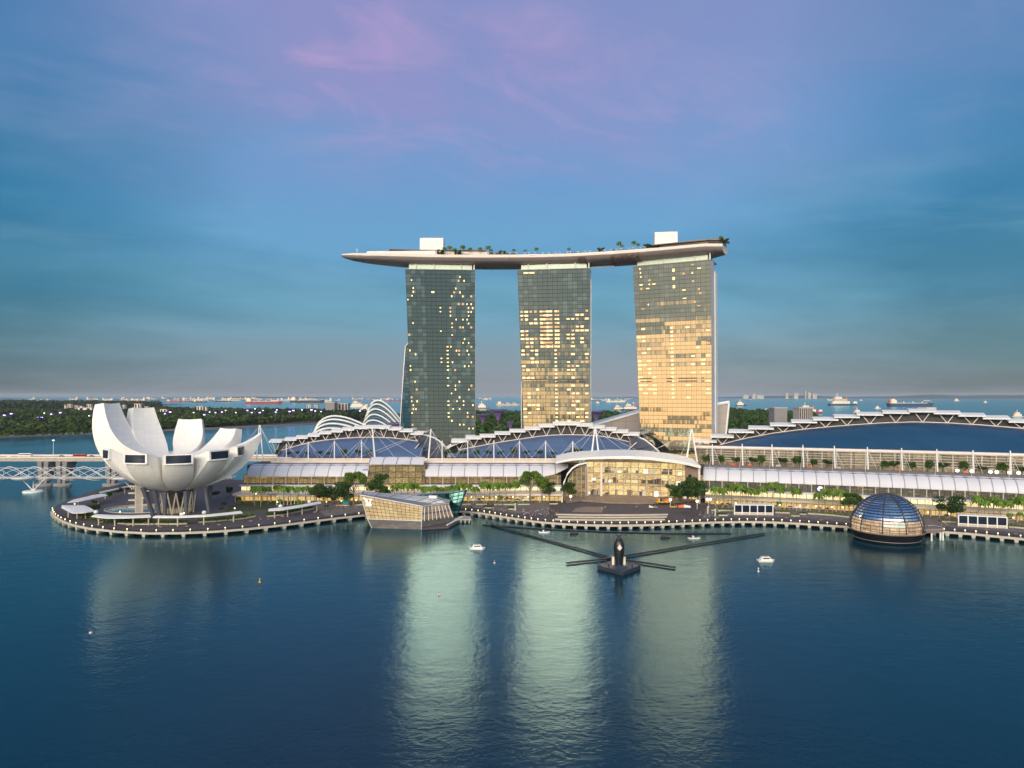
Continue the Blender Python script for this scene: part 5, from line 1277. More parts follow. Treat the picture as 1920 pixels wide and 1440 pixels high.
wood('garden_woods', pts, .30, ['leaf', 'farleaf', 'leafd'], q=60)
# ------------------------------------------------------------------ trees as things
def tree(label, H, rad, seed, n, size, lm='leaf', squash=.75, group=None, bare=.42, name='broad_tree'):
    rg = random.Random(seed); t = thing(name, label, 'tree', (0, 0, 0), group)
    q = MB(); q.tube([(0, 0, -.2), (rg.uniform(-.2, .2), 0, H*.25), (rg.uniform(-.3, .3), .1, H*bare), (0, 0, H*.75)], H*.028, 7, 0, H*.008)
    for k in range(6):
        a = k*1.05+rg.uniform(-.3, .3); q.tube([(0, 0, H*(bare-.06+.05*(k % 3))), (rad*.4*math.cos(a), rad*.4*math.sin(a), H*(bare+.18)), (rad*.75*math.cos(a), rad*.75*math.sin(a), H*(bare+.3+.05*(k % 2)))], H*.012, 5, 0, H*.004)
    q.build('trunk', 'trunk', t)
    q = MB(); cz = H*(bare+1)/2; rz = H*(1-bare)/2*1.05
    for k in range(11):
        a = rg.uniform(0, 6.28); d_ = rad*rg.uniform(.25, .72); z = cz+rz*rg.uniform(-.55, .62); r = rad*rg.uniform(.30, .48)*(1-.25*abs(z-cz)/rz)
        leaves(q, (d_*math.cos(a), d_*math.sin(a), z), (r, r, r*squash), n//11, size, 0, .2, .3, rg)
    q.build('crown', lm, t); return t
def palm(label, H, seed, lm='palm', nf=15, fl=3.6, group=None):
    rg = random.Random(seed); t = thing('palm_tree', label, 'palm', (0, 0, 0), group)
    q = MB(); b_ = rg.uniform(-.3, .3); q.tube([(0, 0, -.2), (b_*.4, 0, H*.35), (b_, 0, H*.7), (b_, 0, H)], .26, 7, 0, .17); q.build('trunk', 'palmtrunk', t)
    q = MB()
    for k in range(nf):
        a = k*2.399+rg.uniform(-.2, .2); up_ = rg.uniform(-.1, 1.35); L = fl*rg.uniform(.85, 1.15)
        e = Vector((math.cos(a), math.sin(a), 0)); s_ = Vector((-math.sin(a), math.cos(a), 0)); pr = None
        for j in range(6):
            f = j/5; c = Vector((b_, 0, H-.1))+e*(L*f*(1-.22*f))+Vector((0, 0, L*(up_*f*.9-1.05*f*f*(.8+up_*.35)))); w = .62*1.35*math.sin(math.pi*min(.97, .12+f*.86))+.08
            dr = Vector((0, 0, -w*.55)); cur = (c-s_*w+dr, c, c+s_*w+dr)
            if pr: q.face([pr[0], cur[0], cur[1], pr[1]]); q.face([pr[1], cur[1], cur[2], pr[2]])
            pr = cur
    q.build('crown', lm, t); return t
first = {}
def put(key, maker, p, rz, s_, label=None, group=None):
    if key not in first:
        o = first[key] = maker(); o.location = p; o.rotation_euler = (0, 0, rz); o.scale = (s_,)*3
        if label: o['label'] = label
        if group: o['group'] = group
        return o
    return dup(first[key], p, rz, s_, label, group)
rg = random.Random(31)
PR = [('row of palms before the middle awning shopfronts', [892, 908, 918, 928, 938, 950, 964, 879], 946, 'bright green palm in the row before the middle mall block', 1.0),
      ('palms behind the crystal pavilion', [741, 752, 764, 776, 788, 801, 812, 826, 838, 852, 864], 947, 'palm in the row behind the roof of the crystal pavilion', 1.0),
      ('palms by the lotus museum', [476, 487, 503, 519, 530, 546, 560, 571], 949, 'slender palm on the lawn side between museum and left awning', .92),
      ('palms behind the five bay kiosk', [1342, 1358, 1372, 1388, 1401, 1416, 1431, 1447, 1462, 1477, 1492], 953, 'tall palm behind the left glazed kiosk before the right block', 1.05),
      ('palms left of the dome', [1536, 1548, 1560, 1574], 962, 'palm in the short row left of the glass dome', .98),
      ('palms at the right edge', [1833, 1848, 1862, 1876, 1891, 1905, 1919, 1934], 979, 'palm in the row behind the right hand glazed kiosk', .98)]
for gname, pxs_, py, lab, s_ in PR:
    for j, px in enumerate(pxs_):
        v = rg.randrange(3); p = G(px+rg.uniform(-2, 2), py+rg.uniform(-3, 3), 2.5)
        put(('palm', v), lambda: palm('palm', 14.0, 40+v, 'palm', 32, 5.0), p, rg.uniform(0, 6.28), s_*rg.uniform(.86, 1.12), lab, gname)
for j, (px, py) in enumerate(((938, 949), (851, 951), (1461, 962), (1893, 986), (1913, 984), (525, 957), (560, 958))):
    p = G(px, py, 2.5); labs = ['short young palm in front of the middle palm row', 'short young palm right of the teal crystal', 'short young palm right of the left kiosk', 'short young palm at the end of the right kiosk', 'low palm at the right edge beside the tall row', 'young palm on the museum lawn', 'young palm beside the covered walk by the lawn']
    put(('palm', 0), None, p, rg.uniform(0, 6), .5, labs[j], 'short young palms')
T1_ = lambda: tree('t', 14, 4.8, 61, 2600, .40, 'leafb'); T2_ = lambda: tree('t', 13, 5.0, 62, 2400, .40, 'leaf'); T3_ = lambda: tree('t', 11, 6.6, 63, 2600, .42, 'leafd', .6, None, .35)
for key, mk, px, py, s_, lab in (('t1', T1_, 663, 949, 1.8, 'bright green tree left of the crystal pavilion, before the awning end'), ('t2', T2_, 706, 948, 1.75, 'loose crowned tree behind the tip of the crystal roof'), ('t2', T2_, 720, 950, 1.2, 'small tree half hidden by the crystal pavilion roof'),
        ('t3', T3_, 634, 950, 1.55, 'dark spreading tree beside the turquoise kiosk'), ('t3', T3_, 607, 950, 1.4, 'dark tree at the end of the museum lawn walk'), ('t2', T2_, 593, 951, 1.3, 'thin tree between palms and the dark spreading tree'), ('t2', T2_, 652, 950, .85, 'small dark tree right behind the turquoise kiosk'),
        ('t1', T1_, 994, 944, 1.75, 'tall bright green tree before the right end of the middle awning'), ('t1', T1_, 1016, 944, 1.4, 'second bright tree, right beside the tall one before the awning'), ('t2', T2_, 1030, 943, 1.15, 'darker small tree left of the glass arch'), ('t2', T2_, 1066, 945, 1.25, 'round dark green tree in front of the glass arch'),
        ('t2', T2_, 1265, 953, 1.3, 'airy tree on the plaza before the glass hall'), ('t3', T3_, 1290, 950, 1.6, 'dark drooping tree at the right end of the glass hall'), ('t2', T2_, 1308, 951, 1.65, 'tall round tree at the corner of glass hall and right awning'), ('t2', T2_, 1275, 948, 1.1, 'narrow tree behind the yellow truck'),
        ('t3', T3_, 1783, 979, 1.45, 'broad dark umbrella shaped tree right of the glass dome'), ('t2', T2_, 1592, 967, 1.15, 'leafy tree partly behind the left side of the dome'), ('t2', T2_, 1610, 966, 1.1, 'bushy tree touching the left rim of the dome')):
    put(key, mk, G(px, py, 2.5), rg.uniform(0, 6.28), s_, lab)
# small trees on the mall terraces
SM = lambda: tree('t', 7.0, 3.0, 71, 700, .42, 'leaf', .8, None, .30, 'terrace_tree')
SM2 = lambda: tree('t', 6.2, 3.4, 72, 700, .42, 'leafd', .55, None, .42, 'terrace_tree')
for px, s_ in ((522, .9), (541, .8), (557, .85), (576, .8), (598, .9), (618, .8), (645, 1.0), (671, 1.05), (692, .95)):
    k = rg.randrange(2); put(('sm', k), SM if k == 0 else SM2, BP(px, 858, 24), rg.uniform(0, 6.28), s_, 'small clipped tree on the left roof terrace, against the blue grey roof', 'trees on the left roof terrace')
for px, s_ in ((838, 1.0), (852, 1.1), (869, .9), (893, .9), (914, 1.0), (938, .9), (963, 1.2), (987, .95), (1011, 1.0), (1037, .8), (1064, .85), (1083, 1.25)):
    k = rg.randrange(2); put(('sm', k), SM, BP(px, 858, 24), rg.uniform(0, 6.28), s_, 'small clipped tree on the middle roof terrace, against the blue roof', 'trees on the middle roof terrace')
for j, px in enumerate((1323, 1352, 1380, 1410, 1428, 1468, 1494, 1525, 1552, 1660, 1676, 1709, 1742, 1768, 1808, 1842, 1880, 1915)):
    k = rg.randrange(2); a = FB(SOLVE(px, 19), 19, 28.2)
    put(('sm', k), SM, a, rg.uniform(0, 6.28), rg.uniform(.95, 1.3), 'potted tree on the louvred terrace behind the right white masts', 'trees on the right louvred terrace')
# palms and shrubs on the rooftop deck
for i, a_, s_ in ((4.75, -.84, .62), (4.95, -.84, .7), (5.12, -.84, .55), (5.32, -.84, .75), (5.5, -.84, .6), (5.75, -.84, .62), (5.95, -.84, .72), (6.05, -.84, .5), (6.55, -.84, .5), (6.8, -.84, .45), (7.1, -.84, .58), (7.9, -.84, .5), (9.22, -.84, .72), (9.30, -.84, .5), (9.62, -.84, .68), (9.72, -.84, .5), (12.9, -.84, .55)):
    put(('palm', rg.randrange(3)), None, deckpt(i, a_, zd-.4), rg.uniform(0, 6), s_*.85, 'small palm silhouetted on the long rooftop deck', 'palms on the rooftop deck')
SH = lambda: tree('t', 5.0, 3.6, 75, 420, .5, 'leafd', .6, None, .1, 'rooftop_shrub')
for i, lab in ((8.72, 'maroon dark shrub mass on the deck between middle and right towers'), (4.6, 'dark shrub beside the left restaurant on the rooftop deck'), (5.2, 'dark shrub under the palm cluster on the rooftop deck'), (10.0, 'dark shrub left of the right rooftop restaurant'), (6.3, 'dark low shrub by the rooftop pool'), (13.1, 'dark shrub at the right end of the rooftop deck')):
    put('sh', SH, deckpt(i, -.80, zd-.4), rg.uniform(0, 6), 1.15, lab)
# shore trees of the far garden, near enough to tell apart
for j in range(46):
    px = 3+j*13.0+rg.uniform(-4, 4); x = (px-960)/F*1650; Y = shoreY(x)+rg.uniform(20, 45); x = (px-960)/F*Y
    put('far', lambda: tree('t', 14, 8, 81, 420, 1.3, 'farleaf2', .7, None, .12, 'shore_tree'), (x, Y, 1.5), rg.uniform(0, 6), rg.uniform(.75, 1.25), 'round tree on the far garden shore across the water', 'trees along the far shore')
# violet floodlights of the garden and other far lights
def flood(k):
    mt, r = (('lviolet', 1.5), ('lviolet', 1.1), ('lteal', .9))[k]
    t = thing('floodlight_mast', 'tall mast with violet floodlight among the far trees', 'floodlight', (0, 0, 0), 'violet floodlights among the far trees')
    q = MB(); q.tube([(0, 0, 0), (0, 0, 19)], .22, 5); q.build('mast', 'greyslab', t)
    q = MB()
    for s_ in (-1, 1): q.lathe([(.2, 18.4), (r, 19), (r*.9, 20.2), (.2, 20.8)], 8, (s_*r*1.1, 0, 0))
    q.build('lamp_head', mt, t); return t
for px, py, k in ((8, 779, 0), (21, 776, 0), (70, 783, 1), (78, 783, 0), (83, 775, 2), (96, 777, 1), (113, 774, 0), (156, 782, 0), (167, 780, 2), (224, 781, 0), (309, 776, 1), (319, 773, 0), (363, 774, 2), (383, 778, 0), (393, 773, 2), (404, 774, 1), (416, 773, 1), (423, 770, 2), (442, 774, 2), (464, 770, 1), (472, 774, 1), (478, 767, 2), (487, 774, 0), (493, 770, 2), (517, 773, 1), (519, 769, 2), (543, 772, 0), (550, 770, 0), (566, 769, 2), (584, 769, 0), (591, 771, 1), (602, 772, 2), (675, 771, 1)):
    Y = 2050; p = P(px, py, Y); lab = 'tall mast with violet floodlight among the far trees' if k < 2 else 'tall mast with white floodlight among the far trees'
    put(('fl', k), lambda: flood(k), (p.x, Y, p.z-19), 0, 1.0, lab, 'violet floodlights among the far trees' if k < 2 else 'white floodlights among the far trees')
# far low buildings
def block(label, px0, px1, yt, Y, mt, deep=25, fins=0, cat='building', nm='apartment_block', ybase=None):
    a, b = P(px0, yt, Y), P(px1, yt, Y); zb = 2 if ybase is None else P(px0, ybase, Y).z
    t = thing(nm, label, cat, ((a.x+b.x)/2, Y, zb)); q = MB(); q.prism([(a.x, Y), (b.x, Y), (b.x, Y+deep), (a.x, Y+deep)], zb, a.z); q.build('wall', mt, t)
    q = MB(); q.prism([(a.x-1, Y-1), (b.x+1, Y-1), (b.x+1, Y+deep+1), (a.x-1, Y+deep+1)], a.z, a.z+1.4); q.build('roof', 'fin', t)
    for k in range(fins):
        q = MB(); x = a.x+(b.x-a.x)*(k+.5)/fins; q.box((x, Y-.3, zb), ((b.x-a.x)/fins*.45, .6, a.z-zb-1)); q.build('window', 'winglass', t)
    return t
M['haze1'] = mat('grey_render', (.26, .25, .27), .8, var=.08); M['haze2'] = mat('pale_render', (.50, .46, .42), .8, var=.08)
block('plain grey slab block by the sea, right of the towers', 1452, 1476, 765.5, 1400, 'haze1', 30)
block('pale block with vertical fins by the sea, beside the red ship', 1499, 1524, 765, 1300, 'haze2', 30, 7)
block('grey square block beyond the left glasshouse', 610, 627, 755, 2600, 'haze1', 40)
block('pale low block right of the grey square block beyond the glasshouse', 628, 652, 757, 2650, 'haze2', 40, 4)
for j, (px0, px1, yt, yb) in enumerate(((121, 123, 760, 766), (127, 133, 758.5, 765), (140, 145, 761, 767), (150, 153, 762, 768), (163, 170, 758.5, 765), (146, 172, 765, 768.5), (229, 234, 760, 766), (252, 263, 757.5, 766), (271, 277, 763, 769), (300, 312, 768, 772), (369, 380, 762.5, 769), (411, 417, 783, 789), (385, 387, 764, 770), (575, 583, 760, 765), (590, 596, 760, 765))):
    block(f'small white far building among dark trees, {("leftmost slim one", "second slim one near the left edge", "squat one left of the big petal", "tiny one left of the big petal", "tallest one left of the big petal", "long low one left of the big petal", "narrow one right of the big petal", "stepped one above the second petal", "low one by the second petal tip", "long low shed by the tree line", "box above the third petal", "hut near the far shore", "thin tower right of the third petal", "low one left of the grey block", "box left of the grey block")[j]}', px0, px1, yt, 2300, 'shipwhite', 12, 2 if px1-px0 > 4 else 0, 'building', 'far_building', yb)
# ================================================================== SHIPS ON THE STRAIT
def ship(px0, px1, yw, label, hull='redhull', kind='tanker', flip=0, group=None, hh_=None, cat='ship'):
    Y = CAMZ*F/(yw-HOR); Y = min(Y, 16000); xa, xb = (px0-960)/F*Y, (px1-960)/F*Y; L = xb-xa; z0 = 0 if Y < 16000 else 0
    t = thing('cargo_ship' if kind in ('tanker', 'box') else 'tugboat' if kind == 'tug' else 'work_vessel', label, cat, ((xa+xb)/2, Y, 0), group)
    B, D = L*.15, hh_ or L*.065; f = -1 if flip else 1; X_ = lambda u: (xa+xb)/2+f*(u-.5)*L
    q = MB(); lo = [(X_(.03), Y-B*.45, -1), (X_(.90), Y-B*.45, -1), (X_(.97), Y, -1), (X_(.90), Y+B*.45, -1), (X_(.03), Y+B*.45, -1)]
    hi = [(X_(0), Y-B/2, D), (X_(.88), Y-B/2, D*1.05), (X_(1), Y, D*1.35), (X_(.88), Y+B/2, D*1.05), (X_(0), Y+B/2, D)]
    q.hexa(lo, hi); h = q.build('hull', hull, t)
    def bx(u0, u1, z0_, z1_, nm, mt, w=.9):
        q = MB(); a, b = sorted((X_(u0), X_(u1))); q.prism([(a, Y-B*w/2), (b, Y-B*w/2), (b, Y+B*w/2), (a, Y+B*w/2)], z0_, z1_); return q.build(nm, mt, t)
    if kind == 'tanker':
        bx(.05, .17, D, D+L*.075, 'superstructure', 'shipwhite'); bx(.07, .14, D+L*.075, D+L*.10, 'bridge_deck', 'shipwhite', .7); bx(.03, .06, D, D+L*.085, 'funnel', 'orange', .3)
        for u in (.35, .55, .75): bx(u, u+.012, D, D+L*.045, 'deck_crane', 'shipwhite', .12)
        bx(.2, .86, D, D+L*.012, 'deck_piping', 'shipwhite', .3); bx(.955, .965, D, D+L*.04, 'foremast', 'shipwhite', .1)
    elif kind == 'box':
        bx(.08, .2, D, D+L*.10, 'superstructure', 'shipwhite'); bx(.02, .06, D, D+L*.08, 'funnel', 'orange', .3)
        for k in range(7): bx(.23+k*.09, .31+k*.09, D, D+L*(.02+.022*((k*7) % 3)), 'container_stack', ['pink', 'redhull', 'haze2'][k % 3])
    elif kind == 'tug':
        bx(.18, .72, D, D+L*.16, 'deckhouse', 'shipwhite'); bx(.28, .6, D+L*.16, D+L*.28, 'wheelhouse', 'shipwhite', .7); bx(.40, .44, D+L*.28, D+L*.46, 'mast', 'shipwhite', .1); bx(.2, .27, D+L*.16, D+L*.3, 'funnel', 'orange', .3)
    else:
        bx(.12, .72, D, D+L*.09, 'deckhouse', 'shipwhite'); bx(.18, .62, D+L*.09, D+L*.17, 'deckhouse', 'cream'); bx(.22, .45, D+L*.17, D+L*.24, 'wheelhouse', 'shipwhite'); bx(.30, .32, D+L*.24, D+L*.36, 'mast', 'shipwhite', .1); bx(.62, .66, D+L*.09, D+L*.25, 'crane_post', 'orange', .2); bx(.86, .98, D, D+L*.08, 'bow_house', 'shipwhite', .5)
    return t
for a in ((460, 530, 757.5, 'long red tanker at anchor left of the far woods', 'redhull', 'tanker'), (544, 609, 755, 'black hulled tanker right of the long red one', 'blackhull', 'tanker'), (892, 918, 766, 'red ship with pale wheelhouse between left and middle towers', 'red', 'tug'), (930, 976, 760.5, 'long pale ship touching the left edge of the middle tower', 'haze2', 'box'),
          (1116, 1127, 757, 'small dark hulled ship right of the middle tower', 'blackhull', 'tug'), (1136, 1174, 754, 'white freighter between middle and right towers, farther out', 'shipwhite', 'box'), (1148, 1176, 769, 'brown and white vessel low between middle and right towers', 'stage', 'work'), (1165, 1204, 769.5, 'black hulled vessel beside the golden tower', 'blackhull', 'work'), (1185, 1206, 758, 'red hulled ship half hidden by the golden tower', 'red', 'tanker'),
          (1378, 1400, 761, 'white ferry with dark hull just right of the flared wall', 'blackhull', 'tug'), (1553, 1607, 760.5, 'dark hulled work vessel with pale deckhouses, largest on the right', 'bluehull', 'work'), (1664, 1750, 762, 'long dark and pink cargo ship above the right roof', 'bluehull', 'tanker'), (1596, 1622, 777.5, 'small work boat with crane right above the right roof', 'bluehull', 'tug'), (1494, 1542, 775, 'red and white vessel behind the finned block', 'red', 'work'), (1896, 1922, 782, 'brown grey vessel at the right edge of the sea', 'haze2', 'tug'),
          (655, 690, 763, 'white ferry above the left glasshouse', 'shipwhite', 'work'), (675, 694, 768, 'white ferry just left of the taller glasshouse', 'shipwhite', 'tug'), (688, 705, 750, 'red hulled far ship above the taller glasshouse', 'redhull', 'box'), (722, 752, 752, 'red hulled ship touching the leftmost tower', 'redhull', 'box'), (362, 388, 754.5, 'dark hulled ship above the third petal', 'blackhull', 'box'), (312, 342, 754, 'red freighter with stacked cargo above the second petal', 'redhull', 'box'), (425, 452, 751.5, 'grey far freighter left of the long red tanker', 'haze2', 'box'),
          (1788, 1800, 752, 'tiny cream boat right of the long dark cargo ship', 'shipwhite', 'tug'), (1844, 1852, 755, 'tiny boat with mast far out on the right', 'shipwhite', 'tug'), (1640, 1652, 766, 'tiny white launch right of the largest work vessel', 'white', 'tug'), (1434, 1441, 768.5, 'tiny white launch near the grey slab block', 'white', 'tug'), (1612, 1618, 751, 'tiny pale ship above the largest work vessel', 'shipwhite', 'tug'), (1732, 1744, 752, 'tiny cream ship above the long dark cargo ship', 'shipwhite', 'box')):
    ship(*a)
rg = random.Random(17)
proto = {}
def farship(k):
    t = thing('far_ship', 'tiny pale ship at anchor near the hazy left horizon', 'ship', (0, 0, 0), 'ships crowded along the left horizon')
    q = MB(); L = 220; q.hexa([(-100, -15, -1), (95, -15, -1), (95, 15, -1), (-100, 15, -1)], [(-105, -16, 15), (105, -16, 16), (110, 16, 16), (-105, 16, 15)]); q.build('hull', ['redhull', 'blackhull', 'haze2'][k], t)
    q = MB(); q.box((-80, 0, 15), (30, 28, 34)); q.box((-82, 0, 49), (18, 20, 10)); q.box((-95, 0, 15), (8, 8, 42)); q.build('superstructure', 'shipwhite', t)
    q = MB()
    for j in range(5): q.box((-40+j*28, 0, 15), (18, 26, rg.choice((6, 14, 22)))); 
    q.build('deck_cargo', ['shipwhite', 'pink', 'shipwhite'][k], t); return t
for j in range(62):
    px = rg.choice([rg.uniform(50, 460), rg.uniform(180, 420), rg.uniform(420, 640)]); Y = rg.uniform(9000, 15500); k = rg.randrange(3)
    lab = ('tiny red hulled ship at anchor near the hazy left horizon', 'tiny black hulled ship at anchor near the hazy left horizon', 'tiny grey hulled ship at anchor near the hazy left horizon')[k]
    put(('fs', k), lambda: farship(k), ((px-960)/F*Y, Y, 0), rg.choice((0, math.pi))+rg.uniform(-.5, .5), rg.uniform(.5, 1.0), lab, 'ships crowded along the left horizon')
for j in range(20):
    px = rg.choice([rg.uniform(650, 755), rg.uniform(895, 970), rg.uniform(1112, 1196), rg.uniform(1345, 1560)]); Y = rg.uniform(10000, 16000); k = rg.randrange(3)
    put(('fs', k), None, ((px-960)/F*Y, Y, 0), rg.choice((0, math.pi))+rg.uniform(-.5, .5), rg.uniform(.4, .8), ('tiny red hulled ship far out beyond the towers', 'tiny black hulled ship far out beyond the towers', 'tiny grey hulled ship far out beyond the towers')[k], 'far ships beyond the towers')
# pale works on the far island
for px, w, h in ((1398, 10, 2), (1413, 6, 4), (1425, 14, 2), (1475, 4, 6), (1492, 8, 5), (1510, 2, 10), (1517, 5, 7), (1527, 8, 4)):
    Y = 19000; a = P(px, 742, Y); t = thing('far_factory', f'tiny pale industrial building on the far island, {["leftmost of all", "second from left", "long low third", "left of the tall chimney group", "beside the chimney group", "slim chimney itself", "stack right of the chimney", "rightmost of the works"][(1398, 1413, 1425, 1475, 1492, 1510, 1517, 1527).index(px)]}', 'factory', (a.x, Y, 0))
    q = MB(); q.box((a.x, Y, -2), (w*14, 60, 60+h*14)); q.build('wall', 'haze2', t); q = MB(); q.box((a.x, Y, 58+h*14), (w*15, 64, 8)); q.build('roof', 'fin', t)

# ================================================================== SMALL CRAFT AND FLOATING STRUCTURES ON THE BAY
def launch(px, yw, L, label):
    Y = CAMZ*F/(yw-HOR); x = (px-960)/F*Y; t = thing('river_boat', label, 'boat', (x, Y, 0)); o = Vector((x, Y, 0)); B = L*.42
    q = MB(); q.hexa([o+Vector(p) for p in ((-L*.45, -B*.4, -.3), (L*.35, -B*.4, -.3), (L*.46, 0, -.3), (L*.35, B*.4, -.3), (-L*.45, B*.4, -.3))], [o+Vector(p) for p in ((-L*.5, -B*.5, .9), (L*.38, -B*.5, .95), (L*.52, 0, 1.1), (L*.38, B*.5, .95), (-L*.5, B*.5, .9))]); q.build('hull', 'white', t)
    q = MB(); q.hexa([o+Vector(p) for p in ((-L*.36, -B*.42, .9), (L*.34, -B*.42, .9), (L*.34, B*.42, .9), (-L*.36, B*.42, .9))], [o+Vector(p) for p in ((-L*.25, -B*.3, 2.5), (L*.18, -B*.3, 2.5), (L*.18, B*.3, 2.5), (-L*.25, B*.3, 2.5))]); cb = q.build('cabin', 'white', t)
    q = MB(); q.hexa([o+Vector(p) for p in ((-L*.24, -B*.415, 1.5), (L*.22, -B*.40, 1.5), (L*.22, -B*.3, 1.5), (-L*.24, -B*.3, 1.5))], [o+Vector(p) for p in ((-L*.20, -B*.355, 2.1), (L*.17, -B*.35, 2.1), (L*.17, -B*.3, 2.1), (-L*.20, -B*.3, 2.1))]); q.build('window', 'winglass', cb)
    q = MB(); q.box(o+Vector((-.1*L, 0, 2.5)), (L*.34, B*.45, .25)); q.build('roof', 'greyslab', t)
launch(895, 1030, 8.0, 'white cabin boat alone on the bay left of the dark pod'); launch(1436, 1053, 8.2, 'white cabin boat alone on the bay right of the dark pod')
def buoy(px, yw, label, mt='yellow', h=2.2):
    Y = CAMZ*F/(yw-HOR); x = (px-960)/F*Y; t = thing('buoy', label, 'buoy', (x, Y, 0)); o = Vector((x, Y, 0))
    q = MB(); q.lathe([(.1, -.4), (.48, -.2), (.52, .25), (.15, .5)], 10, o); q.build('float', 'white' if mt != 'yellow' else mt, t); q = MB(); q.lathe([(.18, .4), (.12, h*.5), (.28, h*.52), (.28, h*.75), (.05, h*.8)], 8, o); q.build('beacon', mt, t)
buoy(487, 1092, 'yellow buoy floating alone at the left of the bay'); buoy(927, 1056, 'small buoy below the left white boat', 'orange', 1.8); buoy(823, 1115, 'tiny red buoy on the bright reflection of the leftmost tower', 'red', 1.4); buoy(1422, 1072, 'pale buoy just below the right white boat', 'shipwhite', 2.4); buoy(170, 1187, 'tiny dark buoy near the left reflection of the museum', 'red', 1.0)
def dinghy(px, yw, L, label, mt, dark=0):
    Y = CAMZ*F/(yw-HOR); x = (px-960)/F*Y; o = Vector((x, Y, 0)); t = thing('work_raft' if dark else 'open_boat', label, 'raft' if dark else 'boat', (x, Y, 0))
    q = MB(); B = L*.35; q.hexa([o+Vector(p) for p in ((-L/2, -B/2, -.2), (L*.3, -B/2, -.2), (L*.45, 0, -.2), (L*.3, B/2, -.2), (-L/2, B/2, -.2))], [o+Vector(p) for p in ((-L/2, -B/2, .7), (L*.32, -B/2, .7), (L*.5, 0, .9), (L*.32, B/2, .7), (-L/2, B/2, .7))]); q.build('hull', mt, t)
    q = MB(); q.hexa([o+Vector(p) for p in ((-L*.42, -B*.36, .72), (L*.26, -B*.36, .72), (L*.26, B*.36, .72), (-L*.42, B*.36, .72))], [o+Vector(p) for p in ((-L*.42, -B*.36, .78), (L*.26, -B*.36, .78), (L*.26, B*.36, .78), (-L*.42, B*.36, .78))]); q.build('floor', 'dark' if not dark else 'black', t)
    if dark:
        for k in range(4): q = MB(); q.box(o+Vector((-L*.35+k*L*.2, 0, .7)), (L*.09, B*.4, 1.6)); q.build('drum', 'black', t)
    else:
        q = MB(); q.box(o+Vector((-L*.1, 0, .7)), (L*.12, B*.5, .9)); q.build('console', 'white', t)
dinghy(1021, 999, 6.5, 'white open boat moored off the plaza steps', 'white'); dinghy(1302, 1010, 7.0, 'pink sided open boat near the long right arm', 'pink'); dinghy(1247, 1009, 5.5, 'black raft with drums between pod and pink boat', 'black', 1); dinghy(1076, 1001, 5.0, 'black raft lying left of the dark pod', 'black', 1)
# dark pod with four floating arms
fp = Vector((rangeX(1160.5, 327), 327, 0))
TF = thing('fountain_platform', 'dark floating fountain with upright pod on a diamond raft and four long arms', 'fountain', fp)
mb = MB(); mb.prism([(fp.x-10, fp.y), (fp.x, fp.y-12), (fp.x+10, fp.y), (fp.x, fp.y+12)], .1, 1.9); rf0 = mb.build('raft', 'dark', TF)
mb = MB(); mb.prism([(fp.x-3.6, fp.y-5), (fp.x, fp.y-8.5), (fp.x+3.6, fp.y-5), (fp.x, fp.y-2.2)], 1.9, 2.4); mb.build('raft_hatch', 'bluehull', rf0)
mb = MB(); mb.lathe([(1.9, 1.6), (1.7, 2.6), (2.0, 5.0), (2.55, 9.2), (2.45, 11.6), (1.7, 13.6), (1.3, 14.0), (.1, 14.1)], 20, fp); mb.build('pod', 'black', TF, True)
mb = MB(); f_ = lambda x, z: fp+Vector((x, -2.62, z)); mb.hexa([f_(-1.1, 10.4), f_(0, 9.1), f_(1.1, 10.4), f_(0, 12)], [p+Vector((0, .5, 0)) for p in (f_(-1.1, 10.4), f_(0, 9.1), f_(1.1, 10.4), f_(0, 12))]); mb.build('pod_light', 'pink', TF)
mb = MB(); mb.lathe([(1.5, 13.9), (1.5, 14.6), (.9, 14.7), (.9, 15.6), (1.2, 15.7), (1.2, 16.1), (.1, 16.1)], 14, fp); mb.build('pod_top', 'dark', TF)
for s_ in (-1, 1):
    mb = MB(); mb.box(fp+Vector((s_*2.6, 1.0, 1.9)), (1.0, 1.2, 3.6)); mb.build('side_cabinet', 'shipwhite', TF)
mb = MB(); mb.prism([(fp.x-3, fp.y+20), (fp.x, fp.y+16.5), (fp.x+3, fp.y+20), (fp.x, fp.y+23.5)], .1, 1.3); mb.hexa([(fp.x-1, fp.y+11, .3), (fp.x+1, fp.y+11, .3), (fp.x+1, fp.y+17.5, .3), (fp.x-1, fp.y+17.5, .3)], [(fp.x-1, fp.y+11, 1.1), (fp.x+1, fp.y+11, 1.1), (fp.x+1, fp.y+17.5, 1.1), (fp.x-1, fp.y+17.5, 1.1)]); mb.build('hub_raft', 'dark', TF)
for k in range(10):
    a = k/10*4; i = int(a); c4 = [(-9, 0), (0, -10.8), (9, 0), (0, 10.8), (-9, 0)]; f = a-i
    mb = MB(); mb.lathe([(.35, 1.9), (.35, 3.0), (.55, 3.05), (.1, 3.5)], 8, (fp.x+c4[i][0]+(c4[i+1][0]-c4[i][0])*f, fp.y+c4[i][1]+(c4[i+1][1]-c4[i][1])*f, 0)); mb.build('bollard', 'dark', TF)
for (px, py) in ((922, 984), (1434, 1000), (1062, 1056), (1266, 1064)):
    e = G(px, py, .6); hb = fp+Vector((0, 20, 0)); b_ = hb+(e-hb).normalized()*1.5; b_.z = .7; e.z = .7; d = (e-b_).normalized(); n = Vector((-d.y, d.x, 0)); mb = MB(); L = (e-b_).length
    for o in (-.6, .6): mb.tube([b_+n*o, e+n*o], .34, 6)
    for k in range(int(L/2.2)):
        c = b_+d*(k*2.2); mb.tube([c-n*.75, c+d*1.1+n*.75], .16, 4)
        mb.tube([c-n*.75, c+n*.75+Vector((0, 0, .0))], .16, 4)
    mb.build('arm', 'black', TF)
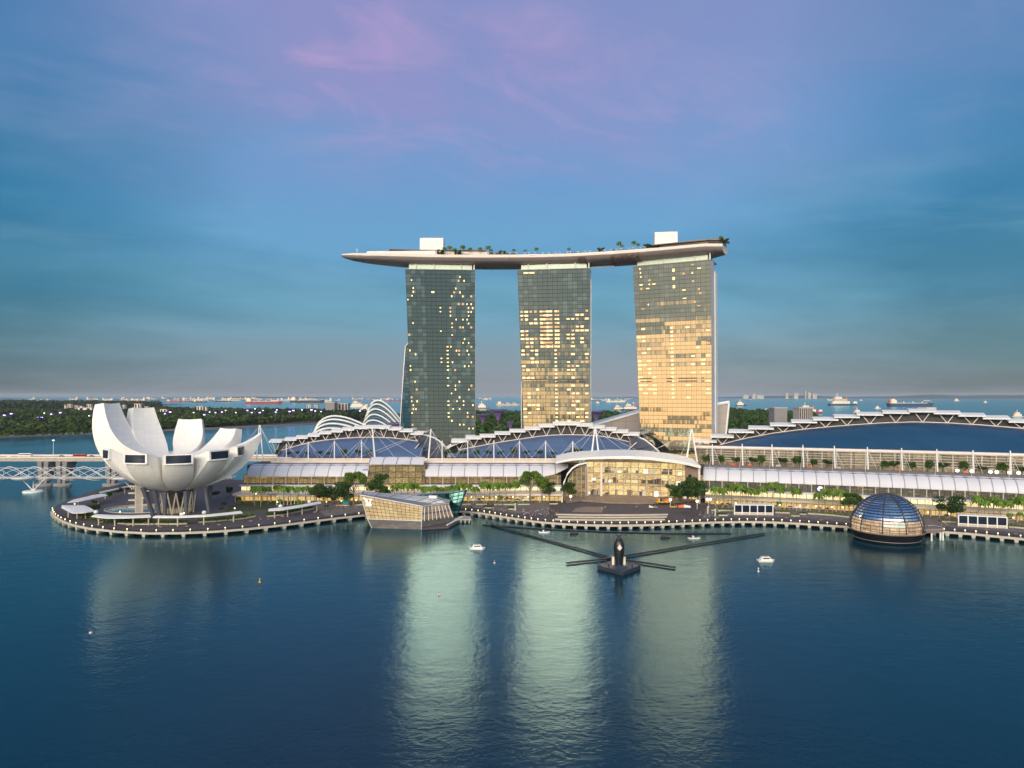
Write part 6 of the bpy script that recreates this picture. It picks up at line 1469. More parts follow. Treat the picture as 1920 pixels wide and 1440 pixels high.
t = thing('floating_boom', 'thin dark floating boom lying parallel to the quay', 'boom', G(1150, 996, 0)); mb = MB()
bp_ = [G(x, y, .25) for x, y in ((905, 984), (960, 988), (1050, 993.5), (1150, 997.5), (1260, 1000), (1370, 1000))]; mb.tube(bp_, .42, 6); mb.build('boom', 'black', t)
t = thing('rubble_rocks', 'pale boulders showing under the quay before the plaza', 'rocks', G(1180, 990, 0)); mb = MB(); rg = random.Random(8)
for k in range(70):
    p = G(rg.uniform(950, 1300), 0, 0) if False else None
    px = rg.uniform(960, 1310); a = BPq = G(px, lerp(EDGE_B, px)+2.0, 0); r = rg.uniform(.5, 1.1); mb.lathe([(.1, -.3), (r, .1), (r*.8, r*.6), (.1, r*.9)], 6, (a.x, a.y+rg.uniform(1.5, 4), 0))
mb.build('boulder', 'concrete', t)

# ================================================================== PROMENADE FURNITURE
def railing(ps, label, inset=.9):
    t = thing('railing', label, 'railing', ps[len(ps)//2]); mb = MB(); rs = resample(ps, 2.6); off = []
    for a, b in zip(rs, rs[1:]):
        d = (b-a).normalized(); n = Vector((-d.y, d.x, 0)); off.append(a+n*inset)
    for p in off: mb.tube([p, p+Vector((0, 0, 1.25))], .09, 4)
    mb.build('post', 'dark', t) if False else None
    q = MB()
    for a, b in zip(off, off[1:]):
        for z in (.35, .6, .85, 1.15): q.tube([a+Vector((0, 0, z)), b+Vector((0, 0, z))], .09 if z < 1 else .12, 4)
    q.v += []; base = len(q.v); q.v += mb.v; q.f += [tuple(i+base for i in f) for f in mb.f]; q.m += mb.m; q.uv += mb.uv
    q.build('rail', 'dark', t)
railing(ea, 'dark railing round the museum promontory'); railing(eb[0:4], 'dark railing behind the crystal pavilion'); railing(eb[3:15], 'dark railing along the quay before the plaza'); railing(eb[14:], 'dark railing along the quay by the glass dome')
def bollard():
    t = thing('lamp_bollard', 'glowing lamp bollard at the edge', 'lamp', (0, 0, 0), 'lamp bollards along the quay'); q = MB(); q.hexa([(-.25, -.25, 0), (.25, -.25, 0), (.25, .25, 0), (-.25, .25, 0)], [(-.2, -.2, 1.1), (.2, -.2, 1.1), (.2, .2, 1.1), (-.2, .2, 1.1)]); q.build('post', 'cream', t)
    q = MB(); q.lathe([(.2, 1.1), (.26, 1.3), (.18, 1.55), (.05, 1.6)], 8); q.build('lamp_head', 'lamp', t); return t
rs = [(p, 'glowing lamp bollard on the edge of the museum promontory', 'lamp bollards on the promontory') for p in resample(ea, 9.3)]+[(p, 'glowing lamp bollard on the straight quay edge', 'lamp bollards along the quay') for p in resample(eb, 5.1)]
for p, lab, gr in rs: put('bol', bollard, (p.x, p.y+.15, 2.72), 0, 1.0, lab, gr)
# sun shelters on the promontory: white curved roofs on posts
def shelter(front, backp, posts, label, z=7.8):
    fr = [G(x, y, z) for x, y in front]; bk = [G(x, y, z+.5) for x, y in backp]; c = fr[len(fr)//2]; t = thing('shelter', label, 'shelter', (c.x, c.y, 2.5)); mb = MB(); n = 14
    def ip(ps, u):
        u *= len(ps)-1; k = min(int(u), len(ps)-2); return ps[k].lerp(ps[k+1], u-k)
    f = lambda u, v: ip(fr, u).lerp(ip(bk, u), v)+Vector((0, 0, .45*math.sin(math.pi*v)))
    mb.grid(f, n, 4); mb.grid(lambda u, v: f(u, v)-Vector((0, 0, .4)), n, 4)
    mb.grid(lambda u, v: f(u, 0)-Vector((0, 0, .4*v)), n, 1); mb.grid(lambda u, v: f(0, u)-Vector((0, 0, .4*v)), 4, 1); mb.grid(lambda u, v: f(1, u)-Vector((0, 0, .4*v)), 4, 1)
    mb.build('roof', 'white', t)
    for u in posts:
        p = f(u, .35); mb = MB(); mb.tube([(p.x, p.y, 2.5), (p.x, p.y, p.z-.2)], .42, 8); mb.build('post', 'cream', t)
    return t
shelter([(171, 968), (200, 971.5), (240, 971), (283, 969)], [(186, 964), (215, 965.5), (250, 966), (280, 964.5)], (.1, .42, .72, .97), 'curved white shelter on the near edge below the stair tower')
shelter([(286, 970), (330, 970.5), (390, 968), (455, 961.5)], [(296, 966.5), (340, 967), (390, 964.5), (448, 958)], (.06, .33, .62, .92), 'long white shelter in front of the museum columns')
shelter([(503, 957.5), (530, 956), (565, 950.5), (603, 943)], [(505, 953.5), (530, 951), (565, 946), (598, 940)], (.14, .42, .68, .93), 'white shelter with round roof domes at the right end of the promontory')
shelter([(115, 951.5), (135, 962), (160, 961), (178, 958)], [(116, 947), (140, 947.5), (158, 947), (160, 948.5)], (.2, .45, .7), 'fan shaped white shelter at the left tip of the promontory')
shelter([(126, 942), (150, 940), (178, 934), (202, 929)], [(150, 934), (165, 930.5), (172, 928.5), (190, 925.5)], (.2, .8), 'slender white shelter with slot in its roof on the left edge')
shelter([(186, 924.5), (205, 921), (226, 916), (248, 911)], [(186, 922.5), (205, 918.5), (226, 914), (240, 911)], (.2, .8), 'narrow white shelter furthest back under the big petal')
for px, py, lab in ((180, 961, 'left of the stair tower'), (341, 965.5, 'before the museum columns'), (383, 962, 'right of the museum columns'), (526, 950, 'left half of the right shelter'), (580, 941.5, 'right half of the right shelter')):
    a = G(px, py, 8.3); t = thing('roof_dome', f'small white rounded fan housing on a shelter roof, {lab}', 'fan housing', a); mb = MB(); mb.lathe([(1.2, -.2), (1.3, .7), (.9, 1.3), (.1, 1.5)], 12, a); mb.build('housing', 'white', t); mb = MB(); mb.lathe([(1.4, -.5), (1.4, -.1), (1.2, -.1)], 12, a); mb.build('collar', 'greyslab', t)
# hedges and planters
def hedge(ps, w, h, label, mt='leafb', z=2.5, base=True, name='hedge'):
    ps = [G(x, y, z) for x, y in ps]; c = ps[len(ps)//2]; t = thing(name, label, 'hedge', c); q = MB(); rg = random.Random(int(c.x*10))
    L = sum((b-a).length for a, b in zip(ps, ps[1:]))
    for p in resample(ps, .8): leaves(q, (p.x, p.y, p.z+h*.55), (.9, w/2, h*.68), int(44*max(1, h/1.6)), .42, 0, .3, .3, rg)
    q.build('foliage', mt, t)
    if base:
        q = MB()
        for a, b in zip(ps, ps[1:]):
            d = (b-a).normalized(); n = Vector((-d.y, d.x, 0))*(w/2+.3); q.hexa([a-n, b-n, b+n, a+n], [p+Vector((0, 0, .75)) for p in (a-n, b-n, b+n, a+n)])
        q.build('planter', 'cream', t)
hedge([(147, 961.5), (160, 970.5), (190, 977.5), (222, 980.5)], 4, 2.6, 'dense hedge under the left shelters', 'leafb', base=False); hedge([(186, 952.5), (166, 956.5), (158, 962.5)], 5, 2.4, 'dark hedge inside the left shelter fan', 'leaf', base=False)
hedge([(225, 981.5), (255, 983), (290, 983)], 3.4, 2.8, 'hedge behind the posts below the stair tower', 'leaf'); hedge([(292, 982.5), (318, 983), (352, 982)], 3.4, 2.0, 'bright hedge before the museum, left of its path', 'leafb'); hedge([(372, 979.5), (405, 977.5), (428, 975)], 3.4, 2.2, 'bright hedge before the museum, right of its path', 'leafb')
hedge([(428, 975.5), (455, 972.5), (475, 968.5)], 4, 2.2, 'low hedge between the two right shelters', 'leafb'); hedge([(500, 968.5), (530, 965.5), (560, 959.5), (585, 954.5)], 3.4, 2.3, 'hedge behind the posts of the right shelter', 'leaf'); hedge([(540, 952.5), (565, 948.5), (590, 945.5)], 3, 1.8, 'low hedge just behind the right shelter roof', 'leafb', base=False)
hedge([(175, 932), (195, 926), (222, 921), (245, 915)], 5, 2.2, 'flowering hedge along the far left edge of the promontory', 'leafb', base=False)
hedge([(632, 948), (655, 948)], 3, .9, 'low hedge around the turquoise kiosk', 'leafb'); hedge([(664, 947.5), (680, 946.5)], 3, 1.2, 'low hedge left of the gold glass front', 'leafb')
hedge([(858, 946), (882, 945.5)], 4.5, 1.3, 'lawn hedge right of the teal crystal', 'leafb'); hedge([(892, 946), (912, 945.5)], 4.5, 1.4, 'clipped hedge under the bright palm row, left part', 'leafb'); hedge([(927, 946), (965, 946)], 4.5, 1.4, 'clipped hedge under the bright palm row, middle part', 'leafb'); hedge([(970, 946), (992, 945.5)], 4.5, 1.4, 'clipped hedge under the bright palm row, right part', 'leafb')
for x0, x1, y, lab in ((909, 926, 952.5, 'boxed hedge on the quay before the bright palms'), (953, 968, 955, 'dark oval hedge beside the white marker post'), (1346, 1364, 966.5, 'oval dark hedge in a pale bowl left of the kiosk'), (1030, 1046, 945, 'small grass strip left of the arch')):
    hedge([(x0, y), (x1, y)], 3.0, 1.7, lab, 'leaf')
hedge([(1332, 957), (1340, 957)], 4, 1.2, 'short bright hedge left of the kiosk palms', 'leafb'); hedge([(1345, 957), (1374, 957.5)], 4, 1.5, 'bright hedge between bowl planter and left kiosk', 'leafb'); hedge([(1453, 961), (1480, 962)], 4, 1.5, 'bright hedge right of the left kiosk', 'leafb'); hedge([(1483, 967.5), (1498, 968)], 3, 1.1, 'low boxed hedge on the quay right of the left kiosk', 'leafb')
hedge([(1515, 963), (1560, 966), (1594, 970)], 4, 1.4, 'bright hedge left of the dome', 'leafb'); hedge([(1764, 978), (1790, 979)], 4, 1.2, 'hedge at the foot of the umbrella shaped tree', 'leafb'); hedge([(1892, 988), (1935, 992)], 4, 1.4, 'bright hedge right of the right kiosk', 'leafb'); hedge([(1500, 964), (1512, 965)], 3.5, 1.5, 'short hedge at the end of the palm row', 'leaf')
t = struct(MB().build('x', 'lawn')) if False else None
mb = MB(); mb.prism([(p.x, p.y) for p in [G(x, y, 2.5) for x, y in ((420, 962), (500, 955), (560, 944), (560, 938), (500, 938), (430, 948))]], 2.3, 2.6); struct(mb.build('lawn', 'lawn'))
# promenade paving behind the timber strip
mb = MB()
pv = [(610, 968), (690, 957), (868, 950), (905, 953), (960, 961), (1030, 965), (1030, 950), (1035, 938), (860, 936), (700, 938), (600, 938), (590, 950)]
mb.face([(*G(x, y, 2.5).xy, 2.504) for x, y in pv]); struct(mb.build('paving', 'paving'))
mb = MB(); pv = [(1316, 972), (1340, 969), (1400, 968), (1500, 971), (1600, 980), (1700, 984), (1760, 986), (1920, 999), (2050, 1012), (2050, 962), (1900, 952), (1700, 947), (1500, 944), (1330, 942)]
mb.face([(*G(x, y, 2.5).xy, 2.504) for x, y in pv]); struct(mb.build('paving', 'paving'))
# five bay glazed kiosks
def kiosk(px0, px1, y0, y1, label):
    a, b = G(px0, y0, 2.5), G(px1, y1, 2.5); d = (b-a).normalized(); n = Vector((-d.y, d.x, 0)); L = (b-a).length; t = thing('kiosk', label, 'kiosk', (a+b)/2); H = 6.2
    mb = MB(); mb.hexa([a-n*.3, b-n*.3, b+n*6, a+n*6], [p+Vector((0, 0, 1.3)) for p in (a-n*.3, b-n*.3, b+n*6, a+n*6)]); mb.build('base', 'cream', t)
    mb = MB(); mb.hexa([a-n*.5+Vector((0, 0, H)), b-n*.5+Vector((0, 0, H)), b+n*6.2+Vector((0, 0, H)), a+n*6.2+Vector((0, 0, H))], [p+Vector((0, 0, .55)) for p in (a-n*.5+Vector((0, 0, H)), b-n*.5+Vector((0, 0, H)), b+n*6.2+Vector((0, 0, H)), a+n*6.2+Vector((0, 0, H)))]); mb.build('roof', 'white', t)
    for k in range(6):
        p = a+d*(L*k/5); mb = MB(); mb.hexa([p-d*.28-n*.4, p+d*.28-n*.4, p+d*.28+n*.3, p-d*.28+n*.3], [q+Vector((0, 0, H)) for q in (p-d*.28-n*.4, p+d*.28-n*.4, p+d*.28+n*.3, p-d*.28+n*.3)]); mb.build('post', 'white', t)
    mb = MB(); mb.hexa([a-n*.42+Vector((0, 0, 1.3)), b-n*.42+Vector((0, 0, 1.3)), b+n*.2+Vector((0, 0, 1.3)), a+n*.2+Vector((0, 0, 1.3))], [p+Vector((0, 0, .4)) for p in (a-n*.42+Vector((0, 0, 1.3)), b-n*.42+Vector((0, 0, 1.3)), b+n*.2+Vector((0, 0, 1.3)), a+n*.2+Vector((0, 0, 1.3)))]); mb.build('sill', 'white', t)
    for k in range(5):
        p, q = a+d*(L*k/5+.3)-n*.1, a+d*(L*(k+1)/5-.3)-n*.1; mb = MB(); mb.face([p+Vector((0, 0, 1.5)), q+Vector((0, 0, 1.5)), q+Vector((0, 0, H)), p+Vector((0, 0, H))]); mb.build('window', 'winglass', t)
kiosk(1377, 1449, 965, 966, 'white framed kiosk of five dark panes before the right palms'); kiosk(1797, 1888, 986, 991, 'white framed kiosk of five dark panes at the far right')
# turquoise kiosk, truck, tent, marker posts, globe lamps, covered walk
a = G(649, 947, 2.5); t = thing('ticket_booth', 'bright turquoise hut with pitched roof beside the trees', 'hut', a)
mb = MB(); mb.box(a, (4.2, 3, 3.0)); mb.build('wall', 'teal', t); mb = MB(); mb.hexa([a+Vector((-2.2, -1.7, 3)), a+Vector((2.2, -1.7, 3)), a+Vector((2.2, 1.7, 3)), a+Vector((-2.2, 1.7, 3))], [a+Vector((-.3, -1.7, 4.3)), a+Vector((.3, -1.7, 4.3)), a+Vector((.3, 1.7, 4.3)), a+Vector((-.3, 1.7, 4.3))]); mb.build('roof', 'teal', t)
a = G(1244, 944, 5.9); t = thing('crane_truck', 'yellow crane truck parked on the plaza stage', 'truck', a)
mb = MB(); mb.hexa([a+Vector((-4.6, -1.2, .6)), a+Vector((-2.6, -1.2, .6)), a+Vector((-2.6, 1.2, .6)), a+Vector((-4.6, 1.2, .6))], [a+Vector((-4.3, -1.2, 3.4)), a+Vector((-2.6, -1.2, 3.4)), a+Vector((-2.6, 1.2, 3.4)), a+Vector((-4.3, 1.2, 3.4))]); cb = mb.build('cab', 'yellow', t)
mb = MB(); mb.box(a+Vector((-4.2, -1.22, 2.1)), (.6, .1, .9)); mb.build('window', 'winglass', cb)
mb = MB(); mb.box(a+Vector((1.2, 0, .8)), (7, 2.3, .6)); mb.build('bed', 'yellow', t); mb = MB(); mb.box(a+Vector((-1.6, 0, 1.4)), (1.2, 1.6, 2.4)); mb.tube([a+Vector((-1.6, 0, 3.6)), a+Vector((3.5, 0, 4.6))], .35, 6); mb.build('crane', 'dark', t)
mb = MB(); mb.box(a+Vector((2.2, 0, 1.4)), (3.2, 2, 1.4)); mb.build('cargo', 'orange', t)
for x in (-3.4, .8, 3.4):
    mb = MB(); mb.tube([a+Vector((x, -1.3, .55)), a+Vector((x, 1.3, .55))], .55, 10); mb.build('wheel', 'black', t)
a = G(1282, 952.5, 4.1); t = thing('event_tent', 'domed tent, orange left half and white right half, on the plaza', 'tent', a)
mb = MB(); mb.grid(lambda u, v: a+Vector((-4+4*u, -1.6+3.2*v, 2.4*math.sin(math.pi*v)*(.75+.25*u))), 4, 10); mb.build('cover', 'orange', t, True)
mb = MB(); mb.grid(lambda u, v: a+Vector((4.5*u, -1.6+3.2*v, 2.4*math.sin(math.pi*v)*(1-.35*u))), 4, 10); mb.build('cover', 'white', t, True)
a = G(1262, 952, 4.1); t = thing('flat_cart', 'yellow flat cart beside the orange tent', 'cart', a); mb = MB(); mb.box(a+Vector((0, 0, .4)), (4.4, 2, .5)); mb.build('bed', 'yellow', t); mb = MB(); mb.tube([a+Vector((-2.2, 0, .5)), a+Vector((-2.2, 0, 2))], .12, 5); mb.tube([a+Vector((2.2, 0, .5)), a+Vector((2.2, 0, 2))], .12, 5); mb.build('stake', 'yellow', t)
a = G(1222, 952, 4.3); t = thing('white_seat', 'white moulded seat on the plaza boards', 'seat', a); mb = MB(); mb.hexa([a+Vector(p) for p in ((-2, -1, 0), (2.5, -1, 0), (2.5, 1, 0), (-2, 1, 0))], [a+Vector(p) for p in ((-1.6, -1, 1.8), (-.6, -1, 1.2), (-.6, 1, 1.2), (-1.6, 1, 1.8))]); mb.build('shell', 'white', t); mb = MB(); mb.box(a+Vector((3.2, 0, 0)), (1.8, .9, .4)); mb.build('footrest', 'white', t)
for px, py, lab in ((966, 957, 'white marker post on the quay beside the oval hedge'), (1341, 968, 'white marker post left of the oval bowl planter'), (1327, 963, 'white marker post at the top of the plaza edge')):
    a = G(px, py, 2.5); t = thing('marker_post', lab, 'post', a); mb = MB(); mb.box(a, (.9, .6, 4.4)); mb.build('post', 'cream', t); mb = MB(); mb.box(a+Vector((0, 0, 4.4)), (1.1, .8, .25)); mb.build('cap', 'white', t)
def globe(n_):
    t = thing('globe_lamp', 'white globe lamp on the plaza', 'lamp', (0, 0, 0)); q = MB()
    q.tube([(0, 0, 0), (0, 0, 5.5)], .16, 6); q.build('post', 'white', t)
    for dx_ in ((0,) if n_ == 1 else (-1.1, 1.1)):
        q = MB(); q.lathe([(.1, 5.0), (.7, 5.3), (.9, 5.8), (.7, 6.4), (.1, 6.7)], 12, (dx_, 0, 0)); q.build('globe', 'lwhite', t)
    return t
for px, py, n_, lab in ((1070, 946, 1, 'white globe lamp under the glass arch tree'), (1257, 953, 1, 'white globe lamp before the yellow truck'), (1329, 952, 2, 'pair of white globes on one post at the hall corner'), (1307, 956, 1, 'slim white lamp post beside the tall round tree')):
    o = globe(n_); o.location = G(px, py, 2.9); o['label'] = lab
t = thing('covered_walk', 'flat white covered walk on thin columns beyond the museum lawn', 'covered walk', G(560, 945, 2.5))
a, b = G(518, 948, 2.5), G(592, 946, 2.5); mb = MB(); mb.hexa([a+Vector((0, 0, 6.4)), b+Vector((0, 0, 6.4)), b+Vector((0, 5, 6.4)), a+Vector((0, 5, 6.4))], [p+Vector((0, 0, .6)) for p in (a+Vector((0, 0, 6.4)), b+Vector((0, 0, 6.4)), b+Vector((0, 5, 6.4)), a+Vector((0, 5, 6.4)))]); mb.build('roof', 'pink', t)
for k in range(12):
    mb = MB(); p = a.lerp(b, k/11); mb.tube([p+Vector((0, .6, 0)), p+Vector((0, .6, 6.4))], .22, 6); mb.build('column', 'white', t)
# globe lamps on the right terrace cafe
for px, py in ((1795, 879.5), (1822, 882), (1857, 883), (1869, 882), (1893, 885), (1910, 884)):
    a = FB(SOLVE(px, 17.5), 17.5, 28.2)
    def mk():
        t = thing('paper_lantern', 'round glowing lantern on the right terrace', 'lantern', (0, 0, 0), 'round lanterns at the right end of the terrace'); q = MB(); q.lathe([(.1, 1.2), (.9, 1.6), (1.15, 2.2), (.9, 2.9), (.1, 3.2)], 12); q.build('globe', 'lwhite', t); q = MB(); q.tube([(0, 0, 0), (0, 0, 1.3)], .1, 5); q.build('stand', 'dark', t); return t
    put('lan', mk, a, 0, 1.0)
for j, (px, mt, w) in enumerate(((1376, 'orange', 4), (1384, 'red', 3), (1406, 'orange', 3.4), (1460, 'cream', 3.4), (1484, 'stage', 3), (1520, 'orange', 3), (1564, 'stage', 3.6), (1574, 'cream', 2.6), (1683, 'orange', 2.6), (1812, 'orange', 2.6), (1835, 'stage', 3))):
    a = FB(SOLVE(px, 18.5), 18.5, 28.2); lab = ['long orange banquette at the left end of the louvred terrace', 'red parasol cluster beside the long banquette', 'orange seating right of the second white mast', 'cream seating before the third right mast', 'brown bar counter near the third right mast', 'bright orange planter box before the fourth right mast', 'brown counter left of the pale bar hut', 'pale bar hut on the terrace by the fifth right mast', 'small orange table group at the seventh right mast', 'small orange lamp table near the lanterns', 'brown counter among the lanterns'][j]
    t = thing('terrace_furniture', lab, 'seating', a); mb = MB(); mb.box(a, (w, 1.6, .9)); mb.build('seat', mt, t); mb = MB(); mb.box(a+Vector((0, .9, 0)), (w, .4, 2.0)); mb.build('backrest', mt, t)

# cafe parasols, benches, tall lamp posts, shrubs, planting on the rooftop deck
def parasol(mt, lab, gr):
    t = thing('cafe_parasol', lab, 'parasol', (0, 0, 0), gr); q = MB(); q.lathe([(1.75, 2.3), (1.0, 2.85), (.05, 3.25)], 8); q.build('canopy', mt, t); q = MB(); q.tube([(0, 0, 0), (0, 0, 3.2)], .07, 5); q.build('pole', 'steel', t)
    q = MB(); q.lathe([(.55, .7), (.55, .78), (.05, .8)], 10, (1.0, .3, 0)); q.tube([(1.0, .3, 0), (1.0, .3, .75)], .06, 5); q.build('table', 'shipwhite', t); return t
rg = random.Random(77)
for j in range(30):
    px = rg.uniform(884, 1000); k = j % 3; nm = ('dark violet', 'white', 'dark')[k]
    put(('par', k), lambda: parasol(('cb', 'white', 'dark')[k], 'p', 'g'), G(px, rg.uniform(939.5, 944), 2.5), rg.uniform(0, 6), 1.0, f'{nm} cafe parasol with table behind the bright palm row', f'{nm} cafe parasols behind the palm row')
for j in range(20):
    px = rg.uniform(1350, 1560) if j < 12 else rg.uniform(1720, 1920); k = j % 3; nm = ('dark violet', 'white', 'dark')[k]; s_ = SOLVE(px, -6)
    put(('par', k), None, FB(s_, -11-rg.uniform(0, 3), 2.5), rg.uniform(0, 6), 1.0, f'{nm} cafe parasol with table before the right block shops', f'{nm} cafe parasols before the right block')
def bench():
    t = thing('bench', 'plain timber bench on the walk', 'bench', (0, 0, 0)); q = MB(); q.box((0, 0, .42), (2.2, .6, .12)); q.build('seat', 'stage', t); q = MB(); q.box((0, .28, .54), (2.2, .1, .45)); q.build('backrest', 'stage', t)
    for x in (-.8, .8): q = MB(); q.box((x, 0, 0), (.12, .5, .42)); q.build('leg', 'dark', t)
    return t
for px, py in ((150, 972), (190, 981), (240, 987), (300, 990), (350, 989), (410, 986), (470, 979), (530, 971), (590, 962)):
    put('ben', bench, G(px, py, 2.5), rg.uniform(-.2, .2), 1.0, 'timber bench on the museum promontory walk', 'benches on the museum promontory')
for px, py in ((905, 956), (945, 960), (1345, 973), (1420, 972), (1475, 973), (1540, 977), (1590, 981), (1745, 988), (1850, 996), (1905, 1003)):
    put('ben', None, G(px, py, 2.5), rg.uniform(-.2, .2), 1.0, 'timber bench on the straight quay', 'benches on the straight quay')
def lamppost():
    t = thing('lamp_post', 'tall slim lamp post', 'street lamp', (0, 0, 0)); q = MB(); q.tube([(0, 0, 0), (0, 0, 7.2)], .11, 6, 0, .07); q.build('post', 'greyslab', t); q = MB(); q.lathe([(.1, 6.9), (.32, 7.2), (.26, 7.6), (.05, 7.7)], 8); q.build('lamp_head', 'lamp', t); return t
for px, py, gr in [(x, lerp([(600, 962), (690, 957)], x), 0) for x in (612, 640, 668)]+[(x, 951.5, 1) for x in (884, 906, 930, 962, 990, 1020)]+[(x, lerp([(1330, 962), (1600, 974), (1920, 996)], x), 2) for x in (1345, 1380, 1462, 1500, 1530, 1560, 1580, 1740, 1780, 1900)]+[(x, y, 3) for x, y in ((140, 966), (225, 982), (345, 985), (440, 975), (520, 962), (480, 945), (540, 940))]:
    put('lpo', lamppost, G(px, py, 2.5), 0, 1.0, ('tall slim lamp post left of the crystal pavilion', 'tall slim lamp post on the quay before the palm row', 'tall slim lamp post on the right quay', 'tall slim lamp post on the museum promontory')[gr], ('lamp posts left of the crystal pavilion', 'lamp posts before the palm row', 'lamp posts on the right quay', 'lamp posts on the promontory')[gr])
for px, py, s_ in ((205, 936, .8), (222, 929, .9), (236, 924, .8), (255, 918, .9), (178, 948, .6), (292, 915, .8), (420, 952, .6), (447, 944, .7), (463, 938, .8), (486, 935, .9), (505, 938, .8), (455, 950, .5), (612, 955, .5), (625, 944, .7), (580, 955, .5), (405, 935, .9), (430, 930, 1.0), (415, 960, .5)):
    put(('sm', rg.randrange(2)), None, G(px, py, 2.5), rg.uniform(0, 6), s_*1.05, 'small garden tree on the promontory around the museum', 'garden trees around the museum')
for i0, i1, lab in ((4.5, 5.6, 'dark planting strip under the palms left of the rooftop pool'), (5.9, 7.0, 'low planting strip along the left half of the rooftop pool'), (7.3, 8.4, 'low planting strip along the right half of the rooftop pool'), (9.0, 10.1, 'dark planting strip left of the right rooftop restaurant'), (12.2, 13.0, 'planting at the blunt right end of the rooftop deck')):
    t = thing('rooftop_hedge', lab, 'hedge', deckpt((i0+i1)/2, -.55, zd-.4)); q = MB()
    for k in range(int((i1-i0)*34)):
        p = deckpt(i0+(i1-i0)*rg.random(), rg.uniform(-.90, -.74), zd); leaves(q, (p.x, p.y, zd+.8), (1.0, .8, rg.uniform(.6, 2.0)), 9, .42, 0, .2, .3, rg)
    q.build('foliage', 'leafd', t)
# ================================================================== PEOPLE
def person(seed):
    rg = random.Random(seed); st = rg.uniform(.05, .32); name = 'person'
    vs, es, rr = [], [], []
    def v(p, r, par=None):
        vs.append(p); rr.append(r)
        if par is not None: es.append((par, len(vs)-1))
        return len(vs)-1
    pel = v((0, 0, .95), (.15, .11)); ch = v((0, .02, 1.25), (.17, .11), pel); sh = v((0, .01, 1.45), (.12, .09), ch); nk = v((0, .02, 1.54), (.055, .055), sh); hd = v((0, .0, 1.63), (.095, .105), nk); v((0, 0, 1.73), (.07, .08), hd)
    for s_ in (-1, 1):
        hp = v((s_*.1, 0, .88), (.10, .10), pel); kn = v((s_*.11, -s_*st*.5, .49), (.07, .07), hp); an = v((s_*.11, -s_*st+.05, .09), (.045, .045), kn); v((s_*.12, -s_*st-.12, .04), (.045, .035), an)
        sl_ = v((s_*.2, .02, 1.42), (.06, .06), sh); eb_ = v((s_*.27, s_*st*.4, 1.14), (.045, .045), sl_); wr = v((s_*.26, s_*st*.6-.1, .9), (.033, .033), eb_); v((s_*.26, s_*st*.6-.13, .8), (.04, .03), wr)
    me = bpy.data.meshes.new('person'); me.from_pydata(vs, es, []); o = bpy.data.objects.new('person_skin', me); col.objects.link(o)
    m_ = o.modifiers.new('s', 'SKIN'); sv = me.skin_vertices[0].data
    for k, r in enumerate(rr): sv[k].radius = r; sv[k].use_root = (k == 0)
    o.modifiers.new('u', 'SUBSURF').levels = 1
    dg = bpy.context.evaluated_depsgraph_get(); me2 = bpy.data.meshes.new_from_object(o.evaluated_get(dg)); bpy.data.objects.remove(o)
    for f in me2.polygons: f.use_smooth = True
    me2.name = 'person'; return me2
SHIRT = [('white', 'cw'), ('red', 'cr'), ('blue', 'cb'), ('black', 'ck'), ('yellow', 'cy'), ('pink', 'cp')]
bodies = [person(s) for s in (1, 2, 3)]
PM = {}
def person_mesh(b, c):
    if (b, c) in PM: return PM[b, c]
    me = bodies[b].copy()
    for m_ in ('skin', SHIRT[c][1], ('ck', 'cb')[b % 2], 'hair'): me.materials.append(M[m_])
    for f in me.polygons:
        x, y, z = f.center; f.material_index = 0 if (z > 1.52 and not (z > 1.66 or y > .03)) else 3 if z > 1.52 else 1 if (z > .93 and not (abs(x) > .22 and z < 1.15)) else 2 if z < .95 and not abs(x) > .2 else 0
    PM[b, c] = me; return me
def crowd(n, poly, zone, group, rz=None):
    rg = random.Random(len(zone)+n)
    for k in range(n):
        u, v_ = rg.random(), rg.random(); (ax, ay), (bx_, by), (cx1, cy1), (dx1, dy1) = poly
        px = (ax*(1-u)+bx_*u)*(1-v_)+(dx1*(1-u)+cx1*u)*v_; py = (ay*(1-u)+by*u)*(1-v_)+(dy1*(1-u)+cy1*u)*v_
        c = rg.randrange(6); o = bpy.data.objects.new('person', person_mesh(rg.randrange(3), c)); col.objects.link(o)
        z = 2.504 if 'steps' not in zone else 4.45
        o.location = G(px, py, z); o.rotation_euler = (0, 0, rg.uniform(0, 6.28)); o.scale = (1.05,)*3
        tag(o, f'person in {SHIRT[c][0]} top standing {zone}', 'person', f'{group}, {SHIRT[c][0]} tops')
crowd(64, [(972, 955), (1050, 955), (1050, 972), (985, 971)], 'on the quay left of the plaza boards', 'visitors on the quay left of the plaza')
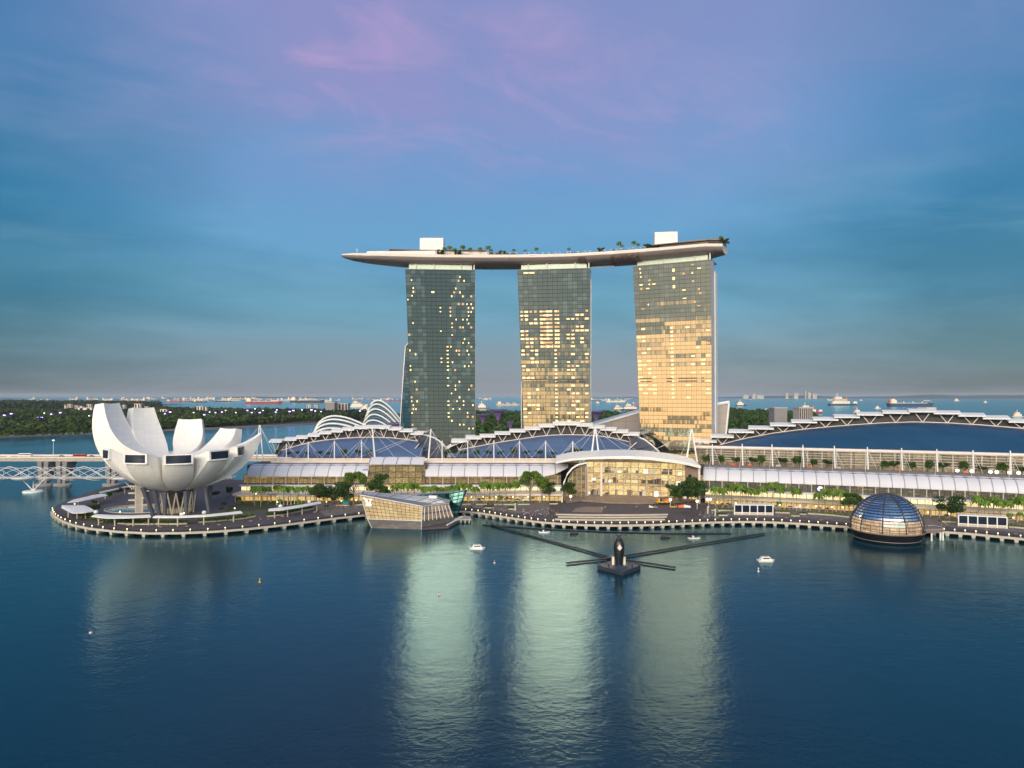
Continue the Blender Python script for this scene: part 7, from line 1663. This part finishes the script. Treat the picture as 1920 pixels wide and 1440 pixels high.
crowd(16, [(880, 950), (960, 957), (955, 965), (875, 957)], 'on the quay below the palm row', 'visitors on the quay below the palms')
crowd(14, [(1300, 962), (1345, 962), (1345, 975), (1310, 976)], 'at the right corner of the plaza', 'visitors at the right plaza corner')
crowd(12, [(1120, 950), (1230, 950), (1230, 956), (1120, 956)], 'on the plaza steps', 'visitors on the plaza steps')
crowd(10, [(120, 968), (300, 990), (300, 985), (150, 968)], 'on the left promontory walk', 'visitors on the left promontory')
crowd(9, [(380, 990), (560, 972), (560, 966), (400, 984)], 'on the right promontory walk', 'visitors on the right promontory')
crowd(10, [(1480, 972), (1590, 980), (1590, 976), (1480, 968)], 'on the quay left of the dome', 'visitors left of the dome')
crowd(8, [(1735, 990), (1790, 992), (1780, 985), (1735, 982)], 'on the quay right of the dome', 'visitors right of the dome')

crowd(20, [(890, 942), (1000, 942), (1000, 948), (890, 948)], 'between the palms and the parasols', 'visitors between palms and parasols')
crowd(14, [(1340, 962), (1380, 962), (1375, 972), (1340, 972)], 'left of the five pane kiosk', 'visitors left of the kiosk')
crowd(14, [(1450, 966), (1530, 970), (1530, 974), (1450, 972)], 'right of the five pane kiosk', 'visitors right of the kiosk')
crowd(16, [(590, 950), (690, 950), (690, 962), (600, 964)], 'on the quay left of the crystal pavilion', 'visitors left of the crystal pavilion')
crowd(12, [(240, 935), (300, 935), (290, 960), (230, 955)], 'by the pond under the museum', 'visitors by the pond')
# ================================================================== THE AIR
m = bpy.data.materials.new('haze_air'); m.use_nodes = True; nt = m.node_tree; nt.nodes.remove(nt.nodes['Principled BSDF'])
pv_ = nt.nodes.new('ShaderNodeVolumePrincipled'); pv_.inputs['Color'].default_value = (.75, .85, .95, 1); pv_.inputs['Density'].default_value = 2.0e-5; pv_.inputs['Anisotropy'].default_value = 0.0
nt.links.new(pv_.outputs[0], nt.nodes['Material Output'].inputs['Volume']); M['haze_air'] = m
mb = MB(); mb.prism([(-61000, -3100), (61000, -3100), (61000, 91000), (-61000, 91000)], -1.5, 260); stuff(mb.build('haze', 'haze_air'))
